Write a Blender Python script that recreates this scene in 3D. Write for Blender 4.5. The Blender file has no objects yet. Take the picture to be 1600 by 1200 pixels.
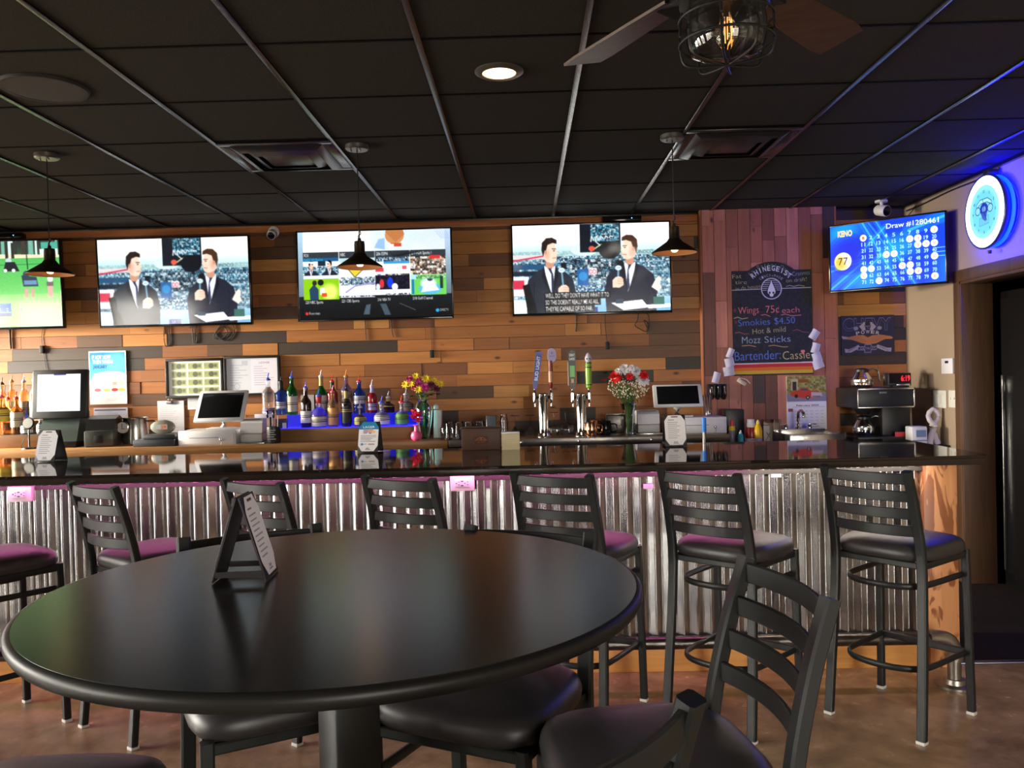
import bpy, bmesh, math, random
import numpy as np
from mathutils import Vector, Matrix

random.seed(7)
rng = np.random.default_rng(11)
PI = math.pi
SC = bpy.context.scene
COL = SC.collection

# ------------------------------------------------------------------ camera model
F = 1300.0
_d = Vector(((821 - 800) / F, (585 - 600) / F, 1)).normalized()       # world +Y seen by the camera (x right, y down, z forward)
_ex = Vector((1, -0.024, 0)); _ex = (_ex - _d * _ex.dot(_d)).normalized()
_ez = _ex.cross(_d)
EYE = Vector((0, 0, 1.5))

def P(u, v, Y):
    """world point where the sight line of a photo pixel meets the plane y = Y"""
    r = Vector(((u - 800) / F, (v - 600) / F, 1))
    w = Vector((r.dot(_ex), r.dot(_d), r.dot(_ez)))
    return EYE + w * (Y / w.y)

def PX(u, Y, z):
    v = 585 - .024 * (u - 821) - F * (z - 1.5) / Y
    return P(u, v, Y).x

# ------------------------------------------------------------------ mesh helpers
def NB(): return bmesh.new()

def _tag(bm, n0, mat, smooth=True):
    bm.faces.ensure_lookup_table()
    for f in bm.faces[n0:]:
        f.material_index = mat; f.smooth = smooth

def box(bm, c, s, bev=0, M=None, seg=2, mat=0):
    n0 = len(bm.faces)
    r = bmesh.ops.create_cube(bm, size=1)
    vs = r['verts']
    for v in vs: v.co = Vector((v.co.x * s[0], v.co.y * s[1], v.co.z * s[2]))
    if bev > 0:
        es = list({e for v in vs for e in v.link_edges})
        rb = bmesh.ops.bevel(bm, geom=es, offset=min(bev, min(s) * .48), segments=seg, affect='EDGES', profile=.5)
        vs = list({v for f in rb['faces'] for v in f.verts} | {v for v in vs if v.is_valid})
    T = Matrix.Translation(c)
    if M is not None: T = T @ M.to_4x4()
    bmesh.ops.transform(bm, matrix=T, verts=vs)
    bm.faces.ensure_lookup_table()
    for f in {f for v in vs for f in v.link_faces}:
        f.material_index = mat; f.smooth = True

def bx(bm, x0, x1, y0, y1, z0, z1, bev=0, mat=0, seg=2):
    box(bm, ((x0 + x1) / 2, (y0 + y1) / 2, (z0 + z1) / 2), (abs(x1 - x0), abs(y1 - y0), abs(z1 - z0)), bev, None, seg, mat)

def loft(bm, rings, closed=True, cap=True, mat=0, smooth=True):
    n0 = len(bm.faces)
    R = [[bm.verts.new(p) for p in ring] for ring in rings]
    n = len(R[0])
    for a, b in zip(R, R[1:]):
        for i in range(n if closed else n - 1):
            j = (i + 1) % n
            try: bm.faces.new((a[i], a[j], b[j], b[i]))
            except ValueError: pass
    if cap:
        try: bm.faces.new(list(reversed(R[0])))
        except ValueError: pass
        try: bm.faces.new(R[-1])
        except ValueError: pass
    _tag(bm, n0, mat, smooth)

def lathe(bm, prof, c=(0, 0, 0), seg=20, mat=0, M=None, cap=True):
    """prof: (radius, z) from bottom to top"""
    c = Vector(c); rings = []
    for r, z in prof:
        r = max(r, 1e-4)
        ring = []
        for i in range(seg):
            a = 2 * PI * i / seg
            p = Vector((r * math.cos(a), r * math.sin(a), z))
            if M is not None: p = M @ p
            ring.append(c + p)
        rings.append(ring)
    loft(bm, rings, True, cap, mat)

def sphere(bm, c, r, seg=12, mat=0, sc=(1, 1, 1)):
    n = max(4, seg // 2)
    pr = [(r * math.sin(PI * k / n), -r * math.cos(PI * k / n)) for k in range(n + 1)]
    lathe(bm, pr, c, seg, mat, Matrix.Diagonal(Vector(sc)))

def smoothpath(pts, n=6):
    pts = [Vector(p) for p in pts]
    if len(pts) < 3: return pts
    out = []
    for i in range(len(pts) - 1):
        p0 = pts[max(i - 1, 0)]; p1 = pts[i]; p2 = pts[i + 1]; p3 = pts[min(i + 2, len(pts) - 1)]
        for k in range(n):
            t = k / n
            out.append(.5 * ((2 * p1) + (p2 - p0) * t + (2 * p0 - 5 * p1 + 4 * p2 - p3) * t * t + (3 * p1 - p0 - 3 * p2 + p3) * t ** 3))
    out.append(pts[-1])
    return out

def sweep(bm, pts, sec, up=(0, 0, 1), mat=0, closed=False, scl=None, smooth=True):
    """sweep a closed 2-d section (side, up) along a path"""
    pts = [Vector(p) for p in pts]; up = Vector(up); rings = []
    n = len(pts)
    for i, p in enumerate(pts):
        a = pts[i - 1] if (i > 0 or closed) else p
        b = pts[(i + 1) % n] if (i < n - 1 or closed) else p
        t = (b - a).normalized()
        u = up - t * up.dot(t)
        if u.length < 1e-4:
            u = Vector((0, 1, 0)) - t * t.y
            if u.length < 1e-4: u = Vector((1, 0, 0))
        u.normalize(); s = t.cross(u)
        k = 1 if scl is None else scl[i]
        rings.append([p + s * q[0] * k + u * q[1] * k for q in sec])
    if closed: rings.append(rings[0])
    loft(bm, rings, True, not closed, mat, smooth)

def circ(r, n=8): return [(r * math.cos(2 * PI * i / n), r * math.sin(2 * PI * i / n)) for i in range(n)]
def rrect(w, h, b):
    w, h = w / 2, h / 2
    return [(-w + b, -h), (w - b, -h), (w, -h + b), (w, h - b), (w - b, h), (-w + b, h), (-w, h - b), (-w, -h + b)]

def tube(bm, pts, r, seg=8, mat=0, closed=False, scl=None, up=(0, 0, 1)): sweep(bm, pts, circ(r, seg), up, mat, closed, scl)

def prism(bm, pts, y0, y1, mat=0):
    """2-d outline (x, z), extruded from y0 to y1"""
    loft(bm, [[Vector((x, y0, z)) for x, z in pts], [Vector((x, y1, z)) for x, z in pts]], True, True, mat, False)

def link(name, me, mats, parent):
    o = bpy.data.objects.new(name, me); COL.objects.link(o)
    for m in (mats if isinstance(mats, (list, tuple)) else [mats]): me.materials.append(m)
    if parent is not None: o.parent = parent
    return o

def obj(name, bm, mats, parent=None, sharp=35):
    me = bpy.data.meshes.new(name)
    bmesh.ops.recalc_face_normals(bm, faces=bm.faces[:])
    bm.to_mesh(me); bm.free()
    me.set_sharp_from_angle(angle=math.radians(sharp))
    return link(name, me, mats, parent)

def tag(o, label=None, cat=None, group=None, kind=None):
    if label: o['label'] = label
    if cat: o['category'] = cat
    if group: o['group'] = group
    if kind: o['kind'] = kind
    return o

def T(name, label, cat, loc=(0, 0, 0), rz=0, group=None):
    o = bpy.data.objects.new(name, None); COL.objects.link(o)
    o.location = loc; o.rotation_euler = (0, 0, rz); o.empty_display_size = .1
    return tag(o, label, cat, group)

def struct(name, bm, mats, sharp=35):
    return tag(obj(name, bm, mats, None, sharp), kind='structure')

def dup(root, loc, rz, label=None, group=None):
    def rec(o, par):
        c = o.copy(); COL.objects.link(c); c.parent = par
        for ch in o.children: rec(ch, c)
        return c
    r = rec(root, None)
    r.location = loc; r.rotation_euler = (0, 0, rz)
    if label: r['label'] = label
    if group: r['group'] = group
    return r

# ------------------------------------------------------------------ materials
def lin(c):
    return tuple((x / 12.92 if x <= .04045 else ((x + .055) / 1.055) ** 2.4) for x in c)
def rgb(r, g, b): return lin((r / 255, g / 255, b / 255))

_M = {}
def mat(name, col=(.5, .5, .5), rough=.5, metal=0, emis=None, es=0, var=0.12, nscale=18, trans=0, ior=1.45, spec=.5, bump=0, coat=0):
    if name in _M: return _M[name]
    m = bpy.data.materials.new(name); m.use_nodes = True
    nt = m.node_tree; b = nt.nodes['Principled BSDF']; L = nt.links.new
    b.inputs['Roughness'].default_value = rough; b.inputs['Metallic'].default_value = metal
    b.inputs['Base Color'].default_value = (*col, 1); b.inputs['IOR'].default_value = ior
    b.inputs['Specular IOR Level'].default_value = spec
    b.inputs['Transmission Weight'].default_value = trans
    if coat: b.inputs['Coat Weight'].default_value = coat; b.inputs['Coat Roughness'].default_value = .05
    if emis is not None:
        b.inputs['Emission Color'].default_value = (*emis, 1); b.inputs['Emission Strength'].default_value = es
    if (var > 0 or bump > 0) and trans == 0:
        tc = nt.nodes.new('ShaderNodeTexCoord'); nz = nt.nodes.new('ShaderNodeTexNoise')
        nz.inputs['Scale'].default_value = nscale; nz.inputs['Detail'].default_value = 3
        L(tc.outputs['Object'], nz.inputs['Vector'])
        if var > 0:
            mx = nt.nodes.new('ShaderNodeMix'); mx.data_type = 'RGBA'
            mx.inputs[6].default_value = (*[x * (1 - var) for x in col], 1)
            mx.inputs[7].default_value = (*[min(1, x * (1 + var)) for x in col], 1)
            L(nz.outputs['Fac'], mx.inputs[0]); L(mx.outputs[2], b.inputs['Base Color'])
        if bump > 0:
            bp = nt.nodes.new('ShaderNodeBump'); bp.inputs['Strength'].default_value = bump; bp.inputs['Distance'].default_value = .004
            L(nz.outputs['Fac'], bp.inputs['Height']); L(bp.outputs['Normal'], b.inputs['Normal'])
    _M[name] = m
    return m

def thin_glass(name, tint=(1, 1, 1), rough=.02, refl=.9):
    """thin-walled clear glass: see-through with a fresnel reflection"""
    if name in _M: return _M[name]
    m = bpy.data.materials.new(name); m.use_nodes = True
    nt = m.node_tree; nt.nodes.clear(); L = nt.links.new
    o = nt.nodes.new('ShaderNodeOutputMaterial'); mx = nt.nodes.new('ShaderNodeMixShader')
    tr = nt.nodes.new('ShaderNodeBsdfTransparent'); gl = nt.nodes.new('ShaderNodeBsdfGlossy')
    lw = nt.nodes.new('ShaderNodeLayerWeight'); lw.inputs['Blend'].default_value = .45
    mu = nt.nodes.new('ShaderNodeMath'); mu.operation = 'MULTIPLY'; mu.inputs[1].default_value = refl
    tr.inputs['Color'].default_value = (*tint, 1); gl.inputs['Roughness'].default_value = rough
    L(lw.outputs['Fresnel'], mu.inputs[0]); L(mu.outputs[0], mx.inputs[0])
    L(tr.outputs[0], mx.inputs[1]); L(gl.outputs[0], mx.inputs[2]); L(mx.outputs[0], o.inputs['Surface'])
    _M[name] = m
    return m

def wood(name, c1, c2, axis=0, scale=1.0, rough=.5, knots=0.0, attr=False, dark=None):
    """stained wood: grain stretched along one axis, optional knots, optional per-board tint from the mesh"""
    if name in _M: return _M[name]
    m = bpy.data.materials.new(name); m.use_nodes = True
    nt = m.node_tree; b = nt.nodes['Principled BSDF']; L = nt.links.new
    N = nt.nodes.new
    tc = N('ShaderNodeTexCoord'); mp = N('ShaderNodeMapping')
    s = [16 * scale] * 3; s[axis] = 1.1 * scale
    mp.inputs['Scale'].default_value = s
    vec = tc.outputs['Object']
    if attr:
        at = N('ShaderNodeAttribute'); at.attribute_name = 'Col'
        vm = N('ShaderNodeVectorMath'); vm.operation = 'MULTIPLY_ADD'
        vm.inputs[1].default_value = (40, 40, 40)
        L(at.outputs['Color'], vm.inputs[0]); L(vec, vm.inputs[2]); vec = vm.outputs[0]
    L(vec, mp.inputs['Vector'])
    n1 = N('ShaderNodeTexNoise'); n1.inputs['Scale'].default_value = 2.2; n1.inputs['Detail'].default_value = 6
    n1.inputs['Distortion'].default_value = .8
    L(mp.outputs['Vector'], n1.inputs['Vector'])
    cr = N('ShaderNodeValToRGB'); cr.color_ramp.elements[0].position = .25; cr.color_ramp.elements[1].position = .75
    cr.color_ramp.elements[0].color = (*c1, 1); cr.color_ramp.elements[1].color = (*c2, 1)
    L(n1.outputs['Fac'], cr.inputs['Fac'])
    out = cr.outputs['Color']
    if attr:
        mx = N('ShaderNodeMix'); mx.data_type = 'RGBA'; mx.blend_type = 'MULTIPLY'; mx.inputs[0].default_value = 1
        L(out, mx.inputs[6]); L(at.outputs['Color'], mx.inputs[7]); out = mx.outputs[2]
    if knots > 0:
        m2 = N('ShaderNodeMapping'); sk = [4.5] * 3; sk[axis] = 2.2
        m2.inputs['Scale'].default_value = sk; L(vec, m2.inputs['Vector'])
        vo = N('ShaderNodeTexVoronoi'); vo.inputs['Scale'].default_value = 1.6
        L(m2.outputs['Vector'], vo.inputs['Vector'])
        r2 = N('ShaderNodeValToRGB'); r2.color_ramp.elements[0].position = .03; r2.color_ramp.elements[1].position = .03 + .16 * knots
        r2.color_ramp.elements[0].color = (.12, .08, .06, 1); r2.color_ramp.elements[1].color = (1, 1, 1, 1)
        L(vo.outputs['Distance'], r2.inputs['Fac'])
        mk = N('ShaderNodeMix'); mk.data_type = 'RGBA'; mk.blend_type = 'MULTIPLY'; mk.inputs[0].default_value = 1
        L(out, mk.inputs[6]); L(r2.outputs['Color'], mk.inputs[7]); out = mk.outputs[2]
    if dark is not None:        # scorched patches
        n3 = N('ShaderNodeTexNoise'); n3.inputs['Scale'].default_value = 5; n3.inputs['Detail'].default_value = 2
        n3.inputs['Distortion'].default_value = 1.5
        m3 = N('ShaderNodeMapping'); s3 = [2.4] * 3; s3[axis] = .8; m3.inputs['Scale'].default_value = s3
        L(vec, m3.inputs['Vector']); L(m3.outputs['Vector'], n3.inputs['Vector'])
        r3 = N('ShaderNodeValToRGB'); r3.color_ramp.elements[0].position = .5; r3.color_ramp.elements[1].position = .56
        r3.color_ramp.elements[0].color = (1, 1, 1, 1); r3.color_ramp.elements[1].color = (*dark, 1)
        L(n3.outputs['Fac'], r3.inputs['Fac'])
        mk = N('ShaderNodeMix'); mk.data_type = 'RGBA'; mk.blend_type = 'MULTIPLY'; mk.inputs[0].default_value = 1
        L(out, mk.inputs[6]); L(r3.outputs['Color'], mk.inputs[7]); out = mk.outputs[2]
    L(out, b.inputs['Base Color'])
    b.inputs['Roughness'].default_value = rough
    bp = N('ShaderNodeBump'); bp.inputs['Strength'].default_value = .15; bp.inputs['Distance'].default_value = .002
    L(n1.outputs['Fac'], bp.inputs['Height']); L(bp.outputs['Normal'], b.inputs['Normal'])
    _M[name] = m
    return m

def pic_mat(name, screen=0, rough=.6, glare=.5, coat=0):
    if name in _M: return _M[name]
    m = bpy.data.materials.new(name); m.use_nodes = True
    nt = m.node_tree; b = nt.nodes['Principled BSDF']; L = nt.links.new
    at = nt.nodes.new('ShaderNodeAttribute'); at.attribute_name = 'Col'
    b.inputs['Roughness'].default_value = rough; b.inputs['Specular IOR Level'].default_value = glare
    if coat: b.inputs['Coat Weight'].default_value = 1; b.inputs['Coat IOR'].default_value = coat; b.inputs['Coat Roughness'].default_value = rough
    if screen:
        b.inputs['Base Color'].default_value = (.004, .004, .005, 1)
        L(at.outputs['Color'], b.inputs['Emission Color']); b.inputs['Emission Strength'].default_value = screen
    else:
        L(at.outputs['Color'], b.inputs['Base Color'])
    _M[name] = m
    return m

# ------------------------------------------------------------------ drawn pictures (vertex colours on a fine grid)
_TX = {}
def glyphs(s, off=0.0):
    k = (s, off)
    if k in _TX: return _TX[k]
    cu = bpy.data.curves.new('t', 'FONT'); cu.body = s; cu.fill_mode = 'FRONT'; cu.offset = off; cu.resolution_u = 3
    o = bpy.data.objects.new('t', cu); COL.objects.link(o)
    dg = bpy.context.evaluated_depsgraph_get(); dg.update()
    me = o.evaluated_get(dg).to_mesh()
    me.calc_loop_triangles()
    co = np.array([v.co[:2] for v in me.vertices]) if len(me.vertices) else np.zeros((0, 2))
    tri = np.array([t.vertices[:] for t in me.loop_triangles], dtype=int)
    bpy.data.objects.remove(o); bpy.data.curves.remove(cu)
    _TX[k] = (co, tri)
    return _TX[k]

class Pic:
    def __init__(s, W, H, c=(1, 1, 1)):
        s.W, s.H = W, H
        s.a = np.zeros((H, W, 3)); s.a[:] = c
        s.yy, s.xx = np.mgrid[0:H, 0:W] + .5
    def put(s, cov, c, al=1.0, x0=0, y0=0):
        h, w = cov.shape
        t = s.a[y0:y0 + h, x0:x0 + w]
        k = (cov * al)[..., None]
        t[:] = t * (1 - k) + np.array(c) * k
    def win(s, xa, ya, xb, yb):
        x0 = max(0, int(math.floor(xa)) - 1); x1 = min(s.W, int(math.ceil(xb)) + 1)
        y0 = max(0, int(math.floor(ya)) - 1); y1 = min(s.H, int(math.ceil(yb)) + 1)
        return x0, y0, x1, y1
    def poly(s, pts, c, al=1.0):
        """pts in 0..1"""
        p = np.array(pts) * (s.W, s.H)
        x0, y0, x1, y1 = s.win(p[:, 0].min(), p[:, 1].min(), p[:, 0].max(), p[:, 1].max())
        if x1 <= x0 or y1 <= y0: return
        cov = np.zeros((y1 - y0, x1 - x0))
        for dx in (-.25, .25):
            for dy in (-.25, .25):
                X = s.xx[y0:y1, x0:x1] + dx; Y = s.yy[y0:y1, x0:x1] + dy
                ins = np.zeros(X.shape, bool)
                for i in range(len(p)):
                    ax, ay = p[i]; bx_, by = p[(i + 1) % len(p)]
                    if ay == by: continue
                    ins ^= ((ay > Y) != (by > Y)) & (X < (bx_ - ax) * (Y - ay) / (by - ay) + ax)
                cov += ins * .25
        s.put(cov, c, al, x0, y0)
    def rect(s, x0, y0, x1, y1, c, al=1.0): s.poly([(x0, y0), (x1, y0), (x1, y1), (x0, y1)], c, al)
    def ell(s, cx, cy, rx, ry, c, al=1.0, soft=None):
        X = (s.xx / s.W - cx) / rx; Y = (s.yy / s.H - cy) / ry
        d = np.sqrt(X * X + Y * Y)
        e = soft if soft else 1.0 / max(1.5, min(rx * s.W, ry * s.H))
        s.put(np.clip((1 - d) / e + .5, 0, 1), c, al)
    def line(s, pts, w, c, al=1.0):
        """w in pixels"""
        p = np.array(pts) * (s.W, s.H); cov = np.zeros((s.H, s.W))
        for (ax, ay), (bx_, by) in zip(p[:-1], p[1:]):
            x0, y0, x1, y1 = s.win(min(ax, bx_) - w, min(ay, by) - w, max(ax, bx_) + w, max(ay, by) + w)
            if x1 <= x0 or y1 <= y0: continue
            X = s.xx[y0:y1, x0:x1]; Y = s.yy[y0:y1, x0:x1]
            dx, dy = bx_ - ax, by - ay; L2 = dx * dx + dy * dy + 1e-9
            t = np.clip(((X - ax) * dx + (Y - ay) * dy) / L2, 0, 1)
            d = np.hypot(X - ax - t * dx, Y - ay - t * dy)
            sub = cov[y0:y1, x0:x1]
            np.maximum(sub, np.clip(w / 2 - d + .5, 0, 1), out=sub)
        s.put(cov, c, al)
    def text(s, t, x, y, h, c, al=1.0, ang=0, ws=1.0, center=False, off=0.0, width=None, arc=None):
        """baseline start (or centre) x,y in 0..1; h = cap height in 0..1 of H; width fits the text to a share of W"""
        co, tri = glyphs(t, off)
        if not len(tri): return
        k = h * s.H / .7
        q = co.copy(); x_lo, x_hi = q[:, 0].min(), q[:, 0].max()
        if width: ws = width * s.W / max(1e-6, (x_hi - x_lo) * k)
        q[:, 0] = (q[:, 0] - x_lo) * k * ws; q[:, 1] *= -k
        if center: q[:, 0] -= (x_hi - x_lo) * k * ws / 2
        if arc:     # bend round a circle of radius arc (share of H) whose top is the baseline point
            R = arc * s.H; th = q[:, 0] / R; rr = R - q[:, 1]
            q = np.stack([rr * np.sin(th), R - rr * np.cos(th)], 1)
        ca, sa = math.cos(ang), math.sin(ang)
        q = np.stack([q[:, 0] * ca - q[:, 1] * sa, q[:, 0] * sa + q[:, 1] * ca], 1) + (x * s.W, y * s.H)
        x0, y0, x1, y1 = s.win(q[:, 0].min(), q[:, 1].min(), q[:, 0].max(), q[:, 1].max())
        if x1 <= x0 or y1 <= y0: return
        S = 3
        cov = np.zeros(((y1 - y0) * S, (x1 - x0) * S), bool)
        Q = (q - (x0, y0)) * S
        for a, b_, c_ in Q[tri]:
            xa, ya = np.floor(np.minimum(np.minimum(a, b_), c_)).astype(int); xb, yb = np.ceil(np.maximum(np.maximum(a, b_), c_)).astype(int) + 1
            xa = max(xa, 0); ya = max(ya, 0); xb = min(xb, cov.shape[1]); yb = min(yb, cov.shape[0])
            if xb <= xa or yb <= ya: continue
            Y, X = np.mgrid[ya:yb, xa:xb] + .5
            e = lambda p, r: (r[0] - p[0]) * (Y - p[1]) - (r[1] - p[1]) * (X - p[0])
            e0, e1, e2 = e(a, b_), e(b_, c_), e(c_, a)
            cov[ya:yb, xa:xb] |= ((e0 >= 0) & (e1 >= 0) & (e2 >= 0)) | ((e0 <= 0) & (e1 <= 0) & (e2 <= 0))
        cv = cov.reshape(y1 - y0, S, x1 - x0, S).mean((1, 3))
        s.put(cv, c, al, x0, y0)
    def crowd(s, x0, y0, x1, y1, cols, cell=3, al=1.0):
        X0, Y0, X1, Y1 = int(x0 * s.W), int(y0 * s.H), int(x1 * s.W), int(y1 * s.H)
        h, w = Y1 - Y0, X1 - X0
        idx = rng.integers(0, len(cols), (h // cell + 1, w // cell + 1))
        im = np.array(cols)[idx].repeat(cell, 0).repeat(cell, 1)[:h, :w]
        i2 = np.array(cols)[rng.integers(0, len(cols), (h // 2 + 1, w // 2 + 1))].repeat(2, 0).repeat(2, 1)[:h, :w]
        im = im * .6 + i2 * .4
        t = s.a[Y0:Y1, X0:X1]; t[:] = t * (1 - al) + im * al
    def vgrad(s, y0, y1, c0, c1, x0=0, x1=1, al=1.0):
        Y0, Y1 = int(y0 * s.H), int(y1 * s.H); X0, X1 = int(x0 * s.W), int(x1 * s.W)
        t = np.linspace(0, 1, max(1, Y1 - Y0))[:, None, None]
        r = s.a[Y0:Y1, X0:X1]
        r[:] = r * (1 - al) + (np.array(c0) * (1 - t) + np.array(c1) * t) * al

def pic_mesh(name, pic, w, h, m, parent=None, mask=None, bend=None):
    """local x right, z up, facing -y; centred on the origin"""
    H, W = pic.H, pic.W
    X = ((np.arange(W)) / (W - 1) - .5) * w; Z = (.5 - np.arange(H) / (H - 1)) * h
    gx, gz = np.meshgrid(X, Z)
    gy = np.zeros_like(gx) if bend is None else bend(gx, gz)
    co = np.stack([gx, gy, gz], -1).reshape(-1, 3)
    i = np.arange(W * H).reshape(H, W)
    q = np.stack([i[:-1, :-1], i[1:, :-1], i[1:, 1:], i[:-1, 1:]], -1)
    if mask is not None:
        cx = (gx[:-1, :-1] + gx[1:, 1:]) / 2; cz = (gz[:-1, :-1] + gz[1:, 1:]) / 2
        q = q[mask(cx, cz)]
    q = q.reshape(-1, 4)
    me = bpy.data.meshes.new(name)
    me.vertices.add(len(co)); me.vertices.foreach_set('co', co.ravel().astype(np.float32))
    me.loops.add(q.size); me.loops.foreach_set('vertex_index', q.ravel().astype(np.int32))
    me.polygons.add(len(q)); me.polygons.foreach_set('loop_start', np.arange(0, q.size, 4, dtype=np.int32))
    me.update(calc_edges=True)
    a = np.clip(pic.a, 0, 1)
    l = np.where(a <= .04045, a / 12.92, ((a + .055) / 1.055) ** 2.4)
    rgba = np.concatenate([l, np.ones((H, W, 1))], -1).reshape(-1).astype(np.float32)
    at = me.color_attributes.new('Col', 'FLOAT_COLOR', 'POINT'); at.data.foreach_set('color', rgba)
    if mask is not None:
        bm = bmesh.new(); bm.from_mesh(me)
        bmesh.ops.delete(bm, geom=[v for v in bm.verts if not v.link_faces], context='VERTS')
        bm.to_mesh(me); bm.free()
    return link(name, me, m, parent)
# ------------------------------------------------------------------ pictures on screens, signs and paper
def c8(r, g, b): return (r / 255, g / 255, b / 255)
W_ = (1, 1, 1); K_ = (.03, .03, .04)
SKIN = c8(255, 236, 222); SUIT = c8(34, 40, 54)
CROWD = [c8(20, 40, 58), c8(60, 130, 160), c8(220, 240, 248), c8(30, 70, 100), c8(140, 190, 205), c8(15, 25, 40), c8(90, 160, 190), c8(240, 250, 255)]

def man(p, x, y, s, face, body, hair, sx=1.0, mic=None):
    """drawing of a suited presenter; x,y = chin; s = size; face = -1 looks left, 1 looks right"""
    X = lambda a: x + a * s * sx
    Y = lambda b: y + b * s * 1.78
    SK, SD = c8(250, 214, 192), c8(206, 150, 124)
    f = face
    p.poly([(X(-.85), Y(3.3)), (X(-1.05), Y(2.2)), (X(-1.1), Y(1.3)), (X(-.98), Y(.72)), (X(-.62), Y(.42)), (X(-.24), Y(.2)), (X(.24), Y(.2)), (X(.66), Y(.4)), (X(1.02), Y(.7)), (X(1.16), Y(1.3)), (X(1.12), Y(2.2)), (X(.9), Y(3.3))], body)
    for k, (a, b) in enumerate(((-.72, 1.5), (.78, 1.5))): p.line([(X(a), Y(.8)), (X(a * 1.02), Y(b)), (X(a * .7), Y(2.6))], 1.2, tuple(q * .55 for q in body))
    p.poly([(X(-.17), Y(-.2)), (X(.17), Y(-.2)), (X(.19), Y(.26)), (X(-.19), Y(.26))], SD)
    p.poly([(X(-.24), Y(.14)), (X(0), Y(.34)), (X(.24), Y(.14)), (X(.3), Y(.5)), (X(.12 * f), Y(1.45)), (X(-.26), Y(.5))], (.93, .95, 1))
    p.poly([(X(-.06), Y(.3)), (X(.06), Y(.3)), (X(.04 + .1 * f), Y(.5)), (X(.1 + .12 * f), Y(1.2)), (X(.12 * f), Y(1.4)), (X(-.06 + .12 * f), Y(1.2)), (X(-.02 + .08 * f), Y(.5))], c8(46, 48, 78))
    p.poly([(X(-.26), Y(.14)), (X(-.38), Y(.6)), (X(.1 * f), Y(1.5)), (X(-.2), Y(.5))], tuple(q * .6 for q in body)); p.poly([(X(.26), Y(.14)), (X(.38), Y(.6)), (X(.1 * f), Y(1.5)), (X(.2), Y(.5))], tuple(q * .6 for q in body))
    p.poly([(X(-.27 * f), Y(-.15)), (X(-.3 * f), Y(-.6)), (X(-.1 * f), Y(-.86)), (X(.2 * f), Y(-.84)), (X(.3 * f), Y(-.6)), (X(.3 * f), Y(-.5)), (X(.4 * f), Y(-.34)), (X(.31 * f), Y(-.3)), (X(.33 * f), Y(-.14)), (X(.26 * f), Y(.0)), (X(.08 * f), Y(.05)), (X(-.14 * f), Y(-.02))], SK)
    p.ell(X(-.12 * f), Y(-.32), .13 * s * sx, .22 * s * 1.78, SD, .5, .9)
    p.ell(X(-.17 * f), Y(-.4), .055 * s * sx, .1 * s * 1.78, SD)
    p.poly([(X(-.28 * f), Y(-.22)), (X(-.36 * f), Y(-.5)), (X(-.33 * f), Y(-.8)), (X(-.14 * f), Y(-.98)), (X(.12 * f), Y(-1.0)), (X(.32 * f), Y(-.9)), (X(.33 * f), Y(-.74)), (X(.14 * f), Y(-.78)), (X(-.08 * f), Y(-.7)), (X(-.14 * f), Y(-.5)), (X(-.22 * f), Y(-.46))], hair)
    p.line([(X(.12 * f), Y(-.54)), (X(.28 * f), Y(-.53))], 1.3, tuple(q * .8 for q in hair)); p.ell(X(.2 * f), Y(-.46), .04 * s * sx, .025 * s * 1.78, c8(70, 52, 46))
    p.line([(X(.14 * f), Y(-.16)), (X(.29 * f), Y(-.17))], 1.3, c8(170, 96, 90))
    if mic:
        mx, my, hx, hy = mic
        p.poly([(hx - .05, hy + .2), (hx - .05, hy + .06), (hx + .03, hy + .05), (hx + .06, hy + .2)], body)
        p.line([(mx, my), (hx, hy)], 3.2, c8(120, 170, 190))
        p.rect(mx - .004, my - .085, mx + .032, my - .01, c8(18, 22, 30))
        p.ell(mx, my, .021, .028, c8(225, 240, 248)); p.line([(mx - .012, my), (mx + .012, my)], 1, c8(90, 150, 190))
        p.poly([(hx - .035, hy + .065), (hx - .034, hy - .02), (hx - .012, hy - .055), (hx + .016, hy - .058), (hx + .034, hy - .03), (hx + .035, hy + .04), (hx + .01, hy + .07)], SK)
        for k in range(3): p.line([(hx - .002, hy - .03 + k * .026), (hx + .032, hy - .026 + k * .026)], 1, SD)

def soften(p, k=1, n=.015):
    for _ in range(k):
        a = np.pad(p.a, ((1, 1), (1, 1), (0, 0)), 'edge')
        p.a = (a[1:-1, 1:-1] * 4 + (a[:-2, 1:-1] + a[2:, 1:-1] + a[1:-1, :-2] + a[1:-1, 2:]) * 1.0) / 8
    p.a = p.a + rng.normal(0, n, p.a.shape[:2])[..., None]
    return p

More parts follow.
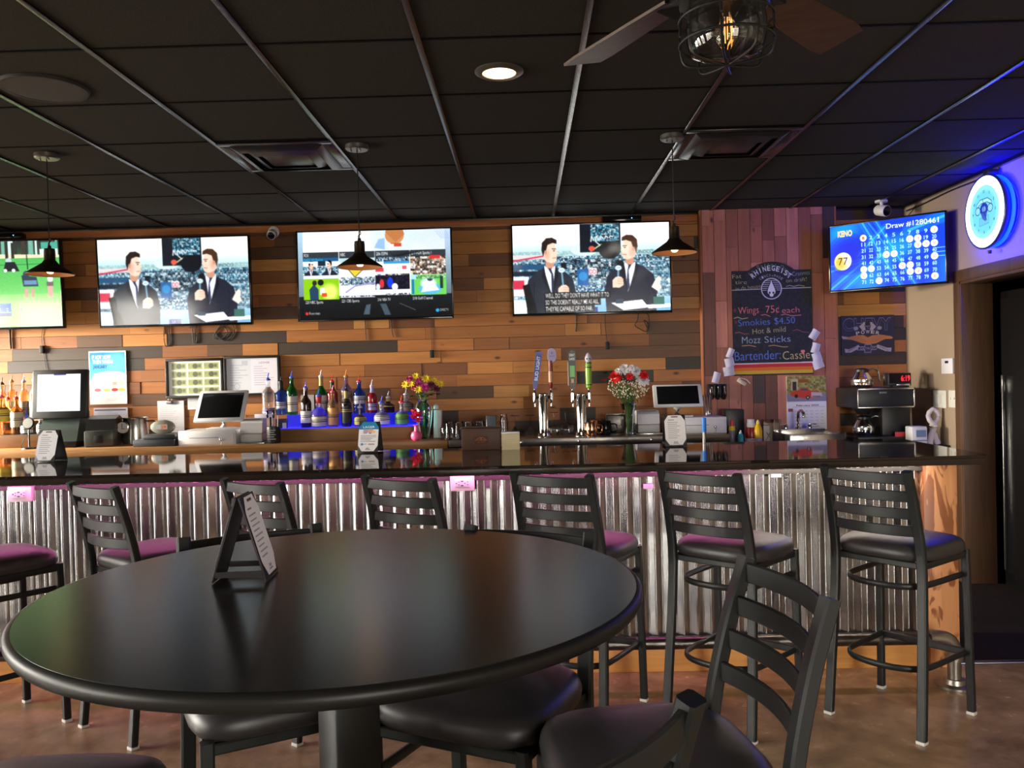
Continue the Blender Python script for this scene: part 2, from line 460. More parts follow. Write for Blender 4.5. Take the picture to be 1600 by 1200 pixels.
def studio(captions):
    p = Pic(300, 170, W_)
    p.vgrad(.16, .36, (1, 1, 1), c8(170, 215, 222))
    p.crowd(0, .3, 1, .36, [c8(150, 190, 185), c8(200, 225, 225), c8(120, 165, 170)], 3, .7)
    p.crowd(0, .36, 1, .62, CROWD, 3); p.crowd(0, .5, 1, .84, CROWD, 4, .75)
    for k in range(12): p.line([(0, .38 + .038 * k), (1, .4 + .037 * k)], 2, [c8(16, 40, 60), c8(200, 230, 240), c8(40, 100, 140)][k % 3], .4)
    p.crowd(.36, .4, .7, .62, [c8(12, 20, 30), c8(20, 45, 65), c8(230, 240, 245), c8(60, 110, 130)], 5)
    p.rect(0, .335, .26, .385, c8(225, 215, 220)); p.line([(0, .4), (.22, .345)], 3, c8(205, 60, 80))
    p.rect(0, .44, .2, .5, c8(35, 80, 120)); p.rect(0, .52, .2, .57, c8(18, 34, 52))
    p.ell(.46, .29, .09, .07, c8(215, 235, 240))
    p.rect(.43, 0, .69, .32, c8(14, 22, 34))
    p.crowd(.5, .01, .68, .2, [c8(14, 22, 34), c8(60, 160, 190), c8(200, 230, 235), c8(20, 60, 90)], 3)
    for k in range(5): p.line([(.5 + .03 * k, .2 - .01 * k), (.505 + .03 * k, .14), (.52 + .03 * k, .19 - .01 * k)], 2, c8(235, 235, 238))
    p.line([(.5, .31), (.56, .24), (.63, .2)], 2, c8(225, 235, 170)); p.line([(.53, .2), (.58, .28)], 2, c8(230, 240, 235))
    p.ell(.62, .3, .07, .1, c8(10, 16, 24)); p.ell(.505, .28, .02, .03, c8(230, 90, 70))
    p.rect(.41, .51, .482, .69, c8(25, 95, 165)); p.ell(.446, .59, .028, .05, c8(45, 140, 205))
    p.rect(.484, .5, .535, .575, c8(240, 235, 240)); p.text('DD', .488, .565, .05, c8(205, 30, 50), width=.042)
    p.crowd(.4, .7, .62, .84, [c8(60, 130, 170), c8(230, 245, 250), c8(20, 50, 80)], 3)
    p.rect(0, .58, .1, .8, c8(255, 235, 240)); p.rect(0, .62, .07, .72, c8(215, 50, 80))
    p.vgrad(.84, 1, c8(170, 215, 238), c8(120, 180, 214))
    p.poly([(.0, .84), (.3, .88), (.3, 1), (0, 1)], c8(245, 250, 255))
    p.text('SUNOCO', .775, .345, .035, c8(30, 70, 100), width=.12)
    man(p, .235, .42, .155, 1, SUIT, c8(38, 26, 24), .92, (.31, .515, .32, .74))
    p.poly([(.06, .68), (.1, .66), (.15, 1), (.09, 1)], c8(14, 16, 22))
    man(p, .745, .4, .15, -1, c8(30, 34, 52), c8(70, 44, 30), .98, (.672, .505, .668, .66))
    p.poly([(.88, .73), (.905, .65), (.93, .6), (.94, .64), (.935, .7), (.945, .74), (.92, .78)], SKIN)
    p.poly([(.62, .9), (.82, .87), (.86, .96), (.7, .985)], W_); p.poly([(.84, .93), (1, .92), (1, .96), (.86, .975)], W_)
    p.rect(.65, .86, .7, .91, c8(38, 60, 80)); p.rect(.89, .84, .96, .93, c8(60, 110, 100))
    p.rect(.455, .94, .535, 1, c8(20, 40, 130)); p.text('LS', .478, .985, .03, W_)
    if captions:
        for k, (t, w, y) in enumerate([("WELL, DO THEY DON'T HAVE WHAT IT TO", .41, .765), ("SO THIS DOESN'T REALLY ME AS ALL,", .345, .84), ("THEY'RE CAPABLE OF SO FAR.", .305, .915)]):
            p.rect(.196, y, .21 + w, y + .078, c8(14, 14, 18))
            p.text(t, .203, y + .062, .05, W_, width=w - .005, off=.012)
    return p

def guide():
    p = Pic(320, 184, W_)
    p.vgrad(0, .3, c8(238, 248, 255), W_); p.vgrad(.0, 1, c8(180, 215, 235), c8(90, 110, 125), 0, .035); p.vgrad(.0, 1, c8(200, 225, 240), c8(60, 80, 95), .965, 1)
    p.ell(.62, .1, .16, .26, c8(190, 215, 240), .5, .6); p.poly([(.5, .2), (.53, .1), (.57, .09), (.57, .22)], c8(150, 190, 235))
    p.ell(.635, .06, .062, .1, c8(205, 140, 85)); p.poly([(.575, .02), (.64, .14), (.7, .05), (.69, 0), (.58, 0)], c8(190, 120, 70)); p.rect(.61, .15, .68, .19, c8(200, 80, 50)); p.rect(.6, .16, .63, .22, W_)
    p.ell(.9, .1, .14, .2, c8(170, 190, 235), .4, .8)
    for k in range(6): p.line([(.9 + .014 * k, .02), (.94 + .01 * k, .11)], 1, c8(140, 165, 205), .6)
    p.vgrad(.74, 1, c8(26, 30, 34), c8(12, 14, 17))
    p.poly([(.42, .96), (.44, .85), (.47, .84), (.46, .96)], c8(90, 110, 122)); p.poly([(.53, .84), (.57, .84), (.6, .97), (.56, .97)], c8(80, 98, 110)); p.line([(.66, .84), (.76, .92)], 1.5, c8(90, 90, 85))
    xs = [.033, .27, .505, .735, .97]
    GR = c8(48, 56, 62)
    for k in range(4):
        p.rect(xs[k], .235, xs[k + 1] - .004, .31, GR)
        p.rect(xs[k], .31, xs[k + 1] - .004, .5, c8(240, 245, 248))
    for k, (t, w) in enumerate([('FOX', .03), ('NBC', .032), ('206 ESPN', .075), ('219 FOX Sports 1', .13)]):
        p.text(t, xs[k] + .008, .285, .035, W_, width=w, off=.01)
    p.rect(xs[0], .298, xs[1] - .004, .34, c8(26, 90, 140)); p.text('NASCAR Racing', .042, .332, .03, c8(60, 200, 250), width=.12)
    p.crowd(.033, .4, .266, .5, CROWD, 3)
    man(p, .085, .42, .05, 1, SUIT, K_, .9); man(p, .205, .415, .05, -1, SUIT, K_, .9); p.rect(.033, .5, .266, .54, c8(235, 245, 250))
    p.rect(.033, .34, .2, .36, W_); p.rect(.13, .335, .18, .39, c8(20, 40, 55))
    p.rect(.27, .31, .5, .36, c8(180, 215, 220)); p.rect(.27, .36, .5, .54, W_); p.poly([(.31, .4), (.45, .4), (.37, .53)], c8(245, 205, 60)); p.line([(.31, .4), (.37, .53), (.45, .4)], 1.5, c8(50, 40, 20))
    for k in range(9): p.line([(.63, .31), (.6 + .03 * k, .24)], 1.3, c8(25, 28, 32))
    p.crowd(.505, .31, .73, .36, [c8(15, 22, 30), c8(50, 90, 130), c8(200, 220, 230)], 3); p.rect(.56, .355, .73, .385, c8(60, 150, 210))
    p.rect(.505, .385, .73, .52, W_); p.rect(.505, .43, .56, .475, c8(225, 60, 80)); p.rect(.68, .41, .71, .45, c8(225, 90, 110)); p.crowd(.505, .5, .73, .53, [c8(30, 30, 40), W_], 3)
    p.crowd(.735, .31, .966, .52, [c8(24, 22, 24), c8(120, 50, 40), c8(240, 238, 230), c8(200, 170, 130), c8(30, 34, 30), W_], 5); p.rect(.86, .3, .93, .335, c8(215, 50, 50))
    p.rect(.033, .54, .266, .78, c8(140, 205, 20)); p.ell(.205, .69, .05, .09, c8(240, 250, 130), .9, .6)
    p.poly([(.075, .78), (.07, .66), (.1, .6), (.13, .66), (.13, .78)], c8(34, 66, 96)); p.ell(.105, .585, .015, .03, c8(50, 40, 40)); p.ell(.145, .58, .02, .035, c8(25, 25, 20)); p.rect(.14, .64, .17, .72, W_); p.rect(.15, .7, .185, .745, c8(225, 80, 40))
    p.crowd(.27, .53, .5, .62, [c8(60, 90, 110), W_, c8(150, 180, 190), c8(30, 60, 80)], 3); p.rect(.27, .62, .5, .76, c8(246, 246, 255)); p.line([(.31, .7), (.37, .63), (.5, .6)], 3, c8(160, 150, 215)); p.crowd(.27, .74, .5, .76, [c8(40, 60, 80), W_], 3)
    p.crowd(.505, .52, .73, .68, [c8(20, 18, 34), c8(40, 34, 60), c8(14, 14, 24)], 4); p.ell(.545, .61, .015, .05, c8(215, 50, 60)); p.ell(.6, .6, .02, .06, c8(25, 60, 220)); p.ell(.63, .65, .02, .04, W_); p.ell(.52, .65, .014, .04, c8(215, 225, 240)); p.rect(.505, .68, .73, .74, W_); p.crowd(.57, .725, .73, .745, [c8(30, 40, 60), W_], 3)
    p.rect(.735, .52, .966, .75, c8(110, 210, 90)); p.ell(.86, .68, .075, .065, c8(90, 185, 240), 1, .3); p.ell(.85, .62, .05, .06, c8(225, 242, 252), 1, .4); p.poly([(.8, .72), (.83, .6), (.88, .6), (.92, .7)], c8(235, 246, 255)); p.ell(.86, .57, .018, .025, c8(60, 66, 76)); p.crowd(.745, .53, .96, .57, [c8(90, 170, 80), c8(60, 120, 70), c8(200, 230, 210)], 3); p.rect(.74, .56, .757, .74, c8(30, 120, 200)); p.rect(.925, .54, .945, .68, c8(30, 60, 50)); p.rect(.735, .52, .77, .57, c8(170, 225, 245))
    p.vgrad(.78, 1, c8(24, 28, 32), c8(12, 14, 17), .036, .964)
    p.poly([(.42, .96), (.44, .85), (.47, .84), (.46, .96)], c8(74, 92, 104)); p.poly([(.53, .84), (.57, .84), (.6, .97), (.56, .97)], c8(66, 82, 94)); p.line([(.66, .84), (.76, .92)], 1.5, c8(90, 90, 85))
    for k, t in enumerate(['220 NBC Sports', '221 CBS Sports', '216 NBA TV', '218 Golf Channel']):
        p.text(t, xs[k] + .01, .82 - k * .006, .032, W_, width=[.115, .115, .085, .13][k], off=.008)
    p.ell(.05, .935, .01, .018, c8(225, 50, 50)); p.text('Favorites', .066, .948, .032, W_, width=.07)
    p.ell(.905, .93, .012, .02, c8(40, 160, 225)); p.text('DIRECTV', .922, .94, .028, W_, width=.055)
    return p

def golf():
    p = Pic(300, 170, c8(90, 190, 90))
    p.vgrad(0, .2, c8(40, 50, 46), c8(70, 90, 70))
    for k in range(16):
        x = .3 + .045 * k
        p.rect(x, 0, x + .014 + .01 * (k % 3), .17 + .03 * (k % 2), [c8(215, 240, 235), c8(50, 56, 56), c8(70, 60, 50), c8(120, 180, 160)][k % 4])
    p.rect(.88, .02, .99, .12, c8(80, 170, 150)); p.rect(.87, .1, .99, .19, c8(225, 245, 235))
    p.poly([(.0, .22), (.6, .15), (1, .17), (1, .2), (0, .27)], c8(235, 225, 190))
    p.vgrad(.2, .62, c8(86, 190, 96), c8(120, 215, 110)); p.vgrad(.62, 1, c8(150, 225, 120), c8(175, 235, 140))
    p.line([(.3, .28), (1, .27)], 1, c8(40, 110, 60)); p.line([(.78, .1), (.785, .33)], 2, c8(30, 50, 40))
    for x in (.6, .64): p.rect(x + .04, .02, x + .06, .2, c8(56, 52, 44))
    p.ell(.66, .23, .02, .035, c8(200, 215, 220)); p.poly([(.62, .35), (.64, .24), (.7, .24), (.73, .35)], c8(36, 40, 44)); p.ell(.635, .34, .012, .02, W_); p.ell(.69, .34, .012, .02, W_)
    p.ell(.77, .4, .02, .05, c8(60, 70, 90)); p.poly([(.74, .4), (.84, .42), (.85, .53), (.75, .53)], c8(50, 66, 84)); p.rect(.755, .46, .84, .51, c8(110, 150, 185)); p.rect(.755, .55, .78, .66, c8(214, 165, 150)); p.rect(.8, .55, .82, .66, c8(214, 165, 150))
    p.ell(.93, .44, .018, .05, W_); p.rect(.905, .48, .95, .53, c8(120, 110, 105)); p.rect(.91, .53, .945, .66, c8(222, 175, 160))
    p.rect(.2, .72, .66, .82, c8(46, 104, 190)); p.text('THE PLAYERS', .3, .8, .05, W_, width=.2); p.text(': :', .58, .81, .05, W_, width=.06); p.rect(.2, .83, .66, .87, c8(90, 90, 150)); p.text('- 8', .7, .81, .04, c8(60, 90, 150))
    return p

def keno():
    p = Pic(300, 172, c8(0, 62, 226))
    y, x = p.yy / p.H, p.xx / p.W
    n = np.sin(x * 11 + 4 * y) + np.sin(y * 9 - 6 * x + 1.5) + np.sin((x + y) * 7)
    k = np.clip((n + .4) / 3, 0, 1)[..., None]
    p.a[:] = p.a * (1 - k) + np.array(c8(0, 150, 245)) * k
    for (ax, ay, bx_, by, w) in [(.3, 0, .62, 1, 9), (.42, 0, .75, 1, 6), (0, .98, .3, .6, 10), (.12, 1, .45, .55, 8), (0, .62, .3, .55, 3), (0, .7, .3, .58, 3), (.35, 0, .55, .5, 3), (.7, .2, 1, .05, 14), (.25, .5, .5, .1, 7)]:
        p.line([(ax, ay), (bx_, by)], w * 2.2, c8(30, 190, 250), .28); p.line([(ax, ay), (bx_, by)], w * .5, c8(90, 240, 255), .55)
    for r in (.1, .13, .16, .19): p.ell(.16, .45, r, r * 1.74, c8(10, 30, 220), .3)
    for r in (.5, .56, .62): p.line([(.9, r), (1, r)], 1.5, c8(120, 240, 255))
    p.text('KENO', .072, .17, .085, c8(255, 250, 250), width=.135, off=.05); p.text('KENO', .074, .165, .075, c8(250, 205, 30), width=.128, off=.008)
    p.text('Draw #1280461', .51, .135, .075, W_, width=.44, off=.012)
    big = {(0, 0), (0, 9), (1, 6), (1, 7), (2, 7), (2, 8), (2, 9), (3, 3), (3, 4), (4, 9), (5, 0), (5, 1), (5, 5), (5, 6), (6, 0), (6, 6), (6, 7), (7, 2), (7, 9)}
    for r in range(8):
        for c in range(10):
            X = .306 + .0672 * c; Y = .232 + .096 * r
            t = str(r * 10 + c + 1)
            if (r, c) in big:
                p.ell(X, Y, .03, .052, W_); p.text(t, X, Y + .022, .045, c8(235, 120, 60), center=True, width=.022)
            else: p.text(t, X, Y + .03, .055, c8(190, 250, 255), center=True, off=.02, width=.026 if len(t) == 1 else .036)
    p.ell(.117, .555, .079, .137, c8(255, 252, 240)); p.ell(.085, .57, .04, .09, c8(250, 190, 40), .9, .9); p.ell(.1, .63, .05, .055, c8(255, 210, 90), .8, .9)
    p.text('77', .118, .61, .115, c8(30, 26, 24), center=True, width=.088)
    return p

def chalkboard():
    """bounding box of the board: x 0..1, y 0 = top of the arch"""
    p = Pic(250, 346, c8(40, 40, 50))
    n = rng.normal(0, .012, (p.H // 6 + 1, p.W // 6 + 1)).repeat(6, 0).repeat(6, 1)[:p.H, :p.W]
    p.a += n[..., None]
    Q = lambda x, y: ((x - 80 - (y - 130) * .026) / 737, (y + (x - 80) * .027 - 62) / 1050)
    def t(s, x, y, h, w, c, rot=0, **k):
        u, v = Q(x, y); p.text(s, u, v, h / 1050, c, ang=rot, width=w / 737, **k)
    CH = c8(225, 225, 230); PK = c8(225, 120, 130); BL = c8(92, 122, 220); TN = c8(190, 180, 140); LB = c8(150, 170, 205); GN = c8(130, 150, 120)
    # printed head
    for k, ch in enumerate('RHINEGEIST'):
        a = (-47 + 94 * k / 9) * PI / 180 * 1.05
        u, v = Q(448 + 205 * math.sin(a), 325 - 190 * math.cos(a) * 1.0); p.text(ch, u, v, .045, c8(215, 215, 240), ang=a * .72, center=True, off=.02, width=(.042 if ch != 'I' else .012))
    for k, ch in enumerate('CINCY-MADE'):
        a = (-38 + 76 * k / 9) * PI / 180
        u, v = Q(448 + 150 * math.sin(a), 330 - 140 * math.cos(a)); p.text(ch, u, v, .022, c8(190, 190, 220), ang=a, center=True, width=.02)
    a0, b0 = Q(80, 318), Q(352, 306); p.line([a0, b0], 1.8, c8(205, 205, 225)); p.line([Q(545, 300), Q(815, 290)], 1.8, c8(200, 200, 225))
    cx, cy = Q(452, 302); rx = 96 / 737
    p.ell(cx, cy, rx, rx * p.W / p.H, c8(205, 205, 235)); p.ell(cx, cy, rx * .92, rx * .92 * p.W / p.H, c8(36, 34, 62))
    for k in range(6):
        yy = -.75 + .18 * k; hw = math.sqrt(1 - yy * yy) * .9; gap = .08 + .08 * k
        for sgn in (-1, 1): p.line([(cx + sgn * gap * rx, cy + (yy - .02) * rx * p.W / p.H), (cx + sgn * hw * rx, cy + yy * rx * p.W / p.H)], 1.5, c8(205, 205, 235))
    dr = [(0, -.82), (.1, -.5), (.3, -.05), (.38, .25), (.34, .45), (.2, .52), (.16, .7), (0, .76), (-.16, .7), (-.2, .52), (-.34, .45), (-.38, .25), (-.3, -.05), (-.1, -.5)]
    p.poly([(cx + a * rx, cy + b * rx * p.W / p.H) for a, b in dr], c8(215, 215, 240))
    for sgn in (-1, 1): p.ell(cx + sgn * .18 * rx, cy + .38 * rx * p.W / p.H, .09 * rx, .11 * rx * p.W / p.H, c8(36, 34, 62))
    # chalk writing
    for k, ch in enumerate('St.Pattys Day'):
        a = (-52 + 96 * k / 12) * PI / 180
        u, v = Q(440 + 222 * math.sin(a), 318 - 222 * math.cos(a)); p.text(ch, u, v, .035, GN, ang=a * .8, center=True, off=-.012) if ch != ' ' else None
    t('Fat', 92, 212, 38, 84, TN, -.06, off=-.012); t('tire', 118, 262, 36, 108, TN, 0, off=-.012); t('in da house', 124, 322, 34, 232, TN, -.1, off=-.012)
    t('& Cranmts', 600, 192, 40, 205, LB, -.08, off=-.012); t('on draft!', 588, 246, 36, 190, TN, -.06, off=-.012)
    p.line([Q(588, 282), Q(620, 272), Q(660, 282), Q(700, 270), Q(755, 278)], 1.6, TN)
    t('*', 104, 545, 60, 26, c8(170, 60, 90)); t('Wings', 148, 538, 66, 190, PK, -.03, off=-.01); t('75¢', 402, 528, 68, 124, PK, -.03, off=-.01); t('each', 552, 528, 52, 160, PK, -.03, off=-.01)
    p.line([Q(545, 545), Q(580, 536), Q(640, 552), Q(725, 545)], 1.8, PK); p.line([Q(360, 548), Q(395, 540), Q(440, 558)], 1.8, PK); p.line([Q(108, 578), Q(140, 566), Q(185, 582), Q(235, 572)], 1.8, TN)
    t('*', 112, 655, 60, 24, c8(160, 50, 80)); t('Smokies', 148, 650, 62, 295, BL, -.03, off=-.01); t('$4.50', 482, 630, 62, 190, BL, -.02, off=-.01)
    t('Hot & mild', 282, 722, 50, 305, TN, -.05, off=-.014)
    p.line([Q(120, 712), Q(160, 705), Q(200, 722), Q(245, 720)], 1.8, c8(170, 90, 100)); p.line([Q(650, 692), Q(690, 676), Q(740, 700), Q(798, 706)], 1.8, c8(150, 70, 110))
    t('Mozz', 184, 812, 66, 172, LB, -.02, off=-.01); t('Sticks', 392, 802, 60, 240, LB, -.02, off=-.01)
    p.line([Q(182, 832), Q(250, 826), Q(310, 838)], 2, c8(200, 150, 120)); p.line([Q(430, 832), Q(480, 824), Q(560, 840), Q(605, 838)], 2, c8(200, 150, 120))
    t('Bartender:', 118, 970, 86, 425, BL, -.02, off=-.008); t('Cassie', 562, 958, 78, 250, c8(205, 190, 140), -.03, off=-.012)
    hx, hy = Q(745, 878); p.ell(hx - .012, hy, .014, .012, PK); p.ell(hx + .012, hy, .014, .012, PK); p.poly([(hx - .025, hy + .003), (hx + .025, hy + .003), (hx, hy + .03)], PK)
    # stripes along the foot
    for (ya, yb, c) in [(988, 1000, c8(225, 205, 215)), (998, 1032, c8(190, 50, 62)), (1030, 1062, c8(214, 112, 48)), (1060, 1090, c8(205, 165, 66))]:
        p.poly([Q(60, ya + 8), Q(900, ya - 16), Q(900, yb - 14), Q(60, yb + 8)], c)
    return p

def chevy():
    p = Pic(200, 150, c8(20, 22, 66))
    p.vgrad(0, 1, c8(24, 24, 80), c8(18, 20, 52))
    for ox, oy, c in ((-.006, 0, c8(92, 96, 160)), (.006, 0, c8(92, 96, 160)), (0, -.008, c8(110, 112, 170)), (0, .008, c8(92, 96, 160))):
        p.text('CHEVY', .04 + ox, .37 + oy, .3, c, width=.9, off=.02)
    p.text('CHEVY', .045, .37, .29, c8(24, 26, 76), width=.89, off=.01)
    P1 = c8(170, 160, 185)
    for sgn in (-1, 1):
        p.poly([(.5 + sgn * .1, .2), (.5 + sgn * .16, .28), (.5 + sgn * .1, .37), (.5 + sgn * .04, .37), (.5 + sgn * .06, .25)], P1); p.ell(.5 + sgn * .22, .32, .045, .045, c8(140, 140, 175)); p.rect(.5 + sgn * .06 - .03, .17, .5 + sgn * .06 + .03, .24, P1)
    p.ell(.5, .21, .05, .06, c8(16, 18, 46)); p.line([(.46, .27), (.54, .27)], 2, P1)
    for k, ch in enumerate('POWER'):
        p.text(ch, .32 + .09 * k, .46 - .03 * math.sin(PI * k / 4) + .02, .08, c8(205, 195, 210), center=True, off=.02, width=.07, ang=(-.2 + .1 * k))
    p.poly([(.03, .53), (.14, .53), (.3, .49), (.42, .49), (.5, .55), (.58, .5), (.75, .49), (.92, .53), (.97, .56), (.95, .6), (.82, .6), (.66, .7), (.5, .73), (.36, .68), (.2, .6), (.03, .58)], c8(190, 120, 80))
    p.poly([(.0, .5), (.12, .53), (.12, .57), (.03, .58)], P1); p.poly([(.42, .49), (.58, .49), (.5, .55)], c8(60, 20, 50))
    for k in range(8): p.line([(.14 + .03 * k, .53 - .004 * k), (.34 + .02 * k, .66)], .8, c8(150, 90, 60)); p.line([(.86 - .03 * k, .53 - .004 * k), (.66 - .02 * k, .66)], .8, c8(150, 90, 60))
    R = c8(165, 155, 185)
    p.poly([(.06, .82), (.14, .84), (.32, .73), (.36, .8), (.18, .92), (.07, .92)], R); p.poly([(.94, .82), (.86, .82), (.68, .73), (.64, .8), (.82, .9), (.93, .92)], R)
    p.text('HEARTBEAT', .13, .9, .035, c8(40, 36, 80), ang=-.5, width=.2); p.text('AMERICA', .7, .79, .035, c8(40, 36, 80), ang=.42, width=.2)
    bow = [(.32, .78), (.44, .78), (.44, .73), (.56, .73), (.56, .78), (.68, .78), (.65, .86), (.56, .86), (.55, .92), (.43, .92), (.44, .86), (.3, .86)]
    p.poly(bow, c8(34, 30, 84)); p.line(bow + bow[:1], 1.8, R); p.text('DETROIT', .5, .85, .055, R, center=True, width=.28)
    p.text('SINCE 1911', .5, .965, .02, c8(120, 116, 160), center=True, width=.16)
    p.line([(.0, .0), (1, 0), (1, 1), (0, 1), (0, 0)], 3, c8(12, 12, 34))
    return p

def poster():
    p = Pic(120, 180, W_)
    p.vgrad(.03, .56, c8(40, 135, 210), c8(95, 185, 238), .03, .97)
    p.ell(.75, .2, .3, .2, c8(130, 205, 245), .5, .8)
    p.text('IF NOT NOW', .09, .15, .07, W_, width=.5, off=.02); p.text('THEN WHEN?', .1, .235, .07, W_, width=.55, off=.02); p.text('JANUARY', .11, .325, .06, c8(30, 40, 80), width=.38, off=.02)
    p.poly([(.06, .56), (.12, .44), (.3, .4), (.5, .38), (.9, .4), (.95, .56)], c8(245, 245, 252))
    for k, (x, c) in enumerate([(.14, c8(232, 232, 240)), (.38, c8(240, 240, 246)), (.6, c8(240, 205, 200)), (.78, c8(245, 225, 215))]):
        p.rect(x, .42, x + .16, .72, c); p.rect(x, .5, x + .16, .53, c8(200, 200, 215)); p.line([(x, .42), (x, .72)], 1, c8(190, 190, 205))
        p.rect(x + .02, .58, x + .14, .64, [c8(240, 235, 245), c8(245, 250, 235), c8(225, 160, 150), c8(240, 215, 170)][k])
        p.ell(x + .08, .73, .09, .03, [c8(225, 120, 130), c8(190, 205, 110), c8(200, 50, 50), c8(240, 190, 80)][k])
    for k in range(6): p.line([(.45, .83 + .02 * k), (.9 - .1 * (k % 3), .83 + .02 * k)], .8, c8(190, 190, 205))
    return p

def lines_page(W, H, n=14, c=(.93, .93, .95), ink=(.5, .5, .56), head=True, x0=.12, x1=.88, y0=.14, y1=.9):
    p = Pic(W, H, c)
    if head: p.line([(.3, y0 - .05), (.7, y0 - .05)], 1.6, ink)
    for k in range(n):
        y = y0 + (y1 - y0) * k / n
        p.line([(x0, y), (x0 + (x1 - x0) * random.uniform(.45, 1), y)], .8, ink, .8)
    return p

def tent_card(kind):
    p = Pic(72, 104, c8(240, 236, 240)); I = c8(70, 66, 80)
    if kind == 'beer':
        p.rect(0, 0, 1, .26, c8(36, 132, 184)); p.text('LAGER', .5, .21, .07, W_, center=True, width=.58, off=.01)
        p.ell(.35, .32, .13, .08, c8(175, 165, 185)); p.ell(.6, .32, .15, .075, c8(214, 170, 160)); p.ell(.75, .34, .1, .05, c8(240, 200, 140)); p.rect(.2, .385, .4, .395, c8(60, 40, 40)); p.ell(.58, .39, .06, .012, c8(50, 40, 50))
        for k in range(5): p.line([(.12, .47 + .05 * k), ([.88, .88, .7, .62, .85][k], .465 + .05 * k)], 1.3, I)
        p.ell(.2, .76, .07, .04, c8(90, 130, 190)); p.line([(.28, .76), (.42, .75)], 2, c8(120, 150, 200)); p.rect(.52, .745, .82, .775, c8(120, 70, 60)); p.text('DRAFT', .54, .772, .02, c8(220, 200, 190), width=.26)
    else:
        p.rect(.34, .04, .66, .07, c8(80, 66, 60)); p.line([(.2, .16), (.46, .16)], 1.6, I)
        for k in range(9): p.line([(.16, .24 + .065 * k), (.16 + random.uniform(.4, .66), .24 + .065 * k)], 1.2, I, .8)
    p.text('MENU' if kind == 'beer' else 'BAR', .5, .92, .04, c8(60, 60, 90), center=True, width=.18, off=.01); p.line([(.38, .945), (.62, .945)], 1.4, c8(70, 70, 100))
    return p

def car_calendar():
    p = Pic(110, 150, c8(228, 224, 240))
    p.rect(0, 0, 1, .38, c8(150, 140, 90))
    p.crowd(0, 0, 1, .3, [c8(150, 130, 80), c8(110, 120, 60), c8(190, 175, 120), c8(90, 80, 50), c8(150, 160, 70)], 5, .8)
    p.rect(.12, .05, .28, .26, c8(190, 180, 150)); p.rect(.15, .1, .25, .26, c8(60, 50, 50)); p.rect(.3, .06, .55, .12, c8(150, 80, 50))
    p.rect(0, .33, 1, .47, c8(135, 130, 155))
    RD = c8(200, 66, 56)
    p.poly([(.1, .31), (.2, .27), (.3, .26), (.36, .22), (.52, .22), (.6, .27), (.8, .29), (.9, .33), (.88, .39), (.5, .42), (.18, .38), (.1, .35)], RD)
    p.poly([(.34, .265), (.38, .23), (.5, .23), (.56, .27)], c8(80, 80, 110)); p.poly([(.62, .3), (.88, .31), (.9, .38), (.62, .4)], c8(190, 180, 190)); p.ell(.24, .37, .04, .035, c8(40, 36, 40)); p.ell(.53, .4, .045, .038, c8(40, 36, 40)); p.ell(.53, .4, .02, .018, c8(210, 205, 215)); p.rect(.64, .37, .86, .39, c8(120, 110, 130))
    p.line([(.02, .47), (1, .47)], 1.2, c8(150, 140, 170))
    p.text('February 2020', .24, .56, .03, c8(40, 36, 60), width=.56, off=.008); p.line([(.15, .575), (.95, .575)], .8, c8(150, 145, 170))
    p.rect(.03, .6, .15, .66, c8(160, 80, 80))
    for r in range(5):
        for c in range(6): p.line([(.2 + .13 * c, .65 + .06 * r), (.26 + .13 * c, .65 + .06 * r)], .9, c8(150, 146, 170))
    p.rect(.35, .68, .43, .695, c8(30, 26, 40))
    p.line([(.25, .95), (.8, .94)], 1.2, c8(120, 110, 140))
    return p

def bills():
    p = Pic(130, 80, c8(250, 250, 240))
    for r in range(4):
        for c in range(3):
            if c == 0: x0 = .08
            x0 = .06 + .305 * c; y0 = .05 + .235 * r
            p.rect(x0, y0, x0 + .29, y0 + .2, c8(190, 195, 150)); p.rect(x0 + .015, y0 + .025, x0 + .275, y0 + .175, c8(160, 168, 120)); p.ell(x0 + .145, y0 + .1, .05, .075, c8(95, 100, 78)); p.rect(x0 + .2, y0 + .05, x0 + .255, y0 + .14, c8(110, 118, 90)); p.text('1', x0 + .03, y0 + .09, .05, c8(80, 90, 60))
    return p

def certificates():
    p = Pic(120, 84, c8(225, 226, 236))
    p.rect(.03, .04, .48, .94, c8(214, 218, 228)); p.rect(.5, .04, .97, .94, c8(230, 226, 238))
    for k in range(9):
        p.line([(.07, .2 + .07 * k), (.07 + random.uniform(.15, .36), .2 + .07 * k)], .8, c8(150, 154, 170)); p.line([(.54, .24 + .065 * k), (.54 + random.uniform(.15, .38), .24 + .065 * k)], .8, c8(150, 150, 170))
    p.rect(.3, .07, .42, .2, c8(190, 196, 208)); p.text('LICENSE', .64, .16, .05, c8(110, 110, 140), width=.2); p.ell(.2, .8, .06, .09, c8(170, 175, 190)); p.ell(.2, .8, .05, .075, c8(210, 214, 226))
    return p

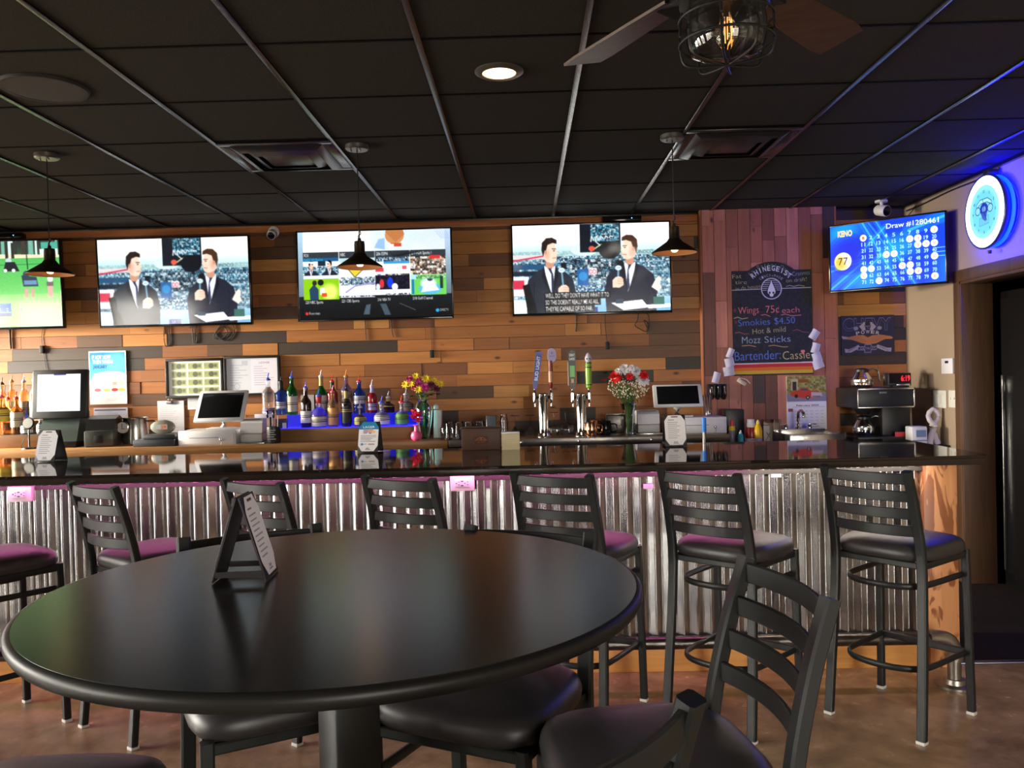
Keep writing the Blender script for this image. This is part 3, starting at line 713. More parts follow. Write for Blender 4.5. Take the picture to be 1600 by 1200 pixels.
def clock_face():
    p = Pic(150, 150, c8(150, 240, 255))
    p.ell(.5, .5, .38, .38, c8(120, 225, 245), 1, .15)
    N = c8(20, 30, 130)
    for h in range(12):
        a = PI * 2 * (h + 1) / 12
        p.text(str(h + 1), .5 + .36 * math.sin(a), .5 - .36 * math.cos(a) + .025, .05, N, .9, center=True, off=.005)
    p.poly([(.26, .34), (.38, .27), (.62, .27), (.74, .34), (.74, .4), (.6, .34), (.4, .34), (.26, .4)], c8(170, 240, 255)); p.line([(.26, .34), (.38, .27), (.62, .27), (.74, .34), (.74, .4), (.6, .34), (.4, .34), (.26, .4), (.26, .34)], 1.6, N)
    p.ell(.5, .45, .13, .11, c8(40, 60, 190)); p.ell(.5, .45, .06, .05, c8(110, 170, 240))
    for sgn in (-1, 1): p.ell(.5 + sgn * .2, .46, .085, .075, N); p.ell(.5 + sgn * .2, .46, .073, .063, c8(150, 225, 250))
    p.poly([(.4, .52), (.6, .52), (.55, .68), (.45, .62)], c8(60, 90, 200)); p.line([(.35, .6), (.65, .58), (.65, .72), (.35, .74), (.35, .6)], 1.2, c8(70, 110, 200))
    for k in range(5): p.line([(.37, .62 + .024 * k), (.63, .605 + .024 * k)], .8, c8(90, 130, 210))
    p.line([(.5, .5), (.58, .66)], 2, c8(16, 20, 60)); p.line([(.5, .5), (.47, .28)], 1.6, c8(16, 20, 60))
    return p

def pos_screen():
    p = Pic(90, 68, c8(250, 250, 255))
    p.rect(.38, 0, .66, .04, c8(60, 60, 140)); p.text('Tickets', .05, .2, .05, c8(190, 190, 205), width=.18); p.text('Open  Closed', .62, .17, .04, c8(200, 200, 205), width=.25)
    for k in range(4): p.line([(.05, .35 + .14 * k), (.95, .35 + .14 * k)], .6, c8(235, 235, 242))
    return p

def wordpic(W, H, bg, items, rects=()):
    p = Pic(W, H, bg)
    for r in rects: p.rect(*r)
    for (t, x, y, h, c, w) in items: p.text(t, x, y, h, c, center=True, width=w, off=.012)
    return p

PICS = dict(studio=soften(studio(False), 2), studio_cc=soften(studio(True), 1), guide=soften(guide(), 1), golf=soften(golf(), 1), keno=keno(), chalk=chalkboard(), chevy=chevy(), poster=poster(),
            beer=tent_card('beer'), card=tent_card('food'), calendar=car_calendar(), bills=bills(), cert=certificates(), clock=clock_face(), pos=pos_screen())
# ------------------------------------------------------------------ shared materials
BLK = mat('black_powder_coat', (.012, .013, .013), .4, var=.2, spec=.35)
VINYL = mat('black_vinyl', (.03, .027, .028), .42, var=.25, nscale=30, spec=.6)
GLIDE = mat('nylon_glide', (.6, .58, .54), .5)
LAMIN = mat('black_laminate', (.006, .006, .0055), .22, var=.3, nscale=60, spec=.7)
EPOXY = mat('dark_epoxy', (.016, .01, .008), .045, var=.4, nscale=3, spec=.7)
EDGE = mat('bar_edge', (.03, .022, .018), .22, var=.3)
STEEL = mat('stainless', (.62, .61, .59), .25, 1, var=.08)
CHROME = mat('chrome', (.8, .8, .82), .08, 1, var=.03)
DSTEEL = mat('dark_stainless', (.2, .185, .17), .3, 1, var=.15)
PLAST_B = mat('black_plastic', (.015, .015, .016), .4, var=.15)
GLOSS_B = mat('gloss_black', (.008, .008, .009), .12, var=.1)
PLAST_W = mat('white_plastic', (.72, .7, .72), .4, var=.04)
PAPER = mat('paper', (.78, .77, .8), .8, var=.04)
IVORY = mat('ivory_plate', (.72, .7, .62), .45, var=.03)
COPPER = mat('copper', (.85, .42, .25), .16, 1, var=.1)
BRONZE = mat('oiled_bronze', (.06, .042, .028), .35, .8, var=.3)
ORANGEIN = mat('shade_lining', (.55, .3, .16), .5, var=.1)
PIPE = mat('black_iron_pipe', (.11, .1, .09), .34, .9, var=.35)
RUBBER = mat('rubber', (.012, .012, .012), .7)
GLASS = thin_glass('clear_glass')
GLASS_T = thin_glass('teal_glass', (.5, .86, .86), .03, .9)
PPAPER = pic_mat('printed_paper', 0, .75, .3)
PBOARD = pic_mat('painted_board', 0, .7, .3)
PTIN = pic_mat('painted_tin', 0, .4, .5)
TVPIC = pic_mat('tv_screen', 1.5, .1, 1.0, 2.0)
KENOPIC = pic_mat('game_screen', 1.35, .3, .3)
POSPIC = pic_mat('till_screen', 1.4, .25, .5)
CLOCKPIC = pic_mat('lit_dial', 1.2, .3, .3)
PLANK = wood('reclaimed_planks', (.8, .74, .68), (1.12, 1.1, 1.08), 0, 1, .55, .55, attr=True)
PLANKV = wood('reclaimed_planks_upright', (.76, .68, .64), (1.12, 1.08, 1.06), 2, 1, .55, .5, attr=True)
TRIMW = wood('trim_wood', rgb(150, 84, 40), rgb(196, 120, 62), 0, 1, .5)
DARKW = wood('dark_casing', (.065, .03, .014), (.13, .062, .028), 2, 1, .45)
PINE = wood('knotty_pine', rgb(196, 134, 72), rgb(224, 164, 94), 0, .8, .4, .8)
POSTW = wood('scorched_pine', rgb(198, 134, 88), rgb(222, 160, 108), 2, .6, .4, .0, dark=(.42, .3, .24))
OAK = wood('oak_counter', rgb(150, 100, 52), rgb(196, 142, 84), 0, 1.2, .4)
RISERW = wood('riser_board', rgb(120, 84, 50), rgb(150, 108, 66), 0, .7, .55)
BEIGE = mat('beige_paint', (.36, .265, .18), .75, var=.05, nscale=3)
WHITEP = mat('dark_taupe_paint', (.13, .11, .09), .8, var=.05, nscale=3)

def floor_mat():
    m = bpy.data.materials.new('stained_concrete'); m.use_nodes = True
    nt = m.node_tree; b = nt.nodes['Principled BSDF']; L = nt.links.new; N = nt.nodes.new
    tc = N('ShaderNodeTexCoord')
    n1 = N('ShaderNodeTexNoise'); n1.inputs['Scale'].default_value = 1.7; n1.inputs['Detail'].default_value = 7; n1.inputs['Roughness'].default_value = .65; n1.inputs['Distortion'].default_value = 1.2
    n2 = N('ShaderNodeTexNoise'); n2.inputs['Scale'].default_value = 9; n2.inputs['Detail'].default_value = 6
    L(tc.outputs['Object'], n1.inputs['Vector']); L(tc.outputs['Object'], n2.inputs['Vector'])
    r = N('ShaderNodeValToRGB'); e = r.color_ramp.elements
    e[0].position = .3; e[0].color = (.19, .11, .062, 1); e[1].position = .72; e[1].color = (.5, .33, .2, 1)
    k = e.new(.5); k.color = (.33, .215, .12, 1)
    L(n1.outputs['Fac'], r.inputs['Fac'])
    mx = N('ShaderNodeMix'); mx.data_type = 'RGBA'; mx.blend_type = 'MULTIPLY'; mx.inputs[0].default_value = .7
    r2 = N('ShaderNodeValToRGB'); r2.color_ramp.elements[0].position = .35; r2.color_ramp.elements[0].color = (.6, .6, .62, 1); r2.color_ramp.elements[1].position = .6
    L(n2.outputs['Fac'], r2.inputs['Fac']); L(r.outputs['Color'], mx.inputs[6]); L(r2.outputs['Color'], mx.inputs[7])
    L(mx.outputs[2], b.inputs['Base Color'])
    rr = N('ShaderNodeMapRange'); rr.inputs['To Min'].default_value = .16; rr.inputs['To Max'].default_value = .34
    L(n2.outputs['Fac'], rr.inputs['Value']); L(rr.outputs['Result'], b.inputs['Roughness'])
    return m
FLOORM = floor_mat()
TILE = mat('black_ceiling_tile', (.05, .047, .042), .95, var=.3, nscale=160, bump=.3, spec=.1)
TEE = mat('black_tee', (.008, .008, .009), .24, var=.1, spec=.5)
TEE2 = mat('black_cross_tee', (.006, .006, .006), .8, var=.1, spec=.1)

# ------------------------------------------------------------------ room
XL, XR, YB, YF, CZ = -6.2, 2.98, 6.55, -3.4, 2.74

bm = NB(); bx(bm, XL, 4.6, YF, 4.2, -.1, 0); struct('floor', bm, FLOORM)
bm = NB(); bx(bm, XL, 4.6, 4.2, YB + .1, -.1, -.001); f2 = struct('floor', bm, mat('dark_mat_floor', (.034, .024, .014), .75, var=.4, nscale=25, bump=.3, spec=.2))
bm = NB(); bx(bm, 2.12, 4.6, 4.17, 4.21, 0, .008, .003); struct('trim_1', bm, DSTEEL)
bm = NB(); bx(bm, XL, 4.6, YF, YB + .1, CZ, CZ + .1); struct('ceiling', bm, TILE)
bm = NB()
xs = [-.365 + .61 * k for k in range(-10, 9)]
for x in xs:
    if XL < x < XR: bx(bm, x - .012, x + .012, YF, YB, CZ - .008, CZ + .002, .001)
for k in range(-11, 6):
    y = 3.06 + .61 * k
    if YF < y < YB: bx(bm, XL, XR, y - .007, y + .007, CZ - .004, CZ + .002, .001, 1)
for a in ((XL, XR, YB - .025, YB), (XR - .025, XR, YF, YB), (XL, XL + .025, YF, YB)):
    bx(bm, a[0], a[1], a[2], a[3], CZ - .022, CZ + .002, .001)
struct('trim_2', bm, [TEE, TEE2])

def planks(name, x0, x1, z0, z1, rows, y, yb, vertical, m, seed, tone=1.0):
    """board wall facing -y: every board has its own tint, gap and slight step"""
    r = random.Random(seed)
    pal = [(rgb(200, 134, 66), 22), (rgb(180, 114, 54), 26), (rgb(158, 98, 48), 22), (rgb(212, 150, 80), 10), (rgb(132, 80, 42), 16), (rgb(100, 66, 40), 10), (rgb(66, 49, 37), 8), (rgb(48, 39, 33), 8)]
    if vertical: pal = [(rgb(156, 94, 76), 24), (rgb(176, 108, 90), 22), (rgb(138, 80, 62), 18), (rgb(112, 66, 54), 14), (rgb(72, 52, 50), 14), (rgb(194, 126, 108), 14)]  # pinker palette: glow of neon clock and game screen is put into colour
    bag = [c for c, n in pal for _ in range(n)]
    V, Fc, C = [], [], []
    A0, A1, B0, B1 = (x0, x1, z0, z1) if not vertical else (z0, z1, x0, x1)
    h = (B1 - B0) / rows
    for k in range(rows):
        b0 = B0 + k * h + .0016; b1 = B0 + (k + 1) * h - .0016
        a = A0 - r.uniform(0, .6)
        while a < A1:
            n = a + r.choice([.28, .36, .45, .6, .62, .8, .95, 1.1, 1.2])
            s, e = max(a, A0), min(n, A1) - .0018
            a = n
            if e - s < .015: continue
            c = r.choice(bag); t = r.uniform(.85, 1.12) * tone; c = tuple(q * t for q in c)
            yf = y - r.choice([0, 0, .001, .002, .004])
            q = [(s, b0), (e, b0), (e, b1), (s, b1)]
            if vertical: q = [(b0, s), (b1, s), (b1, e), (b0, e)]
            i = len(V)
            V += [(px, yf, pz) for px, pz in q] + [(px, yb, pz) for px, pz in q]
            for f in ((0, 1, 2, 3), (4, 5, 1, 0), (5, 6, 2, 1), (6, 7, 3, 2), (7, 4, 0, 3)):
                Fc.append(tuple(i + g for g in f)); C += [c] * 4
    i = len(V); V += [(x0, yb, z0), (x1, yb, z0), (x1, yb, z1), (x0, yb, z1)]; Fc.append((i, i + 1, i + 2, i + 3)); C += [(.01, .008, .006)] * 4
    i = len(V); y2 = yb + .1; V += [(x0, y2, z0), (x1, y2, z0), (x1, y2, z1), (x0, y2, z1)]; Fc.append((i + 3, i + 2, i + 1, i)); C += [(.01, .008, .006)] * 4
    me = bpy.data.meshes.new(name); me.from_pydata(V, [], Fc)
    at = me.color_attributes.new('Col', 'FLOAT_COLOR', 'CORNER')
    at.data.foreach_set('color', np.array([(*c, 1) for c in C], dtype=np.float32).ravel())
    return tag(link(name, me, m, None), kind='structure')

planks('wall_back', XL, XR, .0, CZ - .0, 29, YB, YB + .02, False, PLANK, 5, .86)
bm = NB(); bx(bm, XL, 1.37, YB - .018, YB - .001, CZ - .075, CZ - .022, .003); struct('trim_3', bm, TRIMW)
PVX0, PVX1 = PX(1098, 6.47, 2.2), PX(1306, 6.47, 2.2)
planks('wall_back', PVX0, PVX1, .932, CZ - .0, 11, YB - .075, YB - .055, True, PLANKV, 9)
bm = NB(); bx(bm, PVX0 - .012, PVX0, YB - .08, YB, .932, CZ - .001, .002); bx(bm, PVX1, PVX1 + .012, YB - .08, YB, .932, CZ - .001, .002); struct('trim_4', bm, wood('pilaster_edge', rgb(120, 70, 46), rgb(160, 98, 66), 2))

# right wall with the doorway
DY0, DY1, DZ = 4.3, 5.72, 2.06
bm = NB()
bx(bm, XR, XR + .17, DY1, YB + .1, 0, CZ); bx(bm, XR, XR + .17, YF, DY0, 0, CZ); bx(bm, XR, XR + .17, DY0, DY1, DZ, CZ)
struct('wall_right', bm, BEIGE)
bm = NB()
bx(bm, XR - .018, XR, DY1 - .005, DY1 + .075, 0, DZ + .075, .004); bx(bm, XR - .018, XR, DY0 - .075, DY0 + .005, 0, DZ + .075, .004)
bx(bm, XR - .02, XR, DY0 - .075, DY1 + .075, DZ, DZ + .078, .004)
bx(bm, XR - .018, XR + .2, DY1 - .022, DY1 - .004, 0, DZ, .003); bx(bm, XR - .018, XR + .2, DY0 + .004, DY0 + .022, 0, DZ, .003); bx(bm, XR - .018, XR + .2, DY0, DY1, DZ - .02, DZ, .003)
struct('trim_5', bm, DARKW)
# the unlit room beyond
bm = NB()
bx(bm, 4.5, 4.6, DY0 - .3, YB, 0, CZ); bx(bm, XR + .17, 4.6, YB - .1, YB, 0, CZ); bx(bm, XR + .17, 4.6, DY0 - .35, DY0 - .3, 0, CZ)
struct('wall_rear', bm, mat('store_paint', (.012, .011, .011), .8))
# left wall and the wall behind, with windows
WL = [(-3.1, .3), (1.2, 4.2), (4.6, 6.2)]; WZ0, WZ1 = .3, 2.3
bm = NB(); prev = YF
for a, b in WL:
    bx(bm, XL - .15, XL, prev, a, 0, CZ); bx(bm, XL - .15, XL, a, b, 0, WZ0); bx(bm, XL - .15, XL, a, b, WZ1, CZ); prev = b
bx(bm, XL - .15, XL, prev, YB + .1, 0, CZ); struct('wall_left', bm, WHITEP)
WF = [(.7, 2.7)]
bm = NB(); prev = XL - .15
for a, b in WF:
    bx(bm, prev, a, YF - .15, YF, 0, CZ); bx(bm, a, b, YF - .15, YF, 0, WZ0); bx(bm, a, b, YF - .15, YF, WZ1, CZ); prev = b
bx(bm, prev, XR + .17, YF - .15, YF, 0, CZ); struct('wall_front', bm, WHITEP)
n = 0
FRM = mat('window_frame', (.03, .03, .03), .5)
for a, b in WL:
    n += 1; bm = NB()
    for y in (a, (a + b) / 2 - .02, b - .04): bx(bm, XL - .1, XL - .05, y, y + .04, WZ0, WZ1, .004)
    for z in (WZ0, WZ1 - .04): bx(bm, XL - .1, XL - .05, a, b, z, z + .04, .004)
    w = struct('window_%d' % n, bm, FRM)
    bm = NB(); bx(bm, XL - .08, XL - .075, a + .03, b - .03, WZ0 + .03, WZ1 - .03); obj('pane', bm, GLASS, w)
for a, b in WF:
    n += 1; bm = NB()
    for x in (a, (a + b) / 2 - .02, b - .04): bx(bm, x, x + .04, YF - .1, YF - .05, WZ0, WZ1, .004)
    for z in (WZ0, WZ1 - .04): bx(bm, a, b, YF - .1, YF - .05, z, z + .04, .004)
    w = struct('window_%d' % n, bm, FRM)
    bm = NB(); bx(bm, a + .03, b - .03, YF - .08, YF - .075, WZ0 + .03, WZ1 - .03); obj('pane', bm, GLASS, w)

# black cooler seen through the doorway
k = T('beverage_cooler', 'tall black glass-door cooler standing in the dark doorway', 'cooler', (3.2, 4.75, 0))
bm = NB(); bx(bm, .0, .6, -.38, .9, .0, 1.98, .01); obj('cabinet', bm, GLOSS_B, k)
bm = NB(); bx(bm, -.012, 0, -.36, .88, .1, 1.93, .004); obj('door', bm, GLOSS_B, k)
bm = NB(); bx(bm, -.03, -.012, .842, .853, .12, 1.4, .003); bx(bm, -.032, -.01, .838, .857, 1.3, 1.42, .004); tag(obj('handle', bm, STEEL, k), 'long thin steel handle')

# ------------------------------------------------------------------ ceiling things
def pendant(x, y, zr, label):
    t = T('pendant_lamp', label, 'lamp', (x, y, CZ), 0, 'pendants over the bar')
    bm = NB(); lathe(bm, [(.0, -.028), (.055, -.028), (.062, -.022), (.062, -.0025)], seg=24)
    sphere(bm, (.02, -.02, -.034), .006, 8); sphere(bm, (-.03, -.01, -.034), .006, 8); obj('canopy', bm, mat('canopy_steel', (.25, .24, .22), .35, .8), t)
    d = zr - CZ
    bm = NB(); tube(bm, [(0, 0, -.028), (0, 0, d + .14)], .003, 6); tube(bm, smoothpath([(0, 0, d + .2), (.008, 0, d + .18), (-.006, 0, d + .165), (0, 0, d + .14)]), .0025, 6); obj('cord', bm, PLAST_B, t)
    bm = NB(); lathe(bm, [(.008, d + .155), (.01, d + .14), (.026, d + .138), (.028, d + .12), (.028, d + .07), (.03, d + .066)][::-1], seg=20, cap=True); obj('socket', bm, BRONZE, t)
    bm = NB(); lathe(bm, [(.117, d - .001), (.12, d + .003), (.118, d + .007), (.075, d + .036), (.04, d + .06), (.03, d + .075), (.027, d + .076)], seg=36, cap=False)
    sh = obj('shade', bm, BRONZE, t)
    bm = NB(); lathe(bm, [(.116, d + .0), (.074, d + .032), (.038, d + .057), (.02, d + .07)], seg=36, cap=False); tag(obj('lining', bm, ORANGEIN, sh), 'warm orange inside of the shade')
    bm = NB(); lathe(bm, [(.0, d + .004), (.012, d + .006), (.021, d + .018), (.022, d + .03), (.014, d + .048), (.012, d + .066)], seg=16); obj('bulb', bm, mat('warm_bulb', (1, .7, .4), .5, emis=(1, .55, .22), es=14, var=0), t)
    return t
pendant(-2.53, 4.42, 2.095, 'dark cone pendant lamp hanging before the golf television')
pendant(-.866, 4.42, 2.09, 'dark cone pendant lamp hanging before the channel guide television')
pendant(.80, 4.40, 2.12, 'dark cone pendant lamp beside the captioned television')

t = T('downlight', 'round warm recessed downlight glowing in the black ceiling', 'light', (-.078, 3.41, CZ))
bm = NB(); lathe(bm, [(.07, -.012), (.085, -.012), (.1, -.004), (.1, -.0005)], seg=36, cap=False); lathe(bm, [(.07, -.012), (.066, -.004)], seg=36, cap=False); obj('ring', bm, mat('downlight_ring', (.1, .09, .08), .4), t)
bm = NB(); lathe(bm, [(.0, -.0095), (.05, -.0095), (.068, -.008), (.068, -.006)], seg=36); obj('lens', bm, mat('downlight_lens', (1, .8, .5), .5, emis=(1, .62, .25), es=6, var=0), t)

t = T('ceiling_speaker', 'flush round dark speaker grille in the ceiling', 'speaker', (-1.97, 3.44, CZ))
bm = NB(); lathe(bm, [(.15, -.012), (.165, -.012), (.172, -.002), (.172, -.0005)], seg=40, cap=False); obj('rim', bm, mat('speaker_rim', (.03, .028, .026), .7), t)
bm = NB(); lathe(bm, [(0, -.011), (.152, -.011), (.152, -.008)], seg=40); obj('grille', bm, mat('speaker_cloth', (.045, .042, .04), .7, nscale=200), t)

def vent(x, y, label):
    t = T('ceiling_vent', label, 'vent', (x, y, CZ), 0, 'square air vents')
    bm = NB(); s = .297
    for a in ((-s, s, -s, -s + .05), (-s, s, s - .05, s), (-s, -s + .05, -s + .05, s - .05), (s - .05, s, -s + .05, s - .05)):
        bx(bm, a[0], a[1], a[2], a[3], -.012, -.0005, .002)
    obj('frame', bm, TEE, t)
    VM = mat('vent_blade', (.05, .048, .05), .3, .5)
    for i, (ro, ri, z0, z1) in enumerate([(.245, .2, -.012, -.034), (.185, .135, -.014, -.036), (.12, .0, -.018, -.03)]):
        bm = NB()
        sq = lambda r, z: [Vector((-r, -r, z)), Vector((r, -r, z)), Vector((r, r, z)), Vector((-r, r, z))]
        if ri > 0: loft(bm, [sq(ro, z0), sq(ri, z1), sq(ri - .004, z1), sq(ro - .006, z0 + .004)], True, False, smooth=False); 
        else: loft(bm, [sq(ro, z0 - .006), sq(ro - .02, z1), sq(.01, z1)], True, True, smooth=False)
        obj('vane', bm, VM, t)
    bm = NB(); bx(bm, -s + .05, s - .05, -s + .05, s - .05, -.006, -.0008); obj('backing', bm, RUBBER, t)
vent(-1.28, 4.595, 'dark square air vent beside the pendant before the channel guide')
vent(1.16, 4.595, 'dark square air vent beside the pendant near the captioned television')

# fan with caged light, at rest
fx, fy = .525, 2.11
t = T('ceiling_fan', 'ceiling fan with brown blades and a caged glass light', 'fan', (fx, fy, CZ))
bm = NB(); lathe(bm, [(.075, -.0005), (.075, -.03), (.05, -.06), (.02, -.065)][::-1], seg=28); tube(bm, [(0, 0, -.06), (0, 0, -.14)], .015, 10); obj('mount', bm, BLK, t)
bm = NB(); lathe(bm, [(.07, -.31), (.12, -.3), (.135, -.25), (.135, -.18), (.11, -.14), (.05, -.13)], seg=32); mo = obj('motor', bm, BLK, t)
BLADE = wood('fan_blade', (.07, .035, .022), (.13, .07, .042), 0, 1, .45)
for a in (118.5, 45.5, -26.5, -98.5, 189.5):
    A = math.radians(a); M = Matrix.Rotation(A, 3, 'Z') @ Matrix.Rotation(math.radians(-13), 3, 'X')
    bm = NB()
    out = [(.18, -.05), (.35, -.062), (.6, -.075), (.665, -.07), (.67, .07), (.6, .075), (.35, .062), (.18, .05)]
    loft(bm, [[M @ Vector((x, y, -.005)) + Vector((0, 0, -.24)) for x, y in out], [M @ Vector((x, y, .003)) + Vector((0, 0, -.24)) for x, y in out]], True, True, smooth=False)
    b = obj('blade', bm, BLADE, t); b.rotation_euler = (0, 0, 0)
    bm = NB(); M2 = Matrix.Rotation(A, 3, 'Z')
    loft(bm, [[M2 @ Vector(p) for p in r] for r in ([(.11, -.03, -.262), (.11, .03, -.262), (.11, .03, -.25), (.11, -.03, -.25)], [(.24, -.04, -.264), (.24, .04, -.251), (.24, .04, -.243), (.24, -.04, -.255)])], True, True, smooth=False)
    obj('blade_arm', bm, BLK, b)
bm = NB(); lathe(bm, [(.1, -.335), (.115, -.32), (.1, -.305), (.06, -.3)], seg=32); lk = obj('light_collar', bm, BLK, t)
bm = NB(); lathe(bm, [(.0, -.455), (.06, -.452), (.088, -.44), (.098, -.415), (.1, -.37), (.092, -.33)], seg=36, cap=False); gl = obj('glass_shade', bm, GLASS, t)
bm = NB()
for k in range(4):
    A = PI / 4 * k + .45
    pts = [(r * math.cos(A) * s, r * math.sin(A) * s, z) for s, seq in ((1, [(.108, -.32), (.115, -.37), (.114, -.43), (.1, -.462), (.05, -.472)]), (-1, [(.0001, -.474), (.05, -.472), (.1, -.462), (.114, -.43), (.115, -.37), (.108, -.32)])) for r, z in seq]
    tube(bm, smoothpath(pts, 4), .0035, 6)
for r, z in ((.116, -.36), (.116, -.42)):
    tube(bm, [(r * math.cos(2 * PI * i / 32), r * math.sin(2 * PI * i / 32), z) for i in range(32)], .0035, 6, closed=True)
obj('cage', bm, BLK, t)
bm = NB(); lathe(bm, [(.0, -.435), (.018, -.43), (.03, -.41), (.03, -.385), (.014, -.355), (.013, -.33)], seg=20); obj('bulb', bm, thin_glass('bulb_glass', (1, .9, .75)), t)
bm = NB()
for k in range(4):
    a = PI / 2 * k; tube(bm, [(.012 * math.cos(a), .012 * math.sin(a), -.415), (.014 * math.cos(a), .014 * math.sin(a), -.36)], .0012, 5)
obj('filament', bm, mat('filament', (1, .6, .3), .5, emis=(1, .4, .1), es=3, var=0), t)

def camera_dome(loc, rz, label):
    t = T('security_camera', label, 'camera', loc, rz, 'security cameras')
    bm = NB(); lathe(bm, [(.045, 0), (.045, .012), (.03, .02)], M=Matrix.Rotation(PI / 2, 3, 'X'), seg=24); obj('base', bm, PLAST_W, t)
    bm = NB(); M = Matrix.Rotation(PI / 2 + .45, 3, 'X'); lathe(bm, [(.03, .015), (.036, .03), (.036, .085), (.03, .092)], M=M, seg=24); bd = obj('housing', bm, PLAST_W, t)
    bm = NB(); lathe(bm, [(.0, .0955), (.024, .095), (.03, .0915)][::-1], M=M, seg=24); obj('lens', bm, GLOSS_B, bd)
p = P(428, 363, 6.53); camera_dome((p.x, YB - .019, p.z), 0, 'small white security camera on the wooden trim between televisions')
bm = NB()
p = P(1377, 318, 6.3)
t = T('security_camera', 'white security camera with a black front under the ceiling corner', 'camera', (p.x, 6.3, CZ), 0, 'security cameras')
bm = NB(); lathe(bm, [(.045, -.015), (.045, -.0005)], seg=24); tube(bm, [(0, 0, -.012), (0, -.01, -.05)], .012, 8); obj('base', bm, PLAST_W, t)
bm = NB(); M = Matrix.Rotation(.35, 3, 'Z') @ Matrix.Rotation(PI / 2 + .25, 3, 'X'); lathe(bm, [(.03, -.05), (.04, -.035), (.042, .05), (.038, .058)], (0, 0, -.075), M=M, seg=24); bd = obj('housing', bm, PLAST_W, t)
bm = NB(); lathe(bm, [(.0, .061), (.033, .0605), (.038, .057)][::-1], (0, 0, -.075), M=M, seg=24); obj('lens', bm, GLOSS_B, bd)
# ------------------------------------------------------------------ bar and back counter
BY = 4.16            # face of the corrugated metal
BX0, BX1 = -6.0, 1.95
BTZ = 1.07
ANR = .25
def corr_mat():
    m = mat('galvanised', (.62, .63, .64), .13, 1, var=0)
    nt = m.node_tree; b = nt.nodes['Principled BSDF']; L = nt.links.new; N = nt.nodes.new
    tc = N('ShaderNodeTexCoord'); nz = N('ShaderNodeTexNoise'); nz.inputs['Scale'].default_value = 14; nz.inputs['Detail'].default_value = 5
    mp = N('ShaderNodeMapping'); mp.inputs['Scale'].default_value = (1, 1, .35)
    L(tc.outputs['Object'], mp.inputs['Vector']); L(mp.outputs['Vector'], nz.inputs['Vector'])
    r = N('ShaderNodeMapRange'); r.inputs['To Min'].default_value = .1; r.inputs['To Max'].default_value = .24
    L(nz.outputs['Fac'], r.inputs['Value']); L(r.outputs['Result'], b.inputs['Roughness'])
    tg = N('ShaderNodeTangent'); tg.direction_type = 'RADIAL'; tg.axis = 'Z'
    L(tg.outputs[0], b.inputs['Tangent']); b.inputs['Anisotropic'].default_value = .9; b.inputs['Anisotropic Rotation'].default_value = ANR
    return m
bar = T('bar_counter', 'long bar front clad in corrugated metal with a scorched wood end post', 'bar', (0, BY, 0))
per, amp = .0678, .012
n = int((BX1 - BX0) / per * 16)
bm = NB(); top = []; bot = []
for i in range(n + 1):
    x = BX0 + (BX1 - BX0) * i / n
    a = 2 * PI * x / per; y = -.0092 * (math.sin(a) - math.sin(3 * a) / 9 + math.sin(5 * a) / 25)
    top.append(Vector((x, y, 1.012))); bot.append(Vector((x, y, .172)))
loft(bm, [bot, top], False, False); obj('corrugated_panel', bm, corr_mat(), bar, 80)
bm = NB(); bx(bm, BX0, 2.1, .02, .55, 0, 1.024); obj('body', bm, mat('bar_core', (.05, .035, .025), .7), bar)
bm = NB(); bx(bm, BX0, 1.95, -.014, .02, .0, .168, .003); obj('kick_board', bm, PINE, bar)
bm = NB(); bx(bm, 1.95, 2.115, -.03, .12, .0, 1.024, .004); obj('end_post', bm, POSTW, bar)
bm = NB(); bx(bm, BX0, 1.95, -.0165, .016, .16, .18, .002); obj('lower_trim', bm, PLAST_B, bar)
bm = NB(); bx(bm, BX0, 1.95, -.022, -.0125, .977, .998, .002); tag(obj('upper_trim', bm, mat('grey_trim', (.06, .055, .055), .6), bar), 'thin grey strip along the top of the metal')
for i in range(0, 40):
    x = BX0 + (3 * i + .25) * per
    if x < BX1:
        bm = NB(); sphere(bm, (x, -amp - .001, .975), .006, 6); obj('screw', bm, STEEL, bar)

bt = T('countertop', 'glossy black resin bar top running across the room', 'bar top', (0, 3.93, BTZ))
bm = NB(); R = .05
pts = [(BX0, 0), (2.12, 0), (2.155, .012), (2.175, .05), (2.2, 1.02), (BX0, 1.02)]
loft(bm, [[Vector((x, y, -.012)) for x, y in pts], [Vector((x, y, -.002)) for x, y in pts], [Vector((x - .002 * (x > 0), y + .002 * (1 if y < .5 else -1), 0)) for x, y in pts]], True, True, smooth=False); obj('surface', bm, EPOXY, bt)
bm = NB(); pts2 = [(BX0, .002), (2.118, .002), (2.15, .014), (2.17, .05), (2.195, 1.015), (BX0, 1.015)]
loft(bm, [[Vector((x, y, -.044)) for x, y in pts2], [Vector((x, y - .004, -.038)) for x, y in pts2], [Vector((x, y - .004, -.016)) for x, y in pts2], [Vector((x, y, -.0121)) for x, y in pts2]], True, True, smooth=False); obj('edge_board', bm, EDGE, bt)

# led strips under the overhang
for x0, x1, nm, lab, em, es in ((BX0, 1.1, 'light_strip', 'pink glowing light strip under the bar top lip', (1, .2, .56), 58), (1.11, 1.94, 'light_strip', 'white glowing light strip under the bar top by the end post', (1, .84, .7), 95)):
    t = T(nm, lab, 'light strip', (x0, BY - .09, BTZ - .044))
    bm = NB(); bx(bm, 0, x1 - x0, -.008, .008, -.005, 0.0, .0008); obj('channel', bm, PLAST_W, t)
    bm = NB(); bx(bm, 0, x1 - x0, -.006, .006, -.0075, -.005); obj('diffuser', bm, mat('strip_glow_%d' % int(es), (1, 1, 1), .5, emis=em, es=es, var=0), t)

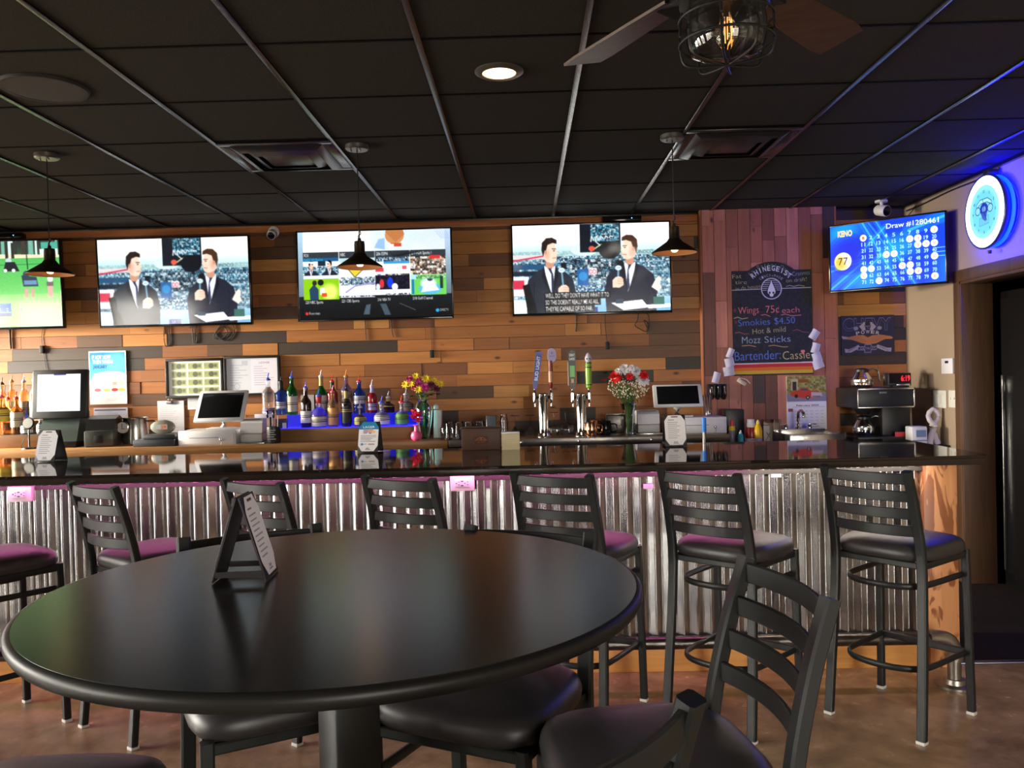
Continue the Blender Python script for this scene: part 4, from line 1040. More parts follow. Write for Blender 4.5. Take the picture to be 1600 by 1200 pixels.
fr = T('foot_rail', 'dark iron pipe foot rail with an elbow down to the floor', 'foot rail', (0, 3.9, 0))
bm = NB(); tube(bm, [(BX0, 0, .225), (1.89, 0, .225)], .03, 14); obj('rail', bm, PIPE, fr)
bm = NB(); tube(bm, smoothpath([(1.86, 0, .225), (1.9, 0, .225), (1.945, 0, .21), (1.965, 0, .17), (1.968, 0, .14)], 5), .036, 14)
tube(bm, [(1.85, 0, .225), (1.875, 0, .225)], .041, 14); tube(bm, [(1.968, 0, .12), (1.968, 0, .145)], .041, 14); obj('elbow', bm, mat('worn_iron', (.3, .27, .23), .35, .9, var=.35), fr)
bm = NB(); tube(bm, [(1.968, 0, .01), (1.968, 0, .13)], .03, 14); obj('leg', bm, mat('worn_iron'), fr)
bm = NB(); lathe(bm, [(.085, 0), (.085, .01), (.05, .014), (.045, .035), (.032, .037)], (1.968, 0, 0), 24); obj('floor_flange', bm, mat('worn_iron'), fr)
for x in (-4.6, -3.1, -1.6, -.1):
    bm = NB(); tube(bm, [(x, 0, .225), (x, .25, .225)], .018, 10); lathe(bm, [(.045, 0), (.045, .01), (.025, .02)], (x, .248, .225), 16, M=Matrix.Rotation(PI / 2, 3, 'X')); obj('bracket', bm, PIPE, fr)

def outlet(px, py, label):
    p = P(px, py, BY - .02)
    t = T('power_outlet', label, 'outlet', (p.x, BY - .0125, p.z), 0, 'outlet boxes on the bar front')
    bm = NB(); bx(bm, -.06, .06, -.04, 0, -.038, .038, .004); obj('box', bm, PLAST_W, t)
    bm = NB(); bx(bm, -.036, .036, -.045, -.039, -.018, .02, .003); pl = obj('face', bm, PLAST_W, t)
    bm = NB()
    for dx, dz, w, h in ((0, .011, .012, .005), (0, -.01, .012, .005), (-.028, .001, .007, .005), (.014, .001, .006, .005), (-.016, .008, .008, .003), (-.016, -.006, .008, .003), (.027, .008, .008, .003), (.027, -.006, .008, .003)):
        bx(bm, dx - w / 2, dx + w / 2, -.0465, -.0445, dz - h / 2, dz + h / 2)
    obj('slots', bm, RUBBER, pl)
outlet(36, 771, 'outlet box on the corrugated metal above the cut-off stool')
outlet(723, 754, 'outlet box on the corrugated metal behind the round table')
for (px, py, lab) in ((1013, 760, 'small white tag on the metal beside the stool back'), (1213, 742, 'small white tag on the metal between the last two stools before the end post')):
    p = P(px, py, BY - .015); bm = NB(); bx(bm, -.025, .025, -.004, 0, -.012, .012, .001)
    o = obj('paper_tag', bm, PAPER); o.location = (p.x, BY - .0125, p.z); tag(o, lab, 'tag', 'stickers on the bar front')

# back counter
CZB, CY0 = 1.046, 5.9
XC = PX(462, 5.9, 1.04); XC2 = PX(700, 5.9, 1.04); XC3 = PX(1140, 5.9, 1.04)
c = T('wooden_counter', 'wood-topped counter against the plank wall carrying both tills and the bottle shelves', 'counter', (0, 5.9, 0))
bm = NB(); bx(bm, XL + .02, XC2, -.02, .62, CZB - .058, CZB, .004); obj('worktop', bm, OAK, c)
bm = NB(); bx(bm, XL + .02, XC2, .03, .62, .0, CZB - .059); obj('body', bm, PLAST_B, c)
for k in range(5):
    x0 = -5.4 + .85 * k; bm = NB(); bx(bm, x0, x0 + .8, .0, .028, .1, CZB - .1, .006); d = obj('door', bm, GLOSS_B, c)
    bm = NB(); bx(bm, x0 + .72, x0 + .74, -.025, 0, .5, .8, .004); obj('handle', bm, STEEL, d)
c2 = T('steel_counter', 'dark stainless back counter carrying the beer towers', 'counter', (0, 5.9, 0))
bm = NB(); bx(bm, XC2 + .005, XC3, -.02, .62, CZB - .05, CZB, .004); obj('worktop', bm, DSTEEL, c2)
bm = NB(); bx(bm, XC2 + .005, XC3, .02, .62, .0, CZB - .051); obj('body', bm, PLAST_B, c2)
for px in (815, 905, 1018):
    bm = NB(); sphere(bm, (PX(px, 5.88, 1.02), -.024, CZB - .026), .011, 10); obj('knob', bm, CHROME, c2)
LZ = .93
c3 = T('low_counter', 'lower black counter under the condiments and coffee maker', 'counter', (0, 5.9, 0))
bm = NB(); bx(bm, XC3 + .005, XR - .01, .0, .62, LZ - .04, LZ, .004); obj('worktop', bm, PLAST_B, c3)
bm = NB(); bx(bm, XC3 + .005, XR - .01, .03, .62, .0, LZ - .041); obj('body', bm, PLAST_B, c3)

# tiered bottle shelves
T1Z = 1.145; T2Z = 1.235
BLUE = (.02, .02, 1.0)
def tier(x0, x1, label, glow):
    t = T('bottle_riser', label, 'shelf', (0, 6.08, CZB), 0, 'bottle shelves')
    z1 = T1Z - CZB; z2 = T2Z - CZB
    bm = NB(); bx(bm, x0, x1, 0, .43, 0, z1 - .004, .002); obj('front_board', bm, RISERW, t)
    LT = mat('blue_shelf', (.06, .06, .5), .3, emis=BLUE, es=1.8, var=0) if glow else PLAST_B
    LT2 = mat('blue_step', (.04, .04, .4), .25, emis=BLUE, es=.3, var=0)
    bm = NB(); bx(bm, x0, x1, .002, .2, z1 - .0038, z1, .0); obj('lower_step', bm, LT, t)
    bm = NB(); bx(bm, x0, x1, .2, .43, z1 - .0038, z2, .0); obj('upper_step', bm, LT2 if glow else RISERW, t)
    return t
tier(PX(438, 6.1, T1Z), PX(650, 6.1, T1Z), 'blue-lit bottle shelf between the registers and the teal vase', True)
tier(-4.75, PX(64, 6.1, T1Z), 'plain wooden bottle shelf beside the black register', False)
# ------------------------------------------------------------------ stools
def make_stool(label, group):
    t = T('bar_stool', label, 'stool', (0, 0, 0), 0, group)
    # cushion
    bm = NB()
    def outline(s, z, n=40):
        ring = []
        for i in range(n):
            a = 2 * PI * i / n; ca, sa = math.cos(a), math.sin(a)
            e = 2 / 4.2
            x = .218 * math.copysign(abs(ca) ** e, ca); y = .208 * math.copysign(abs(sa) ** e, sa)
            x *= 1 - .09 * max(0, -y / .208) ** 1.5
            ring.append(Vector((x * s, y * s + .012, z)))
        return ring
    loft(bm, [outline(.9, .704), outline(.97, .706), outline(1.0, .716), outline(1.01, .73), outline(1.0, .743), outline(.965, .757), outline(.88, .768), outline(.7, .777), outline(.45, .783), outline(.2, .785)], True, True)
    obj('seat', bm, VINYL, t, 60)
    bm = NB(); sq = rrect(.026, .026, .004)
    sweep(bm, [(-.185, -.17, .69), (-.19, .19, .69), (.19, .19, .69), (.185, -.17, .69)], sq, closed=True, smooth=False)
    obj('seat_frame', bm, BLK, t)
    lg = rrect(.03, .03, .005); po = rrect(.036, .03, .005)
    for s in (-1, 1):
        bm = NB(); sweep(bm, [(s * .2, .205, .012), (s * .19, .195, .71)], lg, up=(0, 1, 0), smooth=False); l = obj('leg', bm, BLK, t)
        bm = NB(); box(bm, (s * .2, .205, .007), (.034, .034, .014), .003); obj('glide', bm, GLIDE, l)
        bm = NB(); pts = smoothpath([(s * .2, -.235, .012), (s * .196, -.212, .25), (s * .19, -.19, .5), (s * .187, -.182, .68), (s * .185, -.195, .8), (s * .181, -.23, .95), (s * .178, -.272, 1.082)], 5)
        sweep(bm, pts, po, up=(0, 1, 0), smooth=True); l = obj('leg', bm, BLK, t)
        bm = NB(); box(bm, (s * .2, -.235, .007), (.036, .036, .014), .003); obj('glide', bm, GLIDE, l)
    for z in (1.05, .978, .906, .834):
        k = (z - .8) / .28; yb = -.195 - .075 * k ** 1.15
        pts = [(x, yb - .034 * (1 - (x / .178) ** 2), z) for x in np.linspace(-.178, .178, 15)]
        bm = NB(); sweep(bm, pts, rrect(.011, .044, .003)); obj('back_slat', bm, BLK, t)
    ov = [(.008 * math.cos(a), .0135 * math.sin(a)) for a in np.linspace(0, 2 * PI, 11)[:-1]]
    def hoop(z, w, yf):
        return smoothpath([(-w, yf, z), (-w + .004, .1, z), (-w + .008, -.02, z), (-w * .88, -.13, z), (-w * .55, -.192, z), (0, -.212, z), (w * .55, -.192, z), (w * .88, -.13, z), (w - .008, -.02, z), (w - .004, .1, z), (w, yf, z)], 3)
    bm = NB(); sweep(bm, hoop(.265, .185, .195), ov); sweep(bm, [(-.19, .198, .265), (.19, .198, .265)], rrect(.02, .03, .004), smooth=False); obj('foot_ring', bm, BLK, t)
    bm = NB(); sweep(bm, hoop(.6, .178, .19), ov); obj('brace', bm, BLK, t)
    return t

def stool_pos(left, theta):
    """left = world xy of the top of the left back post; theta = clockwise turn"""
    c, s = math.cos(-theta), math.sin(-theta)
    lx, ly = -.178, -.272
    return (left[0] - (lx * c - ly * s), left[1] - (lx * s + ly * c), 0), -theta

G1 = 'stools along the bar'; G2 = 'chairs round the table'
BAR_STOOLS = [
    ((PX(1288, 3.57, 1.08), 3.57), 51, 'black ladder-back bar stool beside the scorched end post, its seat lit blue'),
    ((PX(1033, 3.56, 1.08), 3.56), 43, 'black ladder-back bar stool second from the end post, with pink-lit seat'),
    ((PX(803, 3.56, 1.08), 3.56), 30, 'black ladder-back bar stool third from the end post, behind the table rim'),
    ((PX(570, 3.56, 1.08), 3.56), 30, 'black ladder-back bar stool between the bottles and the far rim of the round table'),
    ((PX(350, 3.56, 1.08), 3.56), 33, 'black ladder-back bar stool whose slats show just past the menu tent on the table'),
    ((PX(110, 3.56, 1.08), 3.56), 35, 'black ladder-back bar stool in front of the black register, pink-lit seat showing'),
    ((PX(110, 3.56, 1.08) - .69, 3.5), 36, 'bar stool cut off by the frame, only its pink-lit seat and front legs showing'),
]
proto = make_stool('', G1)
for i, (L_, th, lab) in enumerate(BAR_STOOLS):
    loc, rz = stool_pos(L_, math.radians(th))
    if i == 0: proto.location = loc; proto.rotation_euler = (0, 0, rz); proto['label'] = lab
    else: dup(proto, loc, rz, lab, G1)

def chair_at(back_mid, fwd, lab):
    f = Vector(fwd).normalized(); p = Vector(back_mid) + f * .272
    rz = math.atan2(-f.x, f.y)
    dup(proto, (p.x, p.y, 0), rz, lab, G2)
chair_at((.513, 1.685), (-.985, -.16), 'black ladder-back table chair with bare seat and whole slatted back in view')
chair_at((.075, .935), (-.70, .71), 'table chair of which only one post and the top slat show')
chair_at((-1.19, 1.44), (1, .0), 'table chair cut off by the frame, only a strip of its seat showing')
chair_at((.0, 2.245), (-.42, -.91), 'table chair beyond the round table, facing the viewer, its seat tucked under the rim')
chair_at((-.775, 2.305), (.48, -.877), 'table chair standing behind the menu tent on the round table')

# ------------------------------------------------------------------ round table
tx, ty, tz, TR = -.388, 1.735, 1.073, .614
t = T('round_table', 'large round black pub table with one menu tent on it', 'table', (tx, ty, 0))
bm = NB(); lathe(bm, [(TR - .012, tz - .032), (TR - .003, tz - .028), (TR + .003, tz - .017), (TR + .002, tz - .007), (TR - .004, tz - .0012), (TR - .009, tz)], seg=128, cap=False)
top = obj('edge_band', bm, mat('vinyl_edge', (.012, .011, .01), .42, var=.2, spec=.3), t, 60)
bm = NB(); lathe(bm, [(TR - .012, tz - .031), (TR - .0095, tz - .03), (TR - .0095, tz - .0006), (TR - .0098, tz)], seg=128); obj('tabletop', bm, LAMIN, t)
bm = NB(); box(bm, (0, 0, .54), (.1, .1, .98), .006, Matrix.Rotation(.62, 3, 'Z')); obj('column', bm, BLK, t)
bm = NB(); box(bm, (0, 0, tz - .042), (.5, .08, .02), .004, Matrix.Rotation(.62, 3, 'Z')); box(bm, (0, 0, tz - .042), (.08, .5, .02), .004, Matrix.Rotation(.62, 3, 'Z')); obj('top_bracket', bm, BLK, t)
for k in range(4):
    a = .62 + PI / 2 * k; d = Vector((math.cos(a), math.sin(a), 0)); bm = NB()
    sweep(bm, [d * .03 + Vector((0, 0, .075)), d * .25 + Vector((0, 0, .05)), d * .34 + Vector((0, 0, .03))], rrect(.07, .045, .008)); box(bm, tuple(d * .32 + Vector((0, 0, .006))), (.03, .03, .012), .002); obj('foot', bm, BLK, t)

def tent(loc, rz, kind, label, w=.125, h=.178, depth=.115, group='menu tents'):
    t = T('table_tent', label, 'menu tent', loc, rz, group)
    an = math.atan2(depth / 2 - .004, h); L_ = math.hypot(depth / 2, h)
    PB = mat('tent_board', (.02, .017, .019), .5, var=.2)
    for s in (-1, 1):
        bm = NB(); M = Matrix.Rotation(-s * an, 3, 'X')
        box(bm, (0, s * (depth / 4 + .001), h / 2 + .001), (w, .004, L_ - .003), .001, Matrix.Rotation(s * an, 3, 'X')); pn = obj('panel', bm, PB, t)
        cw, ch = w * .96, h * .97
        c = pic_mesh('card', PICS[kind], cw, ch, PPAPER, pn, mask=lambda x, z: (np.abs(x) / (cw / 2) + np.abs(z) / (ch / 2)) < 1.62)
        c.location = (0, s * (depth / 4 + .0045), h / 2 + .004)
        c.rotation_euler = (-an, 0, 0) if s < 0 else (-an, 0, PI)
        tag(c, 'white printed card with cut corners')
    bm = NB(); bx(bm, -w / 2, -w / 2 + .004, -depth / 2 + .008, depth / 2 - .008, .012, .024); bx(bm, w / 2 - .004, w / 2, -depth / 2 + .008, depth / 2 - .008, .012, .024); obj('strut', bm, PB, t)
    return t
tent((-.62, 1.80, tz), PI / 2 + .07, 'card', 'black menu tent with white card standing on the round table', .11, .18, .115)
def on_bar(px, Y): return (PX(px, Y, BTZ), Y, BTZ)
tent(on_bar(80, 4.7), -.12, 'card', 'menu tent with white card on the bar in front of the black register')
tent(on_bar(579, 4.82), -.12, 'beer', 'menu tent with blue-topped beer card on the bar by the bottles', .122)
tent(on_bar(1054, 4.78), .0, 'card', 'menu tent with white card on the bar beside the blue-taped pole', .122)

# menu box and cards on the bar
l = on_bar(752, 4.78)
t = T('menu_box', 'brown leather-look box with a small stamped emblem on the bar', 'box', l)
BRW = mat('brown_leatherette', (.06, .022, .012), .55, var=.25)
bm = NB(); bx(bm, -.112, .112, 0, .09, 0.0, .125, .004); obj('case', bm, BRW, t)
p = wordpic(90, 50, c8(74, 42, 28), [("BOTTLE BAR", .5, .55, .12, c8(176, 108, 76), .85), ('EST 2019', .5, .78, .07, c8(160, 98, 70), .5)])
p.line([(.2, .36), (.35, .2), (.5, .15), (.65, .2), (.8, .36)], 2.5, c8(170, 104, 74)); p.ell(.5, .32, .06, .08, c8(160, 96, 66))
o = pic_mesh('emblem', p, .08, .044, PBOARD, t); o.location = (-.0, -.0012, .058)
bm = NB(); bx(bm, -.112, .112, .002, .088, .1255, .132, .003); obj('lid', bm, PLAST_B, t)
l = on_bar(798, 4.78)
t = T('card_stack', 'neat stack of cream cards beside the brown box on the bar', 'cards', l)
bm = NB()
for k in range(14): bx(bm, -.052 + .001 * (k % 3), .052 + .001 * (k % 2), 0.001 * (k % 2), .085, .0065 * k, .0065 * k + .0058)
obj('stack', bm, mat('cream_card', (.62, .52, .32), .7, var=.1), t)
bm = NB(); bx(bm, -.053, .053, 0, .086, .092, .1, .001); tag(obj('band', bm, PAPER, t), 'pale top card')

# ------------------------------------------------------------------ televisions
def tv(label, cx, cy, w, pic, Y=6.42, tilt=0.0, yaw=0.0, h=None, screen=TVPIC, wall=YB, z=None, group='televisions on the plank wall'):
    h = h or w * .578
    p = P(cx, cy, Y)
    t = T('television', label, 'television', p, yaw, group); t.rotation_euler = (tilt, 0, yaw)
    b = .012
    bm = NB(); bx(bm, -w / 2, w / 2, .002, .035, -h / 2, h / 2, .006); bx(bm, -w * .33, w * .33, .03, .055, -h * .34, h * .3, .01); obj('casing', bm, PLAST_B, t)
    bm = NB()
    for a in ((-w / 2, w / 2, h / 2 - b, h / 2), (-w / 2, w / 2, -h / 2, -h / 2 + b * 1.5), (-w / 2, -w / 2 + b, -h / 2, h / 2), (w / 2 - b, w / 2, -h / 2, h / 2)):
        bx(bm, a[0], a[1], -.006, .004, a[2], a[3], .002)
    obj('bezel', bm, GLOSS_B, t)
    sc = pic_mesh('screen', pic, w - 2 * b, h - 2.5 * b, screen, t); sc.location = (0, -.001, .25 * b)
    if wall:
        bm = NB(); bx(bm, -.18, .18, .058, wall - Y - .004, -.1, .1, .01); obj('wall_mount', bm, PLAST_B, t)
    return t
tv('television showing a green golf course', -22, 446, 1.2, PICS['golf'], tilt=.042)
tv('television with two presenters above the poster, without captions', 272, 440, 1.195, PICS['studio'], tilt=.042)
tv('television showing a grid of sports channels', 585.5, 429, 1.205, PICS['guide'], h=.7)
tv('television with two presenters and white captions', 924, 419.5, 1.225, PICS['studio_cc'], h=.705)
# game screen, swung out from the corner
pl, pr = P(1295.5, 408, 6.28), P(1480, 383, 5.75)
c = (pl + pr) / 2; yaw = math.atan2(pr.y - pl.y, pr.x - pl.x)
t = T('television', 'blue number game television angled out of the corner', 'television', c, yaw, 'televisions on the plank wall')
w, h, b = (pr - pl).length, .5, .012
bm = NB(); bx(bm, -w / 2, w / 2, .002, .03, -h / 2, h / 2, .006); bx(bm, -w * .3, w * .3, .03, .05, -h * .3, h * .3, .01); obj('casing', bm, PLAST_B, t)
bm = NB()
for a in ((-w / 2, w / 2, h / 2 - b, h / 2), (-w / 2, w / 2, -h / 2, -h / 2 + b * 1.3), (-w / 2, -w / 2 + b, -h / 2, h / 2), (w / 2 - b, w / 2, -h / 2, h / 2)): bx(bm, a[0], a[1], -.006, .004, a[2], a[3], .002)
obj('bezel', bm, GLOSS_B, t)
sc = pic_mesh('screen', PICS['keno'], w - 2 * b, h - 2.3 * b, KENOPIC, t); sc.location = (0, -.001, .15 * b)
bm = NB(); tube(bm, [(.02, .05, 0), (.06, .2, 0), (.02, .46, 0)], .02, 8); obj('swing_arm', bm, PLAST_B, t)

for (px, py, lab, w) in ((972, 341, 'small black receiver box on top of the captioned television', .3), (8, 368, 'small black receiver box on top of the golf television', .26)):
    p = P(px, py, 6.47); t = T('receiver_box', lab, 'receiver', p, 0, 'receivers on televisions')
    bm = NB(); bx(bm, -w / 2, w / 2, 0, .07, -.022, .02, .005); obj('case', bm, GLOSS_B, t)
    bm = NB(); sphere(bm, (w * .25, -.001, .0), .004, 6); obj('indicator', bm, mat('blue_led', (.2, .5, 1), .5, emis=(.2, .5, 1), es=4, var=0), t)

def cord(px_pts, label, r=.0035, plug=None, Y=None):
    Y = Y or YB - .0035 - r
    t = T('power_cable', label, 'cord', P(*px_pts[0], Y), 0, 'cords on the plank wall')
    o = t.location; bm = NB()
    tube(bm, smoothpath([P(x, y, Y) - o for x, y in px_pts], 5), r, 6); obj('cable', bm, RUBBER, t)
    if plug:
        q = P(*plug, Y) - o; bm = NB(); bx(bm, q.x - .016, q.x + .016, -.016, .012, q.z - .03, q.z + .03, .005); obj('plug', bm, RUBBER, t)
cord([(15, 505), (16, 530), (17, 545)], 'thick short cord hanging below the golf television', .007)
cord([(68, 508), (65, 525), (67, 545), (72, 575), (78, 598)], 'thin cord with an inline plug below the golf television', .002, (66, 546))
cord([(257, 500), (256, 525), (258, 539), (262, 541), (265, 535), (264, 515), (263, 500)], 'narrow hanging cord loop under the poster-side television')
cord([(300, 500), (301, 520), (302, 534), (306, 536), (308, 528), (306, 500)], 'second narrow cord loop, between the other loop and the tangled cords')
cord([(352, 500), (340, 515), (334, 527), (345, 530), (356, 520), (348, 510), (338, 522), (350, 532), (360, 528), (366, 515), (358, 500)], 'tangled cords below the uncaptioned presenters television', .004)
cord([(570, 492), (571, 515), (572, 531)], 'straight black cord, longer of the two short ones below the channel guide television', .004)
cord([(611, 492), (612, 515), (615, 527)], 'stubby cord with a kink, second of two below the channel guide television', .004)
cord([(672, 492), (674, 530), (675, 552)], 'thin cord ending in a plug below the corner of the channel guide television', .002, (675, 553))
cord([(900, 485), (901, 505), (900, 518)], 'thick short cord below the captioned television', .006)
cord([(945, 485), (946, 510), (948, 530), (950, 542)], 'long cord with a plug below the captioned television', .003, (949, 540))
cord([(998, 485), (996, 500), (992, 508), (1000, 514), (1010, 518), (1014, 508), (1006, 500), (1012, 512), (1014, 495), (1006, 486)], 'looped cords below the captioned television', .0035)
cord([(1470, 288), (1440, 312), (1425, 330), (1412, 345)], 'thin cord behind the number game television', .003, None, 6.35)
# ------------------------------------------------------------------ things on the walls
def wallpic(name, label, cat, box_, pic, Y, m, d=.0085, w=None, frame=None, group=None, rot=0, border=None):
    """flat thing on a wall; box_ = photo corners x0,y0,x1,y1 at its own plane"""
    a, b_ = P((box_[0] + box_[2]) / 2, (box_[1] + box_[3]) / 2, Y), None
    ww = (box_[2] - box_[0]) * Y / F; hh = (box_[3] - box_[1]) * Y / F
    t = T(name, label, cat, a, 0, group); t.rotation_euler = (0, rot, 0)
    bm = NB(); bx(bm, -ww / 2, ww / 2, 0.0008, d, -hh / 2, hh / 2, .0008 if d < .01 else .003)
    obj('backing', bm, frame or PAPER, t)
    k = border or 0
    s = pic_mesh('print', pic, ww - 2 * k - .001, hh - 2 * k - .001, m, t); s.location = (0, 0, 0)
    if border:
        bm = NB()
        for q in ((-ww / 2, ww / 2, hh / 2 - k, hh / 2), (-ww / 2, ww / 2, -hh / 2, -hh / 2 + k), (-ww / 2, -ww / 2 + k, -hh / 2 + k, hh / 2 - k), (ww / 2 - k, ww / 2, -hh / 2 + k, hh / 2 - k)): bx(bm, q[0], q[1], -.014, .002, q[2], q[3], .003)
        obj('frame', bm, frame, t)
    return t
WY = YB - .012
wallpic('poster', 'blue and white beer poster on the plank wall above the receipt printer', 'poster', (139, 548, 198, 632), PICS['poster'], WY, PPAPER)
pg = lines_page(90, 60, 9, c8(205, 204, 220), c8(120, 118, 140), False); pg.rect(.04, .08, .95, .16, c8(90, 88, 110))
wallpic('notice_sheet', 'grey printed sheet pinned just below the beer poster', 'paper', (146, 637, 200, 666), pg, WY, PPAPER)
FB = mat('black_frame', (.018, .016, .015), .35, var=.2)
wallpic('picture_frame', 'black frame of dollar bills on the plank wall', 'frame', (259, 560, 350, 622), PICS['bills'], YB - .03, pic_mat('behind_glass', 0, .12, .5), .0265, None, FB, 'frames above the white register', 0, .02)
wallpic('picture_frame', 'black frame of two certificates on the plank wall', 'frame', (350, 556, 438, 618), PICS['cert'], YB - .03, pic_mat('behind_glass', 0, .12, .5), .0265, None, FB, 'frames above the white register', 0, .018)
t = wallpic('clipped_papers', 'white sheets under a bulldog clip below the dollar bill frame', 'paper', (246, 626, 288, 676), lines_page(60, 80, 12, (.9, .9, .93), (.7, .7, .76)), WY, PPAPER)
bm = NB(); bx(bm, -.03, .03, -.012, .0, .1, .13, .004); tube(bm, [(-.015, -.006, .13), (-.012, -.006, .15), (.012, -.006, .15), (.015, -.006, .13)], .002, 6); obj('clip', bm, STEEL, t)
wallpic('note_paper', 'small white note on the wall beside the clipped papers', 'paper', (293, 622, 316, 640), lines_page(40, 32, 5, (.88, .88, .9), (.65, .65, .7), False), WY, PPAPER, group='notes on the wall')
wallpic('note_paper', 'bright pink sticky note below the certificates frame', 'paper', (353, 618, 369, 626), Pic(8, 6, c8(255, 60, 150)), WY, PPAPER, .0085, group='notes on the wall')
wallpic('note_paper', 'white card leaning behind the dark white-labelled bottle', 'paper', (470, 617, 491, 650), Pic(8, 6, c8(190, 186, 178)), WY, PPAPER, .0085, group='notes on the wall')

# tin sign, chalkboard, calendar on the right
wallpic('tin_sign', 'dark blue tin sign with winged piston emblem above the coffee maker', 'sign', (1315, 493, 1397, 555), PICS['chevy'], WY, PTIN, .0085, None, mat('tin_back', (.03, .03, .1), .4))
PY = YB - .085
cb0, cb1 = P(1144.5, 408, PY), P(1268, 588, PY)
cw = (1268.5 - 1145.5) * PY / F; chh = 176 * PY / F
cc = P(1206.5, 497.5, PY)
t = T('chalkboard', 'black chalkboard with arched top and hand-written menu', 'chalkboard', (cc.x, PY, cc.z))
sh = 62 / 1050 * 1.0
def arch(x):  # height of the outline above the centre
    ax = abs(x) / (cw / 2)
    base = chh * (.5 - .075)
    return np.where(ax < .56, base + chh * .075 * np.cos(np.clip(ax / .56, 0, 1) * PI / 2) ** .7, base)
xs_ = np.linspace(-cw / 2, cw / 2, 41)
out = [(-cw / 2, -chh / 2), (cw / 2, -chh / 2)] + [(float(x), float(arch(x))) for x in xs_[::-1]]
bm = NB(); prism(bm, out, .0008, .0056); obj('board', bm, mat('board_edge', (.03, .03, .035), .6), t)
s = pic_mesh('face', PICS['chalk'], cw, chh, PBOARD, t, mask=lambda x, z: z < arch(x))
wallpic('wall_calendar', 'wall calendar with a red car photo below the chalkboard', 'calendar', (1230, 588, 1291, 671), PICS['calendar'], PY, PPAPER, .0075)
t = T('clip_holder', 'cream plastic clip hanging on the boards under the chalkboard', 'clip', P(1159, 597, PY), 0)
bm = NB(); box(bm, (0, 0, 0), (.075, .02, .03), .006, Matrix.Rotation(.62, 3, 'Y')); tube(bm, smoothpath([(-.02, -.008, .032), (.03, -.012, .02), (.062, -.008, -.012)]), .004, 6); obj('body', bm, mat('cream_plastic', (.6, .52, .42), .5), t)

def papers(pts, lab, tone):
    """little receipts stuck behind the board edge"""
    for (x, y, w, h, a, l) in pts:
        o = P(x, y, PY + .005); ww, hh = w * PY / F, h * PY / F
        bm = NB(); n0 = 6
        loft(bm, [[Vector((-ww / 2 + ww * i / n0, -.004 - .008 * math.sin(PI * i / n0), z)) for i in range(n0 + 1)] for z in (-hh / 2, 0, hh / 2)], False, False)
        loft(bm, [[Vector((-ww / 2 + ww * i / n0, -.0032 - .008 * math.sin(PI * i / n0), z)) for i in range(n0 + 1)] for z in (-hh / 2, 0, hh / 2)], False, False)
        ob = obj('receipt', bm, mat('lilac_paper', (.6, .57, .72), .8, var=.12, nscale=50)); ob.location = o; ob.rotation_euler = (0, a, 0)
        tag(ob, l, 'paper', 'receipts tucked round the chalkboard')
papers([(1272, 523, 13, 16, .6, 'topmost receipt at the chalkboard edge facing the game television'), (1274, 544, 13, 16, .3, 'second receipt down at the chalkboard edge facing the game television'), (1276, 558, 15, 14, -.3, 'third receipt down at the chalkboard edge facing the game television'), (1278, 569, 17, 14, -.35, 'lowest receipt at the chalkboard edge facing the game television'),
        (1141, 552, 10, 15, .4, 'topmost of three receipts at the chalkboard edge above the triple dispenser'), (1140, 566, 15, 13, -.2, 'middle of three receipts at the chalkboard edge above the triple dispenser'), (1139, 580, 18, 14, -.12, 'lowest of three receipts at the chalkboard edge above the triple dispenser'), (1119, 590, 11, 17, .28, 'lone receipt standing straight on top of the triple dispenser')], '', 1)

t = T('cup_dispenser', 'black triple dispenser with three bright tubes on the upright boards', 'dispenser', P(1120, 610, PY), 0)
bm = NB(); bx(bm, -.075, .075, -.02, .008, -.055, .05, .012); obj('plate', bm, PLAST_B, t)
for k in (-1, 0, 1):
    bm = NB(); lathe(bm, [(.012, -.07), (.017, -.05), (.018, .03), (.012, .045)], (k * .047, -.03, 0), 14); tb = obj('tube', bm, GLOSS_B, t)
    bm = NB(); lathe(bm, [(.005, -.03), (.014, -.022), (.006, -.01), (.005, .03)], (k * .047, -.05, 0), 10); obj('lever', bm, CHROME, tb)

# right wall: switch plates, thermostat, neon clock
def rwall(u): return F * XR / (u - 821)
def plate(name, label, cat, u0, u1, v0, v1, kind):
    Y = rwall((u0 + u1) / 2); p = P((u0 + u1) / 2, (v0 + v1) / 2, Y)
    w = abs(rwall(u0) - rwall(u1)); h = (v1 - v0) * Y / F
    t = T(name, label, cat, (XR, Y, p.z), 0, 'plates on the beige wall' if kind != 'thermo' else None)
    bm = NB(); bx(bm, -.008 if kind != 'thermo' else -.022, 0.0, -w / 2, w / 2, -h / 2, h / 2, .003); obj('plate', bm, IVORY if kind != 'thermo' else PLAST_W, t)
    bm = NB()
    if kind == 'thermo': bx(bm, -.0232, -.0215, -w * .15, w * .15, h * .18, h * .34); obj('display', bm, PLAST_B, t)
    elif kind == 'rocker':
        bm.free()
        for s in (-.22, .22): bm = NB(); bx(bm, -.011, -.0075, w * (s - .12), w * (s + .12), -h * .28, h * .28, .002); obj('rocker', bm, IVORY, t)
    else:
        bm.free()
        for s in (-.22, .22): bm = NB(); bx(bm, -.016, -.0075, w * s - .005, w * s + .005, -.004, .012, .002); obj('toggle', bm, IVORY, t)
plate('thermostat', 'white thermostat on the beige wall above the switches', 'thermostat', 1470, 1487, 560, 584, 'thermo')
plate('switch_plate', 'ivory switch plate on the beige wall, farther from the doorway', 'switch', 1453, 1473, 610, 637, 'rocker')
plate('switch_plate', 'ivory switch plate touching the door casing on the beige wall', 'switch', 1477, 1490, 610, 637, 'toggle')

